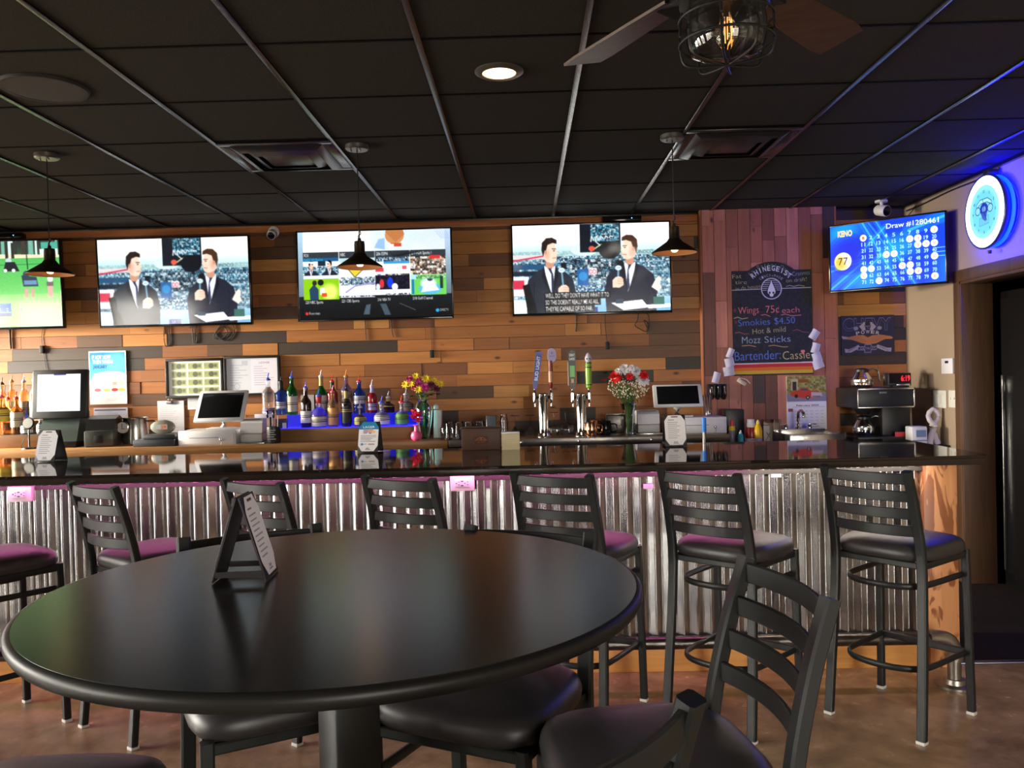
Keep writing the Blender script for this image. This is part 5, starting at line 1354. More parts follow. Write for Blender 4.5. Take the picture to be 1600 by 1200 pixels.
ny, nz_ = 5.24, P(1539, 331, 5.24).z
t = T('neon_clock', 'round neon clock glowing white and blue high on the beige wall', 'clock', (XR, ny, nz_))
M = Matrix.Rotation(-PI / 2, 3, 'Y')      # lathe axis -> -x
bm = NB(); lathe(bm, [(.19, .001), (.2, .05), (.222, .07), (.232, .09), (.232, .1), (.224, .104)], M=M, seg=56, cap=False); obj('case', bm, mat('blue_case', (.02, .03, .3), .3), t)
bm = NB()
tube(bm, [(-.04, .212 * math.cos(2 * PI * i / 48), .212 * math.sin(2 * PI * i / 48)) for i in range(48)], .011, 8, closed=True, up=(1, 0, 0)); obj('blue_neon', bm, mat('blue_neon', (.1, .1, 1), .5, emis=(.0, .001, 1), es=200, var=0), t)
bm = NB(); lathe(bm, [(.16, .1), (.175, .106), (.205, .106), (.22, .1)], M=M, seg=56, cap=False); obj('white_ring', bm, mat('white_neon', (1, 1, 1), .5, emis=(.72, .86, 1), es=2.4, var=0), t)
f = pic_mesh('dial', PICS['clock'], .345, .345, CLOCKPIC, t, mask=lambda x, z: x * x + z * z < .172 ** 2); f.location = (-.102, 0, 0); f.rotation_euler = (0, 0, -PI / 2)
bm = NB(); lathe(bm, [(.01, -.02), (.012, 0)], (-.07, 0, -.24), 10); bx(bm, -.09, -.02, -.03, .03, .225, .26, .006); obj('bracket', bm, PLAST_B, t)
q = T('power_cable', 'white and black cords running from the neon clock to the corner camera', 'cord', (XR - .012, 5.2, nz_ + .27), 0, 'cords on the plank wall')
bm = NB(); zz = CZ - .05 - (nz_ + .27); tube(bm, smoothpath([(0, .02, 0), (0, .1, zz), (0, .6, zz + .01), (0, 1.0, zz), (0, 1.28, zz)]), .005, 6); obj('cable', bm, PLAST_B, q)

# ------------------------------------------------------------------ bottles
def glassm(name, col, rough=.05): return mat(name, col, rough, trans=.85, ior=1.3, var=0)
GL = dict(clear=glassm('bottle_clear', (.9, .93, 1)), blue=glassm('bottle_blue', (.05, .15, .95)), green=glassm('bottle_green', (.03, .3, .05)), dark=mat('bottle_dark', (.02, .01, .008), .08, var=0, coat=.5),
          amber=glassm('bottle_amber', (.75, .28, .05)), red=mat('bottle_red', (.28, .015, .02), .1, var=0), purple=mat('bottle_purple', (.06, .02, .11), .12, var=0), honey=glassm('bottle_honey', (.95, .6, .25)), violet=glassm('bottle_violet', (.5, .4, .8)))
def lab(n, c): return mat('label_' + n, c, .55, var=.12, nscale=60)
LBL = dict(cream=lab('cream', (.62, .55, .4)), white=lab('white', (.7, .68, .68)), gold=lab('gold', (.42, .3, .1)), olive=lab('olive', (.42, .38, .08)), green=lab('green', (.1, .32, .06)), orange=lab('orange', (.75, .36, .12)), lilac=lab('lilac', (.4, .36, .6)), red=lab('red', (.5, .03, .04)), black=lab('black', (.02, .02, .02)), yellow=lab('yellow', (.8, .7, .1)), silver=lab('silver', (.5, .5, .52)), brown=lab('brown', (.3, .2, .14)))
POUR = dict(blue=mat('pourer_blue', (.08, .12, .7), .3), red=mat('pourer_red', (.75, .05, .05), .3), clear=mat('pourer_clear', (.6, .6, .66), .25), pink=mat('pourer_pink', (.85, .12, .25), .3), black=PLAST_B, orange=mat('pourer_orange', (.8, .3, .08), .3))
def bottle(px, Y, z, top, wpx, body, label_, lcol, pour, shape='tall', lz=(.14, .6), neck=None, group='bottles on the blue-lit shelf', neckcol=None):
    """top = photo row of the pourer tip; wpx = width in photo pixels"""
    x = PX(px, Y, z); H = P(px, top, Y).z - z; r = wpx * Y / F / 2
    t = T('liquor_bottle', label_, 'bottle', (x, Y, z), random.uniform(-.3, .3), group)
    hp = .052; hb = H - hp
    if shape == 'tall': pr = [(r * .9, 0), (r, .006), (r, hb * .62), (r * .92, hb * .68), (r * .5, hb * .76), (r * .36, hb * .82), (r * .34, hb * .97), (r * .4, hb * .975), (r * .4, hb)]
    elif shape == 'long': pr = [(r * .9, 0), (r, .006), (r, hb * .52), (r * .9, hb * .6), (r * .48, hb * .7), (r * .34, hb * .78), (r * .32, hb * .97), (r * .38, hb * .975), (r * .38, hb)]
    elif shape == 'squat': pr = [(r * .8, 0), (r * .95, .006), (r, hb * .2), (r * .98, hb * .42), (r * .75, hb * .55), (r * .3, hb * .62), (r * .26, hb * .9), (r * .32, hb * .91), (r * .32, hb)]
    else: pr = [(r * .92, 0), (r, .006), (r, hb * .45), (r * .85, hb * .53), (r * .42, hb * .62), (r * .36, hb * .7), (r * .36, hb * .97), (r * .42, hb)]
    bm = NB(); lathe(bm, pr, seg=20); b = obj('glass_body', bm, GL[body], t)
    def rad(zz):
        for (ra, za), (rb, zb) in zip(pr, pr[1:]):
            if za <= zz <= zb: return ra + (rb - ra) * (zz - za) / max(1e-6, zb - za)
        return r
    bm = NB(); lathe(bm, [(rad(hb * f_) + .0008, hb * f_) for f_ in np.linspace(lz[0], lz[1], 6)], seg=20, cap=False); l = obj('label', bm, LBL[lcol], t)
    bm = NB(); zt = hb * (lz[0] + (lz[1] - lz[0]) * .45); lathe(bm, [(rad(q) + .0014, q) for q in (zt, zt + .006)], seg=20, cap=False); lathe(bm, [(rad(q) + .0014, q) for q in (zt + .014, zt + .018)], seg=20, cap=False); obj('print', bm, LBL['black' if lcol not in ('black',) else 'gold'], l)
    if neckcol: bm = NB(); lathe(bm, [(rad(q) + .0008, q) for q in np.linspace(hb * .76, hb * .99, 4)], seg=16, cap=False); obj('neck_wrap', bm, LBL[neckcol], t)
    bm = NB(); lathe(bm, [(r * .3, hb - .004), (r * .42, hb), (r * .42, hb + .006), (r * .22, hb + .012), (.005, hb + .02)], seg=12); tube(bm, smoothpath([(0, 0, hb + .016), (.001, 0, hb + .032), (.008, -.004, hb + hp)]), .0042, 6); obj('pourer', bm, POUR[pour], t)
    return t
a1, a2 = T1Z, T2Z
bottle(420, 6.36, a2, 583, 19, 'clear', 'clear blue-lit bottle at the end of the blue shelf by the pen cup', 'lilac', 'blue', 'tall', (.05, .2))
bottle(440, 6.36, a2, 587, 18, 'blue', 'blue bottle with a dark neck beside the clear end bottle', 'silver', 'black', 'tall', (.2, .4), neckcol='black')
bottle(457, 6.36, a2, 580, 17, 'green', 'green bottle with a cream label on the upper blue shelf', 'cream', 'blue', 'tall', (.08, .5))
bottle(479, 6.17, a1, 596, 17, 'dark', 'dark wine-shaped bottle with a white label and blue pourer', 'white', 'blue', 'tall', (.12, .42))
bottle(499, 6.17, a1, 608, 24, 'violet', 'wide bottle with a large cream label and red neck', 'cream', 'blue', 'round', (.03, .34), neckcol='red')
bottle(503, 6.36, a2, 578, 18, 'green', 'tall dark green bottle with a gold neck behind the red-necked one', 'cream', 'clear', 'long', (.1, .5), neckcol='gold')
bottle(520, 6.36, a2, 586, 17, 'red', 'dark red bottle with a red pourer behind the orange-label one', 'black', 'red', 'tall', (.1, .4), neckcol='black')
bottle(521, 6.17, a1, 602, 17, 'honey', 'amber bottle with an orange label and pink pourer', 'orange', 'pink', 'tall', (.06, .55))
bottle(542, 6.17, a1, 600, 16, 'dark', 'black bottle with gold bands in front of the tall red-poured one', 'black', 'black', 'tall', (.1, .8), neckcol='gold')
bottle(542, 6.37, a2, 578, 18, 'violet', 'tallest bottle with a brown label and orange-red pourer', 'brown', 'orange', 'tall', (.3, .6))
bottle(562, 6.37, a2, 586, 19, 'blue', 'bright sapphire-blue bottle with a red pourer', 'silver', 'red', 'tall', (.3, .55))
bottle(582, 6.36, a2, 593, 15, 'red', 'slim maroon bottle with a white-wrapped neck', 'lilac', 'clear', 'tall', (.1, .35), neckcol='lilac')
bottle(563, 6.17, a1, 626, 20, 'purple', 'squat bottle with an olive-yellow label', 'olive', 'clear', 'squat', (.08, .5))
bottle(597, 6.17, a1, 619, 25, 'clear', 'squat clear bottle with a white label and blue pourer', 'white', 'blue', 'squat', (.08, .46))
bottle(607, 6.36, a2, 611, 20, 'dark', 'black bottle with bright gold bands and gold top', 'gold', 'clear', 'round', (.4, .5), neckcol='gold')
bottle(628, 6.17, a1, 618, 22, 'clear', 'squat bottle with a green label and red pourer beside the vase', 'green', 'red', 'squat', (.08, .5))
bottle(635, 6.37, a2, 606, 22, 'clear', 'clear square-shouldered bottle behind the yellow and pink flowers', 'brown', 'clear', 'round', (.1, .5))
G3 = 'bottles left of the black register'
bottle(5, 6.36, a2, 590, 16, 'honey', 'rear amber bottle with a black pourer on the plain shelf', 'cream', 'black', 'tall', (.1, .5), group=G3)
bottle(20, 6.36, a2, 586, 16, 'honey', 'rear amber bottle with an orange-red pourer on the plain shelf', 'cream', 'orange', 'tall', (.1, .5), group=G3)
bottle(39, 6.36, a2, 586, 16, 'honey', 'rear amber bottle with a clear pourer on the plain shelf', 'brown', 'clear', 'tall', (.1, .5), group=G3)
bottle(55, 6.36, a2, 583, 15, 'clear', 'rear clear bottle with a blue pourer beside the register screen', 'silver', 'blue', 'tall', (.1, .5), group=G3)
bottle(4, 6.17, a1, 610, 22, 'honey', 'front bottle with a bright yellow label on the plain shelf', 'yellow', 'pink', 'tall', (.35, .68), group=G3)
bottle(14, 6.25, a1, 613, 18, 'honey', 'middle bottle with a red label and red pourer on the plain shelf', 'red', 'red', 'tall', (.1, .3), group=G3)
bottle(27, 6.17, a1, 612, 18, 'amber', 'front bottle with a cream picture label and dark foot', 'cream', 'red', 'tall', (.2, .62), group=G3)
bottle(42, 6.17, a1, 640, 18, 'blue', 'short blue bottle with a white label on the plain shelf', 'white', 'blue', 'squat', (.05, .5), group=G3)
bottle(64, 6.14, a1, 638, 12, 'clear', 'small bottle with a pale label under the register screen', 'silver', 'clear', 'round', (.1, .5), group=G3)
bottle(82, 6.14, CZB + .03, 648, 12, 'clear', 'small silver-labelled bottle below the register screen', 'silver', 'black', 'round', (.1, .6), group=G3)
# ------------------------------------------------------------------ things on the back counter
def C(px, Y, z=None): return (PX(px, Y, z or CZB), Y, z or CZB)
def sz(px, Y): return px * Y / F

# black register
t = T('cash_register', 'black touch-screen register with a lit white screen', 'register', C(103, 6.13), .06)
bm = NB(); bx(bm, -.14, .14, -.14, .16, .0, .045, .01); obj('base', bm, PLAST_B, t)
bm = NB(); loft(bm, [[Vector((x, y, z)) for y, z in ((-.12, .045), (.1, .045), (.1, .26), (.02, .27), (-.05, .22), (-.09, .12))] for x in (-.135, .135)], True, True, smooth=False); obj('stand', bm, mat('dark_grey_plastic', (.07, .09, .085), .3), t)
sw, shh = sz(86, 6.0), sz(78, 6.0)
hd = T_ = None
bm = NB(); M = Matrix.Rotation(-.1, 3, 'X'); box(bm, (0, -.05, .39), (sw, .045, shh), .01, M); hd = obj('display_head', bm, PLAST_B, t)
s = pic_mesh('screen', PICS['pos'], sw * .78, shh * .76, POSPIC, hd); s.location = (-.004, -.0745, .402); s.rotation_euler = (-.1, 0, 0)
bm = NB(); box(bm, (.12, -.05, .23), (.05, .05, .03), .004); obj('port_cover', bm, GLOSS_B, t)

t = T('desk_microphone', 'small round-headed black desk stand beside the black register', 'stand', C(46, 5.98))
bm = NB(); lathe(bm, [(.05, 0), (.048, .008), (.02, .014), (.004, .016)], seg=20); obj('base', bm, PLAST_B, t)
bm = NB(); tube(bm, [(0, 0, .01), (0, 0, .14)], .006, 8); obj('stem', bm, PLAST_B, t)
bm = NB(); lathe(bm, [(.0, -.012), (.04, -.012), (.044, 0), (.04, .012), (0, .012)], (0, 0, .185), 24, M=Matrix.Rotation(PI / 2 - .2, 3, 'X')); hd = obj('head', bm, PLAST_B, t)
bm = NB(); lathe(bm, [(.0, .013), (.036, .0125)], (0, 0, .185), 24, M=Matrix.Rotation(PI / 2 - .2, 3, 'X')); obj('face', bm, mat('grey_face', (.3, .3, .28), .4), hd)
bm = NB(); tube(bm, smoothpath([(0, 0, .11), (-.03, -.01, .07), (-.06, 0, .02), (-.04, 0, .006), (.05, -.03, .005)]), .002, 6); obj('cable', bm, RUBBER, t)

t = T('receipt_printer', 'black receipt printer between the register and the steel pitcher', 'printer', C(162, 6.1), .2)
bm = NB(); bx(bm, -.1, .1, -.12, .13, 0, .12, .012); obj('case', bm, mat('grey_printer', (.06, .065, .06), .35), t)
bm = NB(); loft(bm, [[Vector((x, y, z)) for y, z in ((-.1, .12), (.13, .12), (.13, .2), (.06, .225), (-.04, .2))] for x in (-.095, .1)], True, True, smooth=False); cv = obj('cover', bm, PLAST_B, t)
bm = NB(); bx(bm, -.03, .03, -.125, -.119, .03, .085, .002); obj('slot', bm, RUBBER, t)

t = T('steel_pitcher', 'brushed steel pitcher with a dial thermometer clipped to its rim', 'pitcher', C(213, 6.24))
bm = NB(); lathe(bm, [(.09, 0), (.094, .006), (.09, .1), (.085, .185), (.092, .2), (.088, .2), (.081, .185), (.085, .01), (0, .008)], seg=28, cap=False); obj('vessel', bm, STEEL, t)
bm = NB(); tube(bm, smoothpath([(.085, .02, .17), (.14, .03, .16), (.14, .03, .06), (.09, .02, .03)]), .008, 8); obj('handle', bm, STEEL, t)
M = Matrix.Rotation(PI / 2, 3, 'X')
bm = NB(); lathe(bm, [(.0, -.008), (.043, -.008), (.047, 0), (.047, .012), (.042, .014)], (-.05, -.1, .13), 28, M=M, cap=False); g = obj('dial_thermometer', bm, STEEL, t)
bm = NB(); lathe(bm, [(.0, .0125), (.041, .012)], (-.05, -.1, .13), 28, M=M); obj('dial_face', bm, PAPER, g)
bm = NB(); bx(bm, -.052, -.048, -.1142, -.1132, .125, .16); box(bm, (-.042, -.1137, .122), (.024, .001, .004)); obj('needle', bm, RUBBER, g)

t = T('flat_black_box', 'long flat black box holding the small oval device', 'box', C(249, 5.98))
bm = NB(); bx(bm, -.16, .14, -.07, .11, 0, .05, .006); bx(bm, -.1, .14, -.05, .1, .05, .085, .012); obj('case', bm, mat('slate_box', (.045, .05, .055), .3), t)
t = T('card_terminal', 'small oval device with an orange display on the flat black box', 'device', (PX(255, 6.0, CZB + .086), 6.0, CZB + .0855))
bm = NB(); 
for k in (0,): lathe(bm, [(.0, -.03), (.035, -.03), (.05, -.02), (.05, .02), (.035, .03), (0, .03)], (0, 0, .05), 28, M=Matrix.Diagonal(Vector((1.65, 1, 1))) @ Matrix.Rotation(PI / 2, 3, 'X'))
cs = obj('case', bm, mat('olive_grey', (.2, .19, .15), .35), t)
p = wordpic(40, 16, c8(240, 235, 225), [('5.99', .72, .8, .55, c8(220, 70, 40), .36)], [(.45, 0, 1, 1, c8(250, 190, 150))])
o = pic_mesh('display', p, .09, .036, pic_mat('small_display', .5, .4, .4), t); o.location = (0, -.0315, .052)

def tablet(label, px, Y, w_px, h_px, rz, drawer_px, tilt, z0, zlift, plab):
    t = T('tablet_register', label, 'tablet', (PX(px, Y, CZB), Y, z0), rz, 'white tablet tills')
    w, h = sz(w_px, Y), sz(h_px, Y) / math.cos(tilt)
    bm = NB(); bx(bm, -.1, .1, -.08, .08, 0, .012, .005); obj('foot', bm, PLAST_W, t)
    bm = NB(); tube(bm, [(.0, .04, .01), (0, .05, .06), (0, .02, zlift)], .028, 12); obj('arm', bm, PLAST_W, t)
    M = Matrix.Rotation(-tilt, 3, 'X'); bm = NB(); box(bm, (0, 0, zlift + h * .42 * math.cos(tilt)), (w, .022, h), .01, M); hd = obj('tablet_case', bm, PLAST_W, t)
    bm = NB(); box(bm, tuple(Vector((0, 0, zlift + h * .42 * math.cos(tilt))) + M @ Vector((0, -.0118, .0))), (w * .84, .002, h * .8), .0005, M); obj('screen', bm, GLOSS_B, hd)
    return t
def drawer(label, px0, px1, v0, v1, Y, rz=0, key=.75):
    x0, x1 = PX(px0, Y, CZB), PX(px1, Y, CZB); h = sz(v1 - v0, Y); w = x1 - x0
    t = T('cash_till', label, 'cash drawer', ((x0 + x1) / 2, Y, CZB), rz, 'white cash drawers')
    bm = NB(); bx(bm, -w / 2, w / 2, .004, .36, 0, h, .004); obj('case', bm, PLAST_W, t)
    bm = NB(); bx(bm, -w * .46, w * .46, -.004, .004, h * .1, h * .86, .003); dr = obj('drawer', bm, PLAST_W, t)
    bm = NB(); bx(bm, -w * .3, w * .2, -.0055, -.0035, h * .5, h * .53); obj('slot', bm, PLAST_B, dr)
    bm = NB(); M = Matrix.Rotation(PI / 2, 3, 'X'); lathe(bm, [(.009, 0), (.009, .012), (.005, .014)], (w * (key - .5), -.003, h * .38), 12, M=M); tube(bm, smoothpath([(w * (key - .5), -.018, h * .38), (w * (key - .5) + .006, -.02, h * .2), (w * (key - .5), -.018, h * .02)]), .0015, 5); obj('lock', bm, STEEL, dr)
    return h
dh = drawer('white cash drawer between the flat black box and pen cup', 279, 368, 676, 699, 5.93, .04)
tablet('white tablet till tilted back beneath the certificates frame', 348, 6.1, 76, 47, .1, None, .75, CZB + dh + .0005, .075, '')
dh2 = drawer('white cash drawer behind the blue-taped pole', 1042, 1136, 657, 682, 6.0, 0, .8)
tablet('white tablet till beside the upright boards', 1060, 6.16, 76, 34, -.06, None, .62, CZB + dh2 + .0005, .085, '')

def wprinter(label, px, Y, wpx, hpx, rz):
    t = T('receipt_printer', label, 'printer', C(px, Y), rz, 'white receipt printers'); w, h = sz(wpx, Y), sz(hpx, Y)
    bm = NB(); bx(bm, -w / 2, w / 2, -.07, .12, .01, h * .42, .01); obj('lower_case', bm, mat('grey_white', (.5, .5, .5), .4), t)
    bm = NB(); loft(bm, [[Vector((x, y, z)) for y, z in ((-.07, h * .43), (.12, h * .43), (.12, h), (-.01, h), (-.05, h * .85))] for x in (-w / 2, w / 2)], True, True, smooth=False); cv = obj('cover', bm, PLAST_W, t)
    bm = NB(); bx(bm, -w * .38, w * .38, -.03, -.005, h * .985, h * 1.006); obj('paper_slot', bm, PLAST_B, cv)
    bm = NB(); bx(bm, -w * .62, w * .62, -.1, .13, 0, .0098, .002); obj('tray', bm, STEEL, t)
wprinter('white receipt printer beside the pen cup', 396, 6.05, 33, 38, .12)
wprinter('white receipt printer beside the red and white bouquet', 1012, 6.1, 34, 36, 0)

t = T('pen_cup', 'black cup of scissors and pens before the blue shelf', 'cup', C(428, 6.0))
bm = NB(); lathe(bm, [(.046, 0), (.05, .01), (.05, .12), (.046, .12), (.044, .01), (0, .008)], seg=20, cap=False); obj('cup', bm, PLAST_B, t)
bm = NB()
for k in range(5): bx(bm, -.035, .03 - .012 * (k % 2), -.0512, -.05, .03 + .016 * k, .034 + .016 * k)
tag(obj('print', bm, mat('grey_print', (.3, .3, .3), .5), t), 'grey lettering bars')
bm = NB(); tube(bm, [(-.01, 0, .02), (-.02, .0, .17)], .004, 6); obj('pen', bm, PAPER, t); bm = NB(); tube(bm, [(.02, .01, .02), (.035, .0, .2)], .004, 6); obj('pen', bm, PAPER, t)
bm = NB()
for s in (-1, 1): tube(bm, [(s * .022 - .02, .012 * math.cos(2 * PI * i / 14) - .0, .21 + .025 * math.sin(2 * PI * i / 14)) for i in range(14)], .005, 6, closed=True, up=(1, 0, 0)); 
tube(bm, [(-.02, 0, .05), (-.02, 0, .19)], .007, 6); obj('scissors', bm, GLOSS_B, t)
t = T('small_picture', 'small pale picture card propped behind the printer by the pen cup', 'picture', C(414, 6.3), 0)
bm = NB(); bx(bm, -.075, .075, 0, .006, 0, .2, .001); obj('card', bm, mat('lilac_paper', (.6, .57, .72), .8), t)
bm = NB(); bx(bm, -.01, .065, -.002, 0, .06, .17); tag(obj('picture', bm, mat('warm_print', (.5, .34, .28), .6, var=.4, nscale=40), t), 'brownish print')
t = T('dark_folder', 'dark card holder standing between the pen cup and blue shelf', 'folder', C(439, 6.12, CZB)); bm = NB(); bx(bm, -.03, .05, -.02, .02, 0, .17, .003); obj('folder', bm, mat('dark_violet', (.05, .04, .09), .4), t)
bm = NB(); bx(bm, .02, .05, -.022, -.02, .02, .14); obj('insert', bm, PAPER, t)

# ------------------------------------------------------------------ flowers
def petals(bm, c, r, n, tilt, L_, w, rot0=0):
    for k in range(n):
        a = rot0 + 2 * PI * k / n
        M = Matrix.Rotation(a, 3, 'Z') @ Matrix.Rotation(-tilt, 3, 'Y')
        loft(bm, [[Vector(c) + M @ Vector(p) for p in row] for row in ([(r, -w * .4, 0), (r, w * .4, 0)], [(r + L_ * .5, -w, .004), (r + L_ * .5, w, .004)], [(r + L_, -w * .35, -.003), (r + L_, w * .35, -.003)])], False, False)
def bloom(name, kind, c, R, m, parent, face):
    bm = NB(); Mx = Vector(face).normalized().to_track_quat('Z', 'Y').to_matrix()
    b2 = NB()
    if kind == 'daisy':
        petals(b2, (0, 0, 0), R * .15, 9, .25, R * .85, R * .22); petals(b2, (0, 0, .004), R * .1, 7, .6, R * .6, R * .2, .3); sphere(b2, (0, 0, .004), R * .25, 8)
    else:
        for k, (tl, L_, n) in enumerate([(.1, 1, 8), (.45, .9, 8), (.8, .8, 7), (1.15, .65, 6), (1.4, .5, 4)]): petals(b2, (0, 0, .003 * k), R * .08, n, tl, R * L_ * .95, R * .34, .4 * k)
    bmesh.ops.transform(b2, matrix=Matrix.Translation(c) @ Mx.to_4x4(), verts=b2.verts)
    bm.free(); o = obj(name, b2, m, parent, 70); return o
LEAF = mat('leaf_green', (.05, .14, .03), .5, var=.4, nscale=40); LEAF2 = mat('dark_leaf', (.02, .05, .02), .5, var=.4, nscale=40)
PET = {k: mat('petal_' + k, v, .55, var=.15, nscale=60) for k, v in dict(yellow=(.85, .6, .03), pink=(.6, .06, .3), magenta=(.45, .04, .12), red=(.7, .02, .02), white=(.8, .76, .78), plum=(.12, .02, .05)).items()}

base = C(663, 6.1)
t = T('flower_vase', 'teal glass vase of yellow and pink flowers', 'vase', base)
Hv = P(663, 625, 6.1).z - CZB; r = sz(14, 6.1)
bm = NB(); lathe(bm, [(r * .62, 0), (r * .66, .006), (r * .7, Hv * .15), (r * .9, Hv * .45), (r * 1.0, Hv * .72), (r * .9, Hv * .88), (r * .62, Hv * .96), (r * .72, Hv)], seg=32, cap=False); lathe(bm, [(0, .004), (r * .6, .004)], seg=32); obj('vase', bm, GLASS_T, t)
bm = NB()
for k in range(14):
    a = random.uniform(0, 2 * PI); q = random.uniform(.2, 1)
    tube(bm, smoothpath([(.02 * math.cos(a), .02 * math.sin(a), .01), (.01 * math.cos(a + 2), .01, Hv * .6), (.03 * q * math.cos(a), .03 * q * math.sin(a), Hv), (.11 * q * math.cos(a), .07 * q * math.sin(a), Hv + .11)]), .0022, 5)
obj('stems', bm, LEAF, t)
bm = NB()
for k in range(60):
    a = random.uniform(0, 2 * PI); q = random.uniform(.2, 1); c = Vector((.13 * q * math.cos(a), .07 * q * math.sin(a), Hv + random.uniform(.02, .14)))
    M = Matrix.Rotation(random.uniform(0, 6), 3, 'Z') @ Matrix.Rotation(random.uniform(-1, 1), 3, 'X')
    loft(bm, [[c + M @ Vector(p) for p in row] for row in ([(0, -.002, 0), (0, .002, 0)], [(.02, -.009, .003), (.02, .009, .003)], [(.045, -.001, 0), (.045, .001, 0)])], False, False)
tag(obj('leaves', bm, LEAF2, t), kind='stuff')
for (px, py, R, kd, col) in [(634, 601, .034, 'daisy', 'yellow'), (640, 593, .028, 'ball', 'magenta'), (650, 588, .03, 'daisy', 'yellow'), (643, 600, .03, 'daisy', 'yellow'), (655, 596, .028, 'ball', 'pink'), (666, 592, .036, 'daisy', 'yellow'), (678, 595, .034, 'daisy', 'yellow'), (688, 600, .032, 'daisy', 'yellow'), (654, 609, .032, 'daisy', 'yellow'), (664, 606, .038, 'ball', 'pink'), (647, 606, .024, 'ball', 'magenta'), (674, 602, .03, 'ball', 'plum'), (682, 608, .028, 'ball', 'plum'), (652, 601, .022, 'ball', 'magenta')]:
    Yf = 6.1 - random.uniform(.03, .08); p = P(px, py, Yf) - Vector(base)
    tag(bloom('flower', kd, p, R, PET[col], t, (p.x * 2, -.8, .5)), col + ' flower head')

base = C(983, 6.04)
t = T('flower_vase', 'clear glass vase of red and white carnations', 'vase', base)
Hv = P(983, 630, 6.04).z - CZB; r0 = sz(7.5, 6.04); r1 = sz(14, 6.04)
bm = NB(); lathe(bm, [(r0, 0), (r0 * 1.02, .006), (r0 * 1.02, Hv * .3), (r0 * 1.2, Hv * .7), (r1 * .85, Hv * .93), (r1, Hv)], seg=28, cap=False); lathe(bm, [(0, .004), (r0 * .95, .004)], seg=28); obj('vase', bm, GLASS, t)
bm = NB()
for k in range(26):
    a = random.uniform(0, 2 * PI); q = random.uniform(.1, 1)
    tube(bm, smoothpath([(r0 * .7 * math.cos(a + 1), r0 * .7 * math.sin(a + 1), .01), (r0 * .6 * math.cos(a), r0 * .6 * math.sin(a), Hv * .5), (r1 * .7 * q * math.cos(a), r1 * .7 * q * math.sin(a), Hv), (.16 * q * math.cos(a), .1 * q * math.sin(a), Hv + .14)]), .0024, 5)
obj('stems', bm, LEAF, t)
bm = NB()
for k in range(110):
    a = random.uniform(0, 2 * PI); q = random.uniform(.1, 1); hz = random.uniform(-.02, .13); c = Vector(((.05 + .1 * hz / .13) * q * math.cos(a), .07 * q * math.sin(a), Hv + hz))
    M = Matrix.Rotation(random.uniform(0, 6), 3, 'Z') @ Matrix.Rotation(random.uniform(-1.3, 1.3), 3, 'Y')
    loft(bm, [[c + M @ Vector(p) for p in row] for row in ([(0, -.001, 0), (0, .001, 0)], [(.03, -.004, .003), (.03, .004, .003)], [(.06, -.001, 0), (.06, .001, 0)])], False, False)
tag(obj('leaves', bm, LEAF, t), kind='stuff')
bm = NB()
for k in range(260):
    px = 950 + random.random() * 66; py = 590 + random.random() * 34
    if ((px - 982) / 34) ** 2 + ((py - 604) / 20) ** 2 > 1: continue
    p = P(px, py, 6.04 - random.uniform(.03, .11)) - Vector(base); sphere(bm, p, random.uniform(.0035, .006), 6)
tag(obj('small_blossoms', bm, mat('cream_blossom', (.72, .7, .55), .6), t), 'tiny cream filler blossoms', kind='stuff')
for (px, py, R, col) in [(962, 590, .05, 'red'), (984, 589, .03, 'red'), (1006, 587, .036, 'red'), (966, 582, .034, 'white'), (976, 578, .046, 'white'), (993, 582, .046, 'white'), (1004, 595, .052, 'white'), (987, 576, .03, 'white')]:
    p = P(px, py, 6.04 - random.uniform(.05, .1)) - Vector(base); tag(bloom('flower', 'ball', p, R, PET[col], t, (p.x * 2, -.8, .6)), col + ' carnation')
for (px, py, m) in [(946, 584, LEAF2), (944, 596, PET['red'])]:
    p = P(px, py, 6.0) - Vector(base); bm = NB(); petals(bm, p, .004, 8, .5, .035, .01); obj('leaf_spray', bm, m, t, 60)

t = T('pink_vase', 'little pink round vase with a red fabric bow beside the teal vase', 'ornament', C(651, 5.93))
bm = NB(); lathe(bm, [(.02, 0), (.036, .012), (.042, .035), (.034, .058), (.016, .07), (.014, .1), (.024, .112)], seg=24); obj('vase', bm, mat('pink_glaze', (.85, .12, .3), .3), t)
bm = NB()
for k in range(5): petals(bm, (random.uniform(-.02, .02), random.uniform(-.01, .01), .13 + .012 * k), .004, 5, .3 + .2 * k, .05, .02, k)
obj('bow', bm, mat('red_ribbon', (.7, .03, .08), .5), t)

t = T('paper_pad', 'tall white paper block standing beside the teal vase', 'paper', C(685, 6.14)); bm = NB(); box(bm, (0, 0, .105), (.055, .09, .205), .004, Matrix.Rotation(.04, 3, 'Y')); obj('block', bm, PAPER, t)
bm = NB(); lathe(bm, [(.022, .215), (.02, .24), (.006, .25)], (-.01, 0, 0), 12); obj('top_cap', bm, PLAST_W, t)

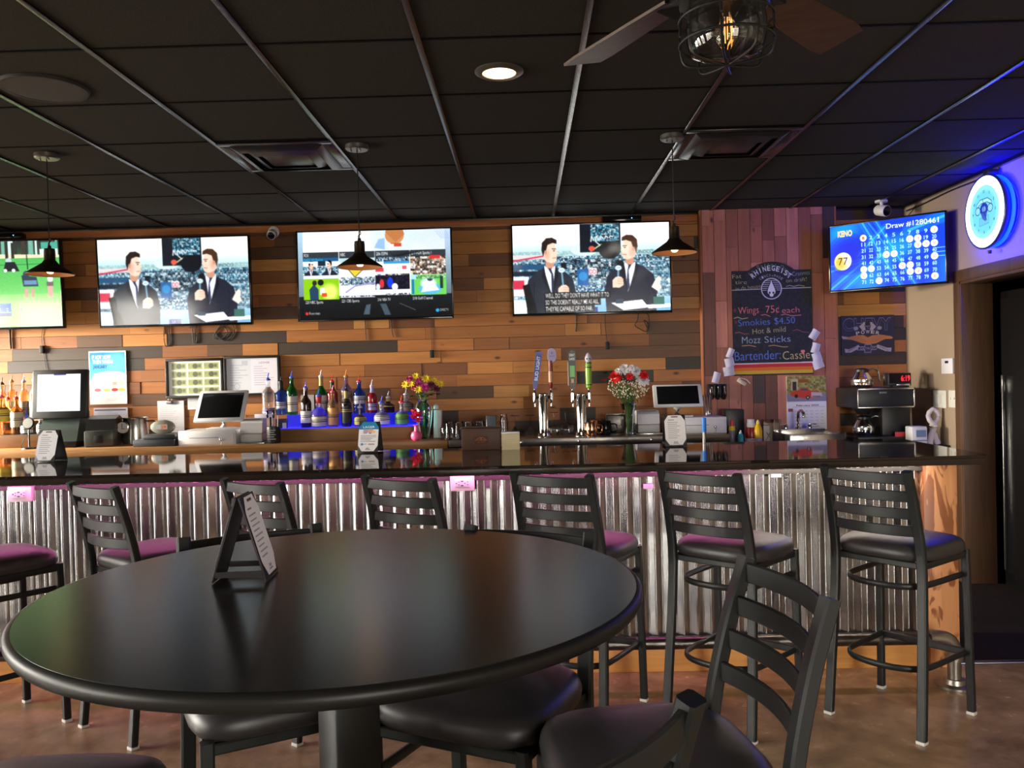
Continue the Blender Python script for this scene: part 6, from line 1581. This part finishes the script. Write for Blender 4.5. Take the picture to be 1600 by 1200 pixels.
# ------------------------------------------------------------------ glasses
GG = 'glasses on the steel counter'
def glass(kind, px, Y, label, s=1.0):
    t = T({'pint': 'pint_glass', 'rocks': 'rocks_glass', 'martini': 'martini_glass', 'wine': 'wine_glass', 'flute': 'tall_glass'}[kind], label, 'glass', C(px, Y), 0, GG)
    b = NB(); f = NB()
    if kind == 'pint': lathe(b, [(.043 * s, .0), (.043 * s, .004), (.033 * s, .11 * s), (.031 * s, .118 * s)], seg=24, cap=False); lathe(f, [(0, .108 * s), (.031 * s, .108 * s), (.031 * s, .119 * s), (0, .119 * s)], seg=24)
    if kind == 'rocks': lathe(b, [(.036 * s, 0), (.042 * s, .085 * s), (.041 * s, .088 * s)], seg=24, cap=False); lathe(f, [(0, 0), (.036 * s, 0), (.036 * s, .012), (0, .012)], seg=24)
    if kind == 'flute': lathe(b, [(.036, 0), (.034, .012), (.028, .06), (.03, .11), (.024, .15), (.022, .165)][::1], seg=24, cap=False); lathe(f, [(0, .155), (.024, .155), (.024, .168), (0, .168)], seg=24)
    if kind == 'martini': lathe(b, [(.058, 0), (.058, .002), (.004, .075)], seg=28, cap=False); tube(f, [(0, 0, .072), (0, 0, .15)], .004, 8); lathe(f, [(.036, .152), (.034, .156), (.004, .15)][::-1], seg=28)
    if kind == 'wine': lathe(b, [(.032, 0), (.042, .035), (.04, .06), (.02, .085), (.004, .092)], seg=28, cap=False); tube(f, [(0, 0, .09), (0, 0, .165)], .004, 8); lathe(f, [(.034, .168), (.032, .171), (.004, .165)][::-1], seg=28)
    obj('bowl', b, GLASS, t); obj('foot' if kind in ('martini', 'wine') else 'thick_base', f, GLASS, t)
names = ['first', 'second', 'third', 'fourth']
for k, px in enumerate((697, 712, 728, 742)): glass('rocks', px, 5.97, 'short glass, %s from the white paper block in the front row' % names[k])
for k, px in enumerate((703, 718, 733, 750)): glass('pint', px, 6.12, 'upturned pint glass, %s from the white paper block in the back row' % names[k], 1.0)
glass('flute', 788, 6.05, 'tall clear glass between the slate box and the martini glasses')
glass('martini', 805, 6.1, 'upturned martini glass beside the tall clear glass'); glass('martini', 829, 6.1, 'upturned martini glass touching the first beer tower')
glass('wine', 866, 6.12, 'upturned wine glass touching the first beer tower'); glass('wine', 884, 6.12, 'upturned wine glass midway between the two beer towers'); glass('wine', 900, 6.16, 'upturned wine glass touching the second beer tower')
t = T('slate_box', 'small dark slate-blue napkin box among the glasses', 'box', C(769, 6.05)); bm = NB(); bx(bm, -.035, .033, -.04, .05, 0, .16, .003); obj('box', bm, mat('slate_blue', (.05, .07, .08), .5), t)
bm = NB(); bx(bm, -.039, -.0355, -.04, .05, 0, .16, .001); obj('side', bm, STEEL, t)

# beer towers
def tower(px, label, handles):
    t = T('beer_tower', label, 'beer tower', C(px, 5.98), 0, 'beer towers')
    Ht = P(px, 614, 5.98).z - CZB
    bm = NB(); lathe(bm, [(.037, .016), (.0375, Ht - .01), (.034, Ht), (0, Ht + .002)], seg=32, cap=False); obj('column', bm, CHROME, t)
    bm = NB(); lathe(bm, [(.056, 0), (.056, .006), (.046, .012), (.04, .03), (.037, .032)], seg=32); obj('flange', bm, CHROME, t)
    for s, (hlab, h, build) in zip((-1, 1), handles):
        bm = NB(); x = s * .058; z = Ht - .03
        tube(bm, [(s * .03, -.0, z), (x, -.0, z)], .012, 10); tube(bm, [(x, 0, z - .03), (x, 0, z + .03)], .014, 10); tube(bm, smoothpath([(x, -.004, z - .02), (x, -.03, z - .03), (x, -.034, z - .065)]), .008, 8); lathe(bm, [(.007, z + .028), (.012, z + .036), (.006, z + .05), (.006, z + .06)], (x, 0, 0), 12); sphere(bm, (s * .018, -.034, Ht - .012), .013, 10)
        f = obj('faucet', bm, CHROME, t)
        hd = build(f, Vector((x, 0, z + .058)), h); 
        if hlab: tag(hd, hlab)
    return t
def h_blue(par, o, h):
    bm = NB(); L_ = [(.012, 0), (.018, .05), (.02, h * .25), (.024, h * .98), (.02, h)]
    loft(bm, [[o + Vector((sx * w + z_ * .14, sy * .012, z_)) for sx, sy in ((-1, -1), (1, -1), (1, 1), (-1, 1))] for w, z_ in L_], True, True, smooth=False); a = obj('tap_handle', bm, mat('tap_blue', (.02, .04, .3), .3), par)
    p = Pic(24, 120, c8(24, 44, 140)); p.a[:] = c8(26, 46, 150); p.text('BUD LIGHT', .78, .93, .0, W_) if 0 else None
    q = Pic(150, 26, c8(26, 46, 150)); q.text('BUD LIGHT', .04, .82, .62, c8(225, 230, 245), width=.9, off=.02)
    s = pic_mesh('lettering', q, h * .72, .036, PTIN, a); s.rotation_euler = (0, -PI / 2 + .14, 0); s.location = o + Vector((h * .6 * .14 - .001, -.0135, h * .56))
    return a
def h_red(par, o, h):
    bm = NB(); lathe(bm, [(.006, 0), (.012, .01), (.012, .05)], o, 12); lathe(bm, [(.014, .05), (.017, .07), (.016, h * .6), (.018, h * .68)], o, 14); a = obj('tap_handle', bm, mat('tap_red', (.22, .02, .02), .25), par)
    bm = NB(); lathe(bm, [(.0165, h * .16), (.0175, h * .16), (.0172, h * .42), (.0165, h * .42)], o, 14); tag(obj('pale_band', bm, mat('tap_tan', (.55, .3, .18), .4), a), 'tan band')
    bm = NB(); lathe(bm, [(.0, -.008), (.034, -.008), (.036, 0), (.034, .008), (0, .008)], o + Vector((.012, -.004, h * .8)), 24, M=Matrix.Diagonal(Vector((1, 1, 1.5))) @ Matrix.Rotation(PI / 2, 3, 'X')); bd = obj('badge', bm, mat('tap_lilac', (.36, .3, .52), .35), a)
    q = wordpic(40, 50, c8(150, 135, 190), [('Michelob', .5, .62, .1, c8(60, 40, 120), .8)], [(.42, .1, .58, .34, c8(70, 60, 150))]); s = pic_mesh('badge_print', q, .042, .06, PTIN, bd); s.location = o + Vector((.012, -.0135, h * .8))
    bm = NB(); petals(bm, o + Vector((.01, 0, h * .96)), .002, 5, .5, .03, .006); obj('gold_top', bm, mat('gold', (.8, .5, .1), .25, 1), a)
    return a
def h_green(par, o, h):
    bm = NB(); loft(bm, [[o + Vector((sx * w, sy * .014, z_)) for sx, sy in ((-1, -1), (1, -1), (1, 1), (-1, 1))] for w, z_ in [(.012, 0), (.022, .03), (.026, h * .7), (.028, h * .94), (.006, h)]], True, True, smooth=False); a = obj('tap_handle', bm, mat('tap_dark', (.03, .035, .03), .35), par)
    q = wordpic(72, 240, c8(40, 46, 42), [('GREAT', .5, .1, .075, W_, .84), ('LAKES', .5, .21, .075, W_, .84)], [(.06, .3, .94, .36, c8(30, 40, 30)), (.14, .37, .86, .7, c8(110, 185, 90)), (.2, .72, .8, .95, c8(70, 60, 50)), (.3, .75, .7, .87, c8(200, 150, 110))]); s = pic_mesh('panel', q, .046, h * .88, PTIN, a); s.location = o + Vector((0, -.0148, h * .49))
    bm = NB(); bx(bm, -.032, -.027, -.004, .004, h * .1, h * .7); bmesh.ops.translate(bm, vec=o, verts=bm.verts); obj('pale_edge', bm, IVORY, a)
    return a
def h_skull(par, o, h):
    bm = NB(); lathe(bm, [(.008, 0), (.02, .012), (.022, .03), (.024, h * .5), (.023, h * .72), (.016, h * .76)], o, 18); a = obj('tap_handle', bm, mat('tap_green', (.26, .48, .05), .3), par)
    bm = NB(); lathe(bm, [(.014, h * .72), (.024, h * .78), (.025, h * .86), (.016, h * .94), (.005, h)], o, 18); hd = tag(obj('drop_head', bm, mat('tap_pale', (.6, .56, .7), .35), a), 'pale drop-shaped top with two dark eyes')
    bm = NB()
    for dx in (-.011, .01): sphere(bm, o + Vector((dx, -.021, h * .83)), .006, 8)
    obj('eyes', bm, RUBBER, hd)
    bm = NB()
    for z_ in (.1, .58, .7): lathe(bm, [(.0243, h * z_), (.0246, h * z_ + .008)], o, 18, cap=False)
    obj('dark_bands', bm, mat('tap_dark'), a)
    return a
tower(850, 'chrome beer tower with blue and red tap handles', [('dark blue tap handle with white lettering', .27, h_blue), ('red tap handle with oval lilac badge', .3, h_red)])
tower(909, 'chrome beer tower with black and lime green tap handles', [('black and green tap handle with white words', .28, h_green), ('lime green tap handle with pale drop top', .26, h_skull)])

def mug(px, Y, lab, m, s=1.0):
    t = T('copper_mug' if m is COPPER else 'black_mug', lab, 'mug', C(px, Y), random.uniform(-.4, .2), 'mugs beside the second beer tower')
    bm = NB(); lathe(bm, [(.036 * s, 0), (.044 * s, .02), (.046 * s, .05), (.04 * s, .09 * s), (.042 * s, .098 * s), (.04 * s, .098 * s), (.037 * s, .09 * s), (.04 * s, .02), (0, .01)], seg=24, cap=False); obj('body', bm, m, t)
    bm = NB(); tube(bm, smoothpath([(.042 * s, 0, .08), (.075 * s, 0, .075), (.075 * s, 0, .03), (.044 * s, 0, .02)]), .005, 8); obj('handle', bm, m, t)
    return t
mug(924, 5.97, 'front copper mug next to the second beer tower', COPPER); mug(931, 6.1, 'copper mug behind the front one by the second beer tower', COPPER, 1.1); mug(946, 6.05, 'glossy black mug beside the copper mugs', GLOSS_B, 1.05)
t = T('steel_tray', 'dull steel bin behind the red and white carnations', 'bin', C(975, 6.3)); bm = NB(); bx(bm, -.13, .13, -.08, .08, 0, .135, .008); obj('bin', bm, DSTEEL, t); bm = NB(); bx(bm, -.14, .14, -.09, .09, .1355, .145, .003); obj('lid', bm, STEEL, t)

# pole with blue tape, plastic cups
t = T('steel_pole', 'thin steel pole wrapped in blue tape rising behind the bar', 'pole', (PX(1101, 5.05, 1.0), 5.05, 0))
bm = NB(); tube(bm, [(0, 0, .0), (0, 0, 1.21)], .011, 12); lathe(bm, [(.05, 0), (.05, .008), (.02, .012)], seg=16); obj('pole', bm, DSTEEL, t)
bm = NB(); lathe(bm, [(.0125, 1.125), (.0135, 1.13), (.0135, 1.205), (.012, 1.212)], seg=14, cap=False); tag(obj('tape', bm, mat('blue_tape', (.02, .2, .75), .5), t), 'bright blue tape')
for k, (px, lab) in enumerate(((1104, 'clear plastic tumbler on the cash drawer beside the tablet'), (1111, 'clear plastic tumbler on the cash drawer by the upright boards'))):
    t = T('plastic_tumbler', lab, 'tumbler', (PX(px, 6.2, CZB + dh2), 6.2 + .08 * k, CZB + dh2 + .0005), 0, 'tumblers on the drawer'); bm = NB(); lathe(bm, [(.024, 0), (.03, .15), (.031, .152)], seg=20, cap=False); obj('wall', bm, GLASS, t); bm = NB(); lathe(bm, [(0, 0), (.024, 0), (.024, .004), (0, .004)], seg=20); obj('base', bm, GLASS, t)

# ------------------------------------------------------------------ condiments, sink, coffee corner
def LCn(px, Y): return (PX(px, Y, LZ), Y, LZ)
t = T('ketchup_bottle', 'red ketchup squeeze bottle with a white cap and label', 'ketchup', LCn(1174, 6.05)); Hk = P(1174, 655, 6.05).z - LZ
bm = NB(); lathe(bm, [(.036, 0), (.041, .01), (.042, Hk * .45), (.036, Hk * .62), (.032, Hk * .72)], seg=24); obj('body', bm, mat('ketchup', (.28, .012, .012), .25), t)
bm = NB(); lathe(bm, [(.028, Hk * .72), (.03, Hk * .74), (.03, Hk * .86), (.026, Hk * .87), (.026, Hk), (0, Hk)], seg=24); obj('cap', bm, PLAST_W, t)
bm = NB(); lathe(bm, [(.0425, Hk * .12), (.0428, Hk * .34)], seg=24, cap=False); lb = obj('label', bm, LBL['white'], t)
q = wordpic(30, 24, c8(210, 200, 205), [('57', .5, .85, .3, c8(90, 60, 70), .4)], [(.1, .15, .9, .3, c8(120, 40, 50))]); s = pic_mesh('print', q, .04, .03, PPAPER, lb); s.location = (0, -.0435, Hk * .24)
t = T('mustard_bottle', 'yellow mustard squeeze bottle with a pale label', 'mustard', LCn(1185, 6.02)); Hk = P(1185, 656, 6.02).z - LZ
bm = NB(); lathe(bm, [(.026, 0), (.03, .01), (.03, Hk * .6), (.025, Hk * .72), (.012, Hk * .86)], seg=24); obj('body', bm, mat('mustard', (.85, .5, .01), .3), t)
bm = NB(); lathe(bm, [(.013, Hk * .86), (.011, Hk * .94), (.004, Hk)], seg=14); obj('nozzle', bm, mat('mustard_tip', (.85, .7, .2), .35), t)
bm = NB(); lathe(bm, [(.0305, Hk * .15), (.0307, Hk * .36)], seg=24, cap=False); obj('label', bm, LBL['lilac'], t)
t = T('soap_bottle', 'small bottle of turquoise hand gel with a pump', 'soap', LCn(1157.5, 6.0)); Hk = P(1157, 672, 6.0).z - LZ
bm = NB(); lathe(bm, [(.019, 0), (.021, .006), (.021, Hk * .7), (.012, Hk * .82)], seg=18); obj('body', bm, mat('turquoise_gel', (.05, .45, .6), .15), t)
bm = NB(); lathe(bm, [(.01, Hk * .82), (.01, Hk * .9), (.004, Hk * .91), (.004, Hk)], seg=12); tube(bm, [(0, 0, Hk - .004), (0, -.02, Hk - .006)], .004, 6); obj('pump', bm, PLAST_W, t)
t = T('hot_sauce_bottle', 'small hot sauce bottle with a yellow collar and red top', 'sauce', LCn(1144, 6.1)); Hk = P(1144, 655, 6.1).z - LZ
bm = NB(); lathe(bm, [(.022, 0), (.024, .005), (.024, Hk * .55), (.012, Hk * .68), (.011, Hk * .76)], seg=18); obj('body', bm, mat('sauce_glass', (.3, .26, .3), .15), t)
bm = NB(); lathe(bm, [(.024, Hk * .6), (.025, Hk * .62), (.022, Hk * .76)], seg=14, cap=False); obj('collar', bm, mat('collar_yellow', (.85, .6, .03), .4), t)
bm = NB(); lathe(bm, [(.012, Hk * .76), (.012, Hk * .92), (.005, Hk)], seg=12); obj('cap', bm, POUR['red'], t)
t = T('dark_caddy', 'black caddy behind the hot sauce and ketchup', 'caddy', LCn(1146, 6.3)); bm = NB(); bx(bm, -.07, .07, -.06, .06, 0, .27, .004); obj('caddy', bm, PLAST_B, t)
for k, (px, w, lab) in enumerate(((1199, 16, 'clear bin holding crossed stirrers and lilac sheets by the mustard'), (1213, 12, 'narrower empty clear bin beside the sink'))):
    t = T('straw_bin', lab, 'bin', LCn(px, 6.15), 0, 'clear bins'); r = sz(w / 2, 6.15); Hb = P(px, 655, 6.15).z - LZ
    bm = NB()
    for a in ((-r, r, -.04, -.038), (-r, r, .038, .04), (-r, -r + .002, -.038, .038), (r - .002, r, -.038, .038)): bx(bm, a[0], a[1], a[2], a[3], 0, Hb)
    bx(bm, -r, r, -.04, .04, 0, .003); obj('walls', bm, GLASS, t)
    if k == 0:
        bm = NB(); bx(bm, -r * .8, r * .5, -.0, .01, .004, Hb * .75); obj('sheets', bm, mat('lilac_paper'), t)
        bm = NB(); box(bm, (0, -.02, Hb * .35), (.006, .004, .09), 0, Matrix.Rotation(.5, 3, 'Y')); box(bm, (.012, -.02, Hb * .35), (.006, .004, .08), 0, Matrix.Rotation(-.6, 3, 'Y')); tag(obj('stirrers', bm, mat('maroon', (.15, .02, .03), .4), t), 'crossed maroon stirrers')
t = T('hand_sink', 'small stainless hand sink with a blue-lit rim', 'sink', (PX(1263, 6.1, 1.0), 6.1, LZ)); w = sz(84, 6.1) / 2
bm = NB()
bx(bm, -w, w, -.2, -.18, 0.0005, .098, .004); bx(bm, -w, w, .2, .3, 0.0005, .11, .004); bx(bm, -w, -w + .02, -.18, .2, 0.0005, .095, .003); bx(bm, w - .02, w, -.18, .2, 0.0005, .095, .003); bx(bm, -w + .02, w - .02, -.18, .2, 0.0005, .01); obj('basin', bm, STEEL, t)
bm = NB(); tube(bm, smoothpath([(0.0, .22, .1), (0, .22, .2), (0, .2, .235), (0, .15, .25), (0, .1, .235), (.0, .09, .2)]), .011, 10); lathe(bm, [(.022, .11), (.02, .125), (.012, .13)], (0, .22, 0), 14); obj('faucet', bm, CHROME, t)
for s in (-1, 1): bm = NB(); lathe(bm, [(.018, .11), (.018, .13), (.012, .14)], (s * .09, .24, 0), 12); box(bm, (s * .11, .23, .143), (.06, .014, .008), .003); obj('tap', bm, CHROME, t)
for k, (px, lab) in enumerate(((1306, 'small plastic cup beside the sink'), (1316, 'small plastic cup between the sink and the coffee maker'))):
    t = T('plastic_cup', lab, 'cup', LCn(px, 5.95), 0, 'small cups by the sink'); bm = NB(); lathe(bm, [(.022, 0), (.03, .105), (.031, .107)], seg=18, cap=False); obj('wall', bm, GLASS, t); bm = NB(); lathe(bm, [(0, 0), (.022, 0), (.022, .003), (0, .003)], seg=18); obj('base', bm, GLASS, t)

# coffee maker
Yc = 6.1
x0, x1 = PX(1335, Yc, 1.3), PX(1424, Yc, 1.3); zt = P(1378, 606, Yc).z; zb = P(1378, 637, Yc).z
t = T('coffee_maker', 'black commercial coffee maker in the corner', 'coffee maker', ((x0 + x1) / 2, Yc, LZ), .0); w = (x1 - x0) / 2
bm = NB(); bx(bm, -w, w, -.05, .36, zb - LZ, zt - LZ, .006); obj('head', bm, PLAST_B, t)
bm = NB()
for a in ((-w, w, zt - LZ - .012, zt - LZ), (-w, w, zb - LZ, zb - LZ + .01), (-w, -w + .01, zb - LZ, zt - LZ), (w - .01, w, zb - LZ, zt - LZ)): bx(bm, a[0], a[1], -.058, -.05, a[2], a[3], .002)
obj('trim', bm, STEEL, t)
p_ = wordpic(40, 12, c8(30, 30, 32), [('BUNN', .5, .85, .6, c8(190, 190, 185), .8)]); s = pic_mesh('badge', p_, .06, .018, PTIN, t); s.location = (-.02, -.051, zt - LZ - .032)
bm = NB(); bx(bm, .0, w, .02, .36, .06, zb - LZ, .006); obj('tower', bm, PLAST_B, t)
bm = NB(); bx(bm, -w, w, -.05, .36, 0, .06, .008); obj('base', bm, PLAST_B, t)
bm = NB(); lathe(bm, [(.04, zb - LZ - .05), (.075, zb - LZ - .012), (.078, zb - LZ)], (-w * .5, .1, 0), 24); obj('brew_basket', bm, PLAST_B, t)
bm = NB(); bx(bm, .06, .14, -.053, -.05, .055, .09, .001); obj('red_label', bm, LBL['red'], t)
def carafe(loc, lab):
    t = T('coffee_carafe', lab, 'carafe', loc, 0, 'coffee carafes')
    bm = NB(); lathe(bm, [(.06, 0), (.078, .02), (.08, .05), (.06, .09), (.045, .115), (.05, .125)], seg=28, cap=False); lathe(bm, [(0, .001), (.06, .001)], seg=28); obj('glass', bm, GLASS, t)
    bm = NB(); lathe(bm, [(.052, .12), (.052, .135), (.03, .145), (0, .147)], seg=24); obj('lid', bm, PLAST_B, t)
    bm = NB(); lathe(bm, [(.0815, .045), (.0815, .06)], seg=28, cap=False); obj('band', bm, STEEL, t)
    bm = NB(); sweep(bm, smoothpath([(.045, 0, .125), (.09, 0, .14), (.12, 0, .12), (.13, 0, .07), (.135, 0, .04)]), rrect(.02, .01, .002)); obj('handle', bm, STEEL, t)
carafe((PX(1347, 6.25, zt), 6.25, zt + .0005), 'empty glass carafe on top of the coffee maker')
carafe(((x0 + x1) / 2 - w * .5, 6.2, LZ + .0605), 'glass carafe under the brew head of the coffee maker')
t = T('digital_clock', 'black digital clock with red digits on the coffee maker', 'clock', (PX(1406, 6.12, zt), 6.12, zt + .0005))
w_ = sz(36, 6.12) / 2; bm = NB(); bx(bm, -w_, w_, 0, .09, .012, .105, .006); bx(bm, -w_ * .6, w_ * .75, -.008, .06, 0, .0125, .003); obj('case', bm, PLAST_B, t)
p_ = Pic(60, 34, (.02, .0, .0)); p_.text('6:19', .56, .78, .56, c8(255, 40, 50), width=.42, off=.015); s = pic_mesh('display', p_, w_ * 1.8, .07, pic_mat('red_digits', 2.5, .25, .5), t); s.location = (0, -.001, .066)
bm = NB(); bx(bm, -w_ * .3, w_ * .85, -.006, 0, .013, .024, .001); obj('buttons', bm, STEEL, t)
t = T('napkin_pack', 'white and blue pack of napkins beside the coffee maker', 'napkins', (2.77, 5.97, LZ))
bm = NB(); bx(bm, -.05, .06, -.05, .06, 0, .135, .01); obj('pack', bm, PLAST_W, t); bm = NB(); bx(bm, -.02, .05, -.0512, -.05, .06, .11); bx(bm, -.045, .055, -.0512, -.05, .03, .04); obj('print', bm, mat('pack_blue', (.16, .26, .42), .5), t)
t = T('white_towel', 'twisted white towel standing in a loop beside the napkin pack', 'towel', (2.905, 5.99, LZ))
bm = NB(); TW = mat('towel', (.62, .56, .54), .9, var=.15, nscale=90, bump=.6)
tube(bm, smoothpath([(-.03, 0, .0), (-.012, 0, .08), (.01, -.01, .13), (-.028, -.01, .17), (-.035, 0, .215), (.0, .0, .25), (.035, 0, .215), (.028, .01, .17), (-.004, .012, .13), (.01, .01, .07), (.03, 0, .0)], 5), .019, 10, scl=[1.2 - .4 * math.sin(PI * i / 50) + .1 * math.sin(i * 2.1) for i in range(51)]); obj('cloth', bm, TW, t)
# ------------------------------------------------------------------ daylight through the windows, world, camera
def area(name, loc, rot, sx, sy, power, col=(1, 1, 1), spread=PI):
    l = bpy.data.lights.new(name, 'AREA'); l.shape = 'RECTANGLE'; l.size = sx; l.size_y = sy; l.energy = power; l.color = col; l.spread = spread
    o = bpy.data.objects.new(name, l); COL.objects.link(o); o.location = loc; o.rotation_euler = rot
    return o
def portal(name, loc, rot, sx, sy):
    o = area(name, loc, rot, sx, sy, 1); o.data.cycles.is_portal = True
for a, b in WL: portal('window_portal', (XL - .16, (a + b) / 2, (WZ0 + WZ1) / 2), (0, -PI / 2, 0), WZ1 - WZ0, b - a)
for a, b in WF: portal('window_portal', ((a + b) / 2, YF - .16, (WZ0 + WZ1) / 2), (PI / 2, 0, 0), b - a, WZ1 - WZ0)
# added area lamp standing in for low sun, aimed at the end bottles
o = area('added_sun_lamp', (XL - .17, 5.75, 1.75), (0, 0, 0), .9, 1.1, 130, (1, .9, .74), math.radians(50))
o.rotation_euler = (Vector((-3.75, 6.3, 1.2)) - o.location).to_track_quat('-Z', 'Y').to_euler()
# downlight
l = bpy.data.lights.new('downlight_beam', 'SPOT'); l.energy = 12; l.color = (1, .75, .45); l.spot_size = 2.2; l.shadow_soft_size = .06
o = bpy.data.objects.new('downlight_beam', l); COL.objects.link(o); o.location = (-.078, 3.41, CZ - .03)

w = bpy.data.worlds.new('sky'); SC.world = w; w.use_nodes = True
nt = w.node_tree; bg = nt.nodes['Background']
tc = nt.nodes.new('ShaderNodeTexCoord'); sp = nt.nodes.new('ShaderNodeSeparateXYZ'); cr = nt.nodes.new('ShaderNodeValToRGB')
mr = nt.nodes.new('ShaderNodeMapRange'); mr.inputs['From Min'].default_value = -.5; mr.inputs['From Max'].default_value = .5
nt.links.new(tc.outputs['Generated'], sp.inputs[0]); nt.links.new(sp.outputs['Z'], mr.inputs['Value']); nt.links.new(mr.outputs['Result'], cr.inputs['Fac'])
e = cr.color_ramp.elements; e[0].position = .0; e[0].color = (.24, .21, .17, 1); e[1].position = 1; e[1].color = (1, .95, .86, 1)
k = e.new(.36); k.color = (.34, .31, .26, 1); k = e.new(.49); k.color = (.95, .9, .8, 1)
nt.links.new(cr.outputs['Color'], bg.inputs['Color']); bg.inputs['Strength'].default_value = 34

cam = bpy.data.cameras.new('camera'); cam.sensor_fit = 'HORIZONTAL'; cam.sensor_width = 36; cam.lens = F / 1600 * 36; cam.clip_start = .05; cam.clip_end = 100
co = bpy.data.objects.new('camera', cam); COL.objects.link(co)
R3 = Matrix(((_ex.x, -_ex.y, -_ex.z), (_d.x, -_d.y, -_d.z), (_ez.x, -_ez.y, -_ez.z)))
co.matrix_world = Matrix.Translation(EYE) @ R3.to_4x4()
SC.camera = co
SC.view_settings.view_transform = 'Standard'; SC.view_settings.look = 'None'; SC.view_settings.gamma = 1; SC.view_settings.use_curve_mapping = False
SC.view_settings.exposure = -.1
cy = SC.cycles
cy.use_denoising = True; cy.max_bounces = 8; cy.diffuse_bounces = 3; cy.glossy_bounces = 4; cy.transmission_bounces = 6; cy.transparent_max_bounces = 12
cy.caustics_reflective = False; cy.caustics_refractive = False; cy.sample_clamp_indirect = 8; cy.use_light_tree = True

# a thing of one piece is that piece
for e in [o for o in COL.objects if o.type == 'EMPTY' and o.parent is None]:
    if len(e.children) == 1 and not e.children[0].children:
        c = e.children[0]; nm = e.name
        M = e.matrix_basis @ c.matrix_basis
        props = {k: e[k] for k in e.keys()}
        c.parent = None; c.matrix_basis = M
        for k in c.keys(): del c[k]
        for k, v in props.items(): c[k] = v
        bpy.data.objects.remove(e); c.name = nm
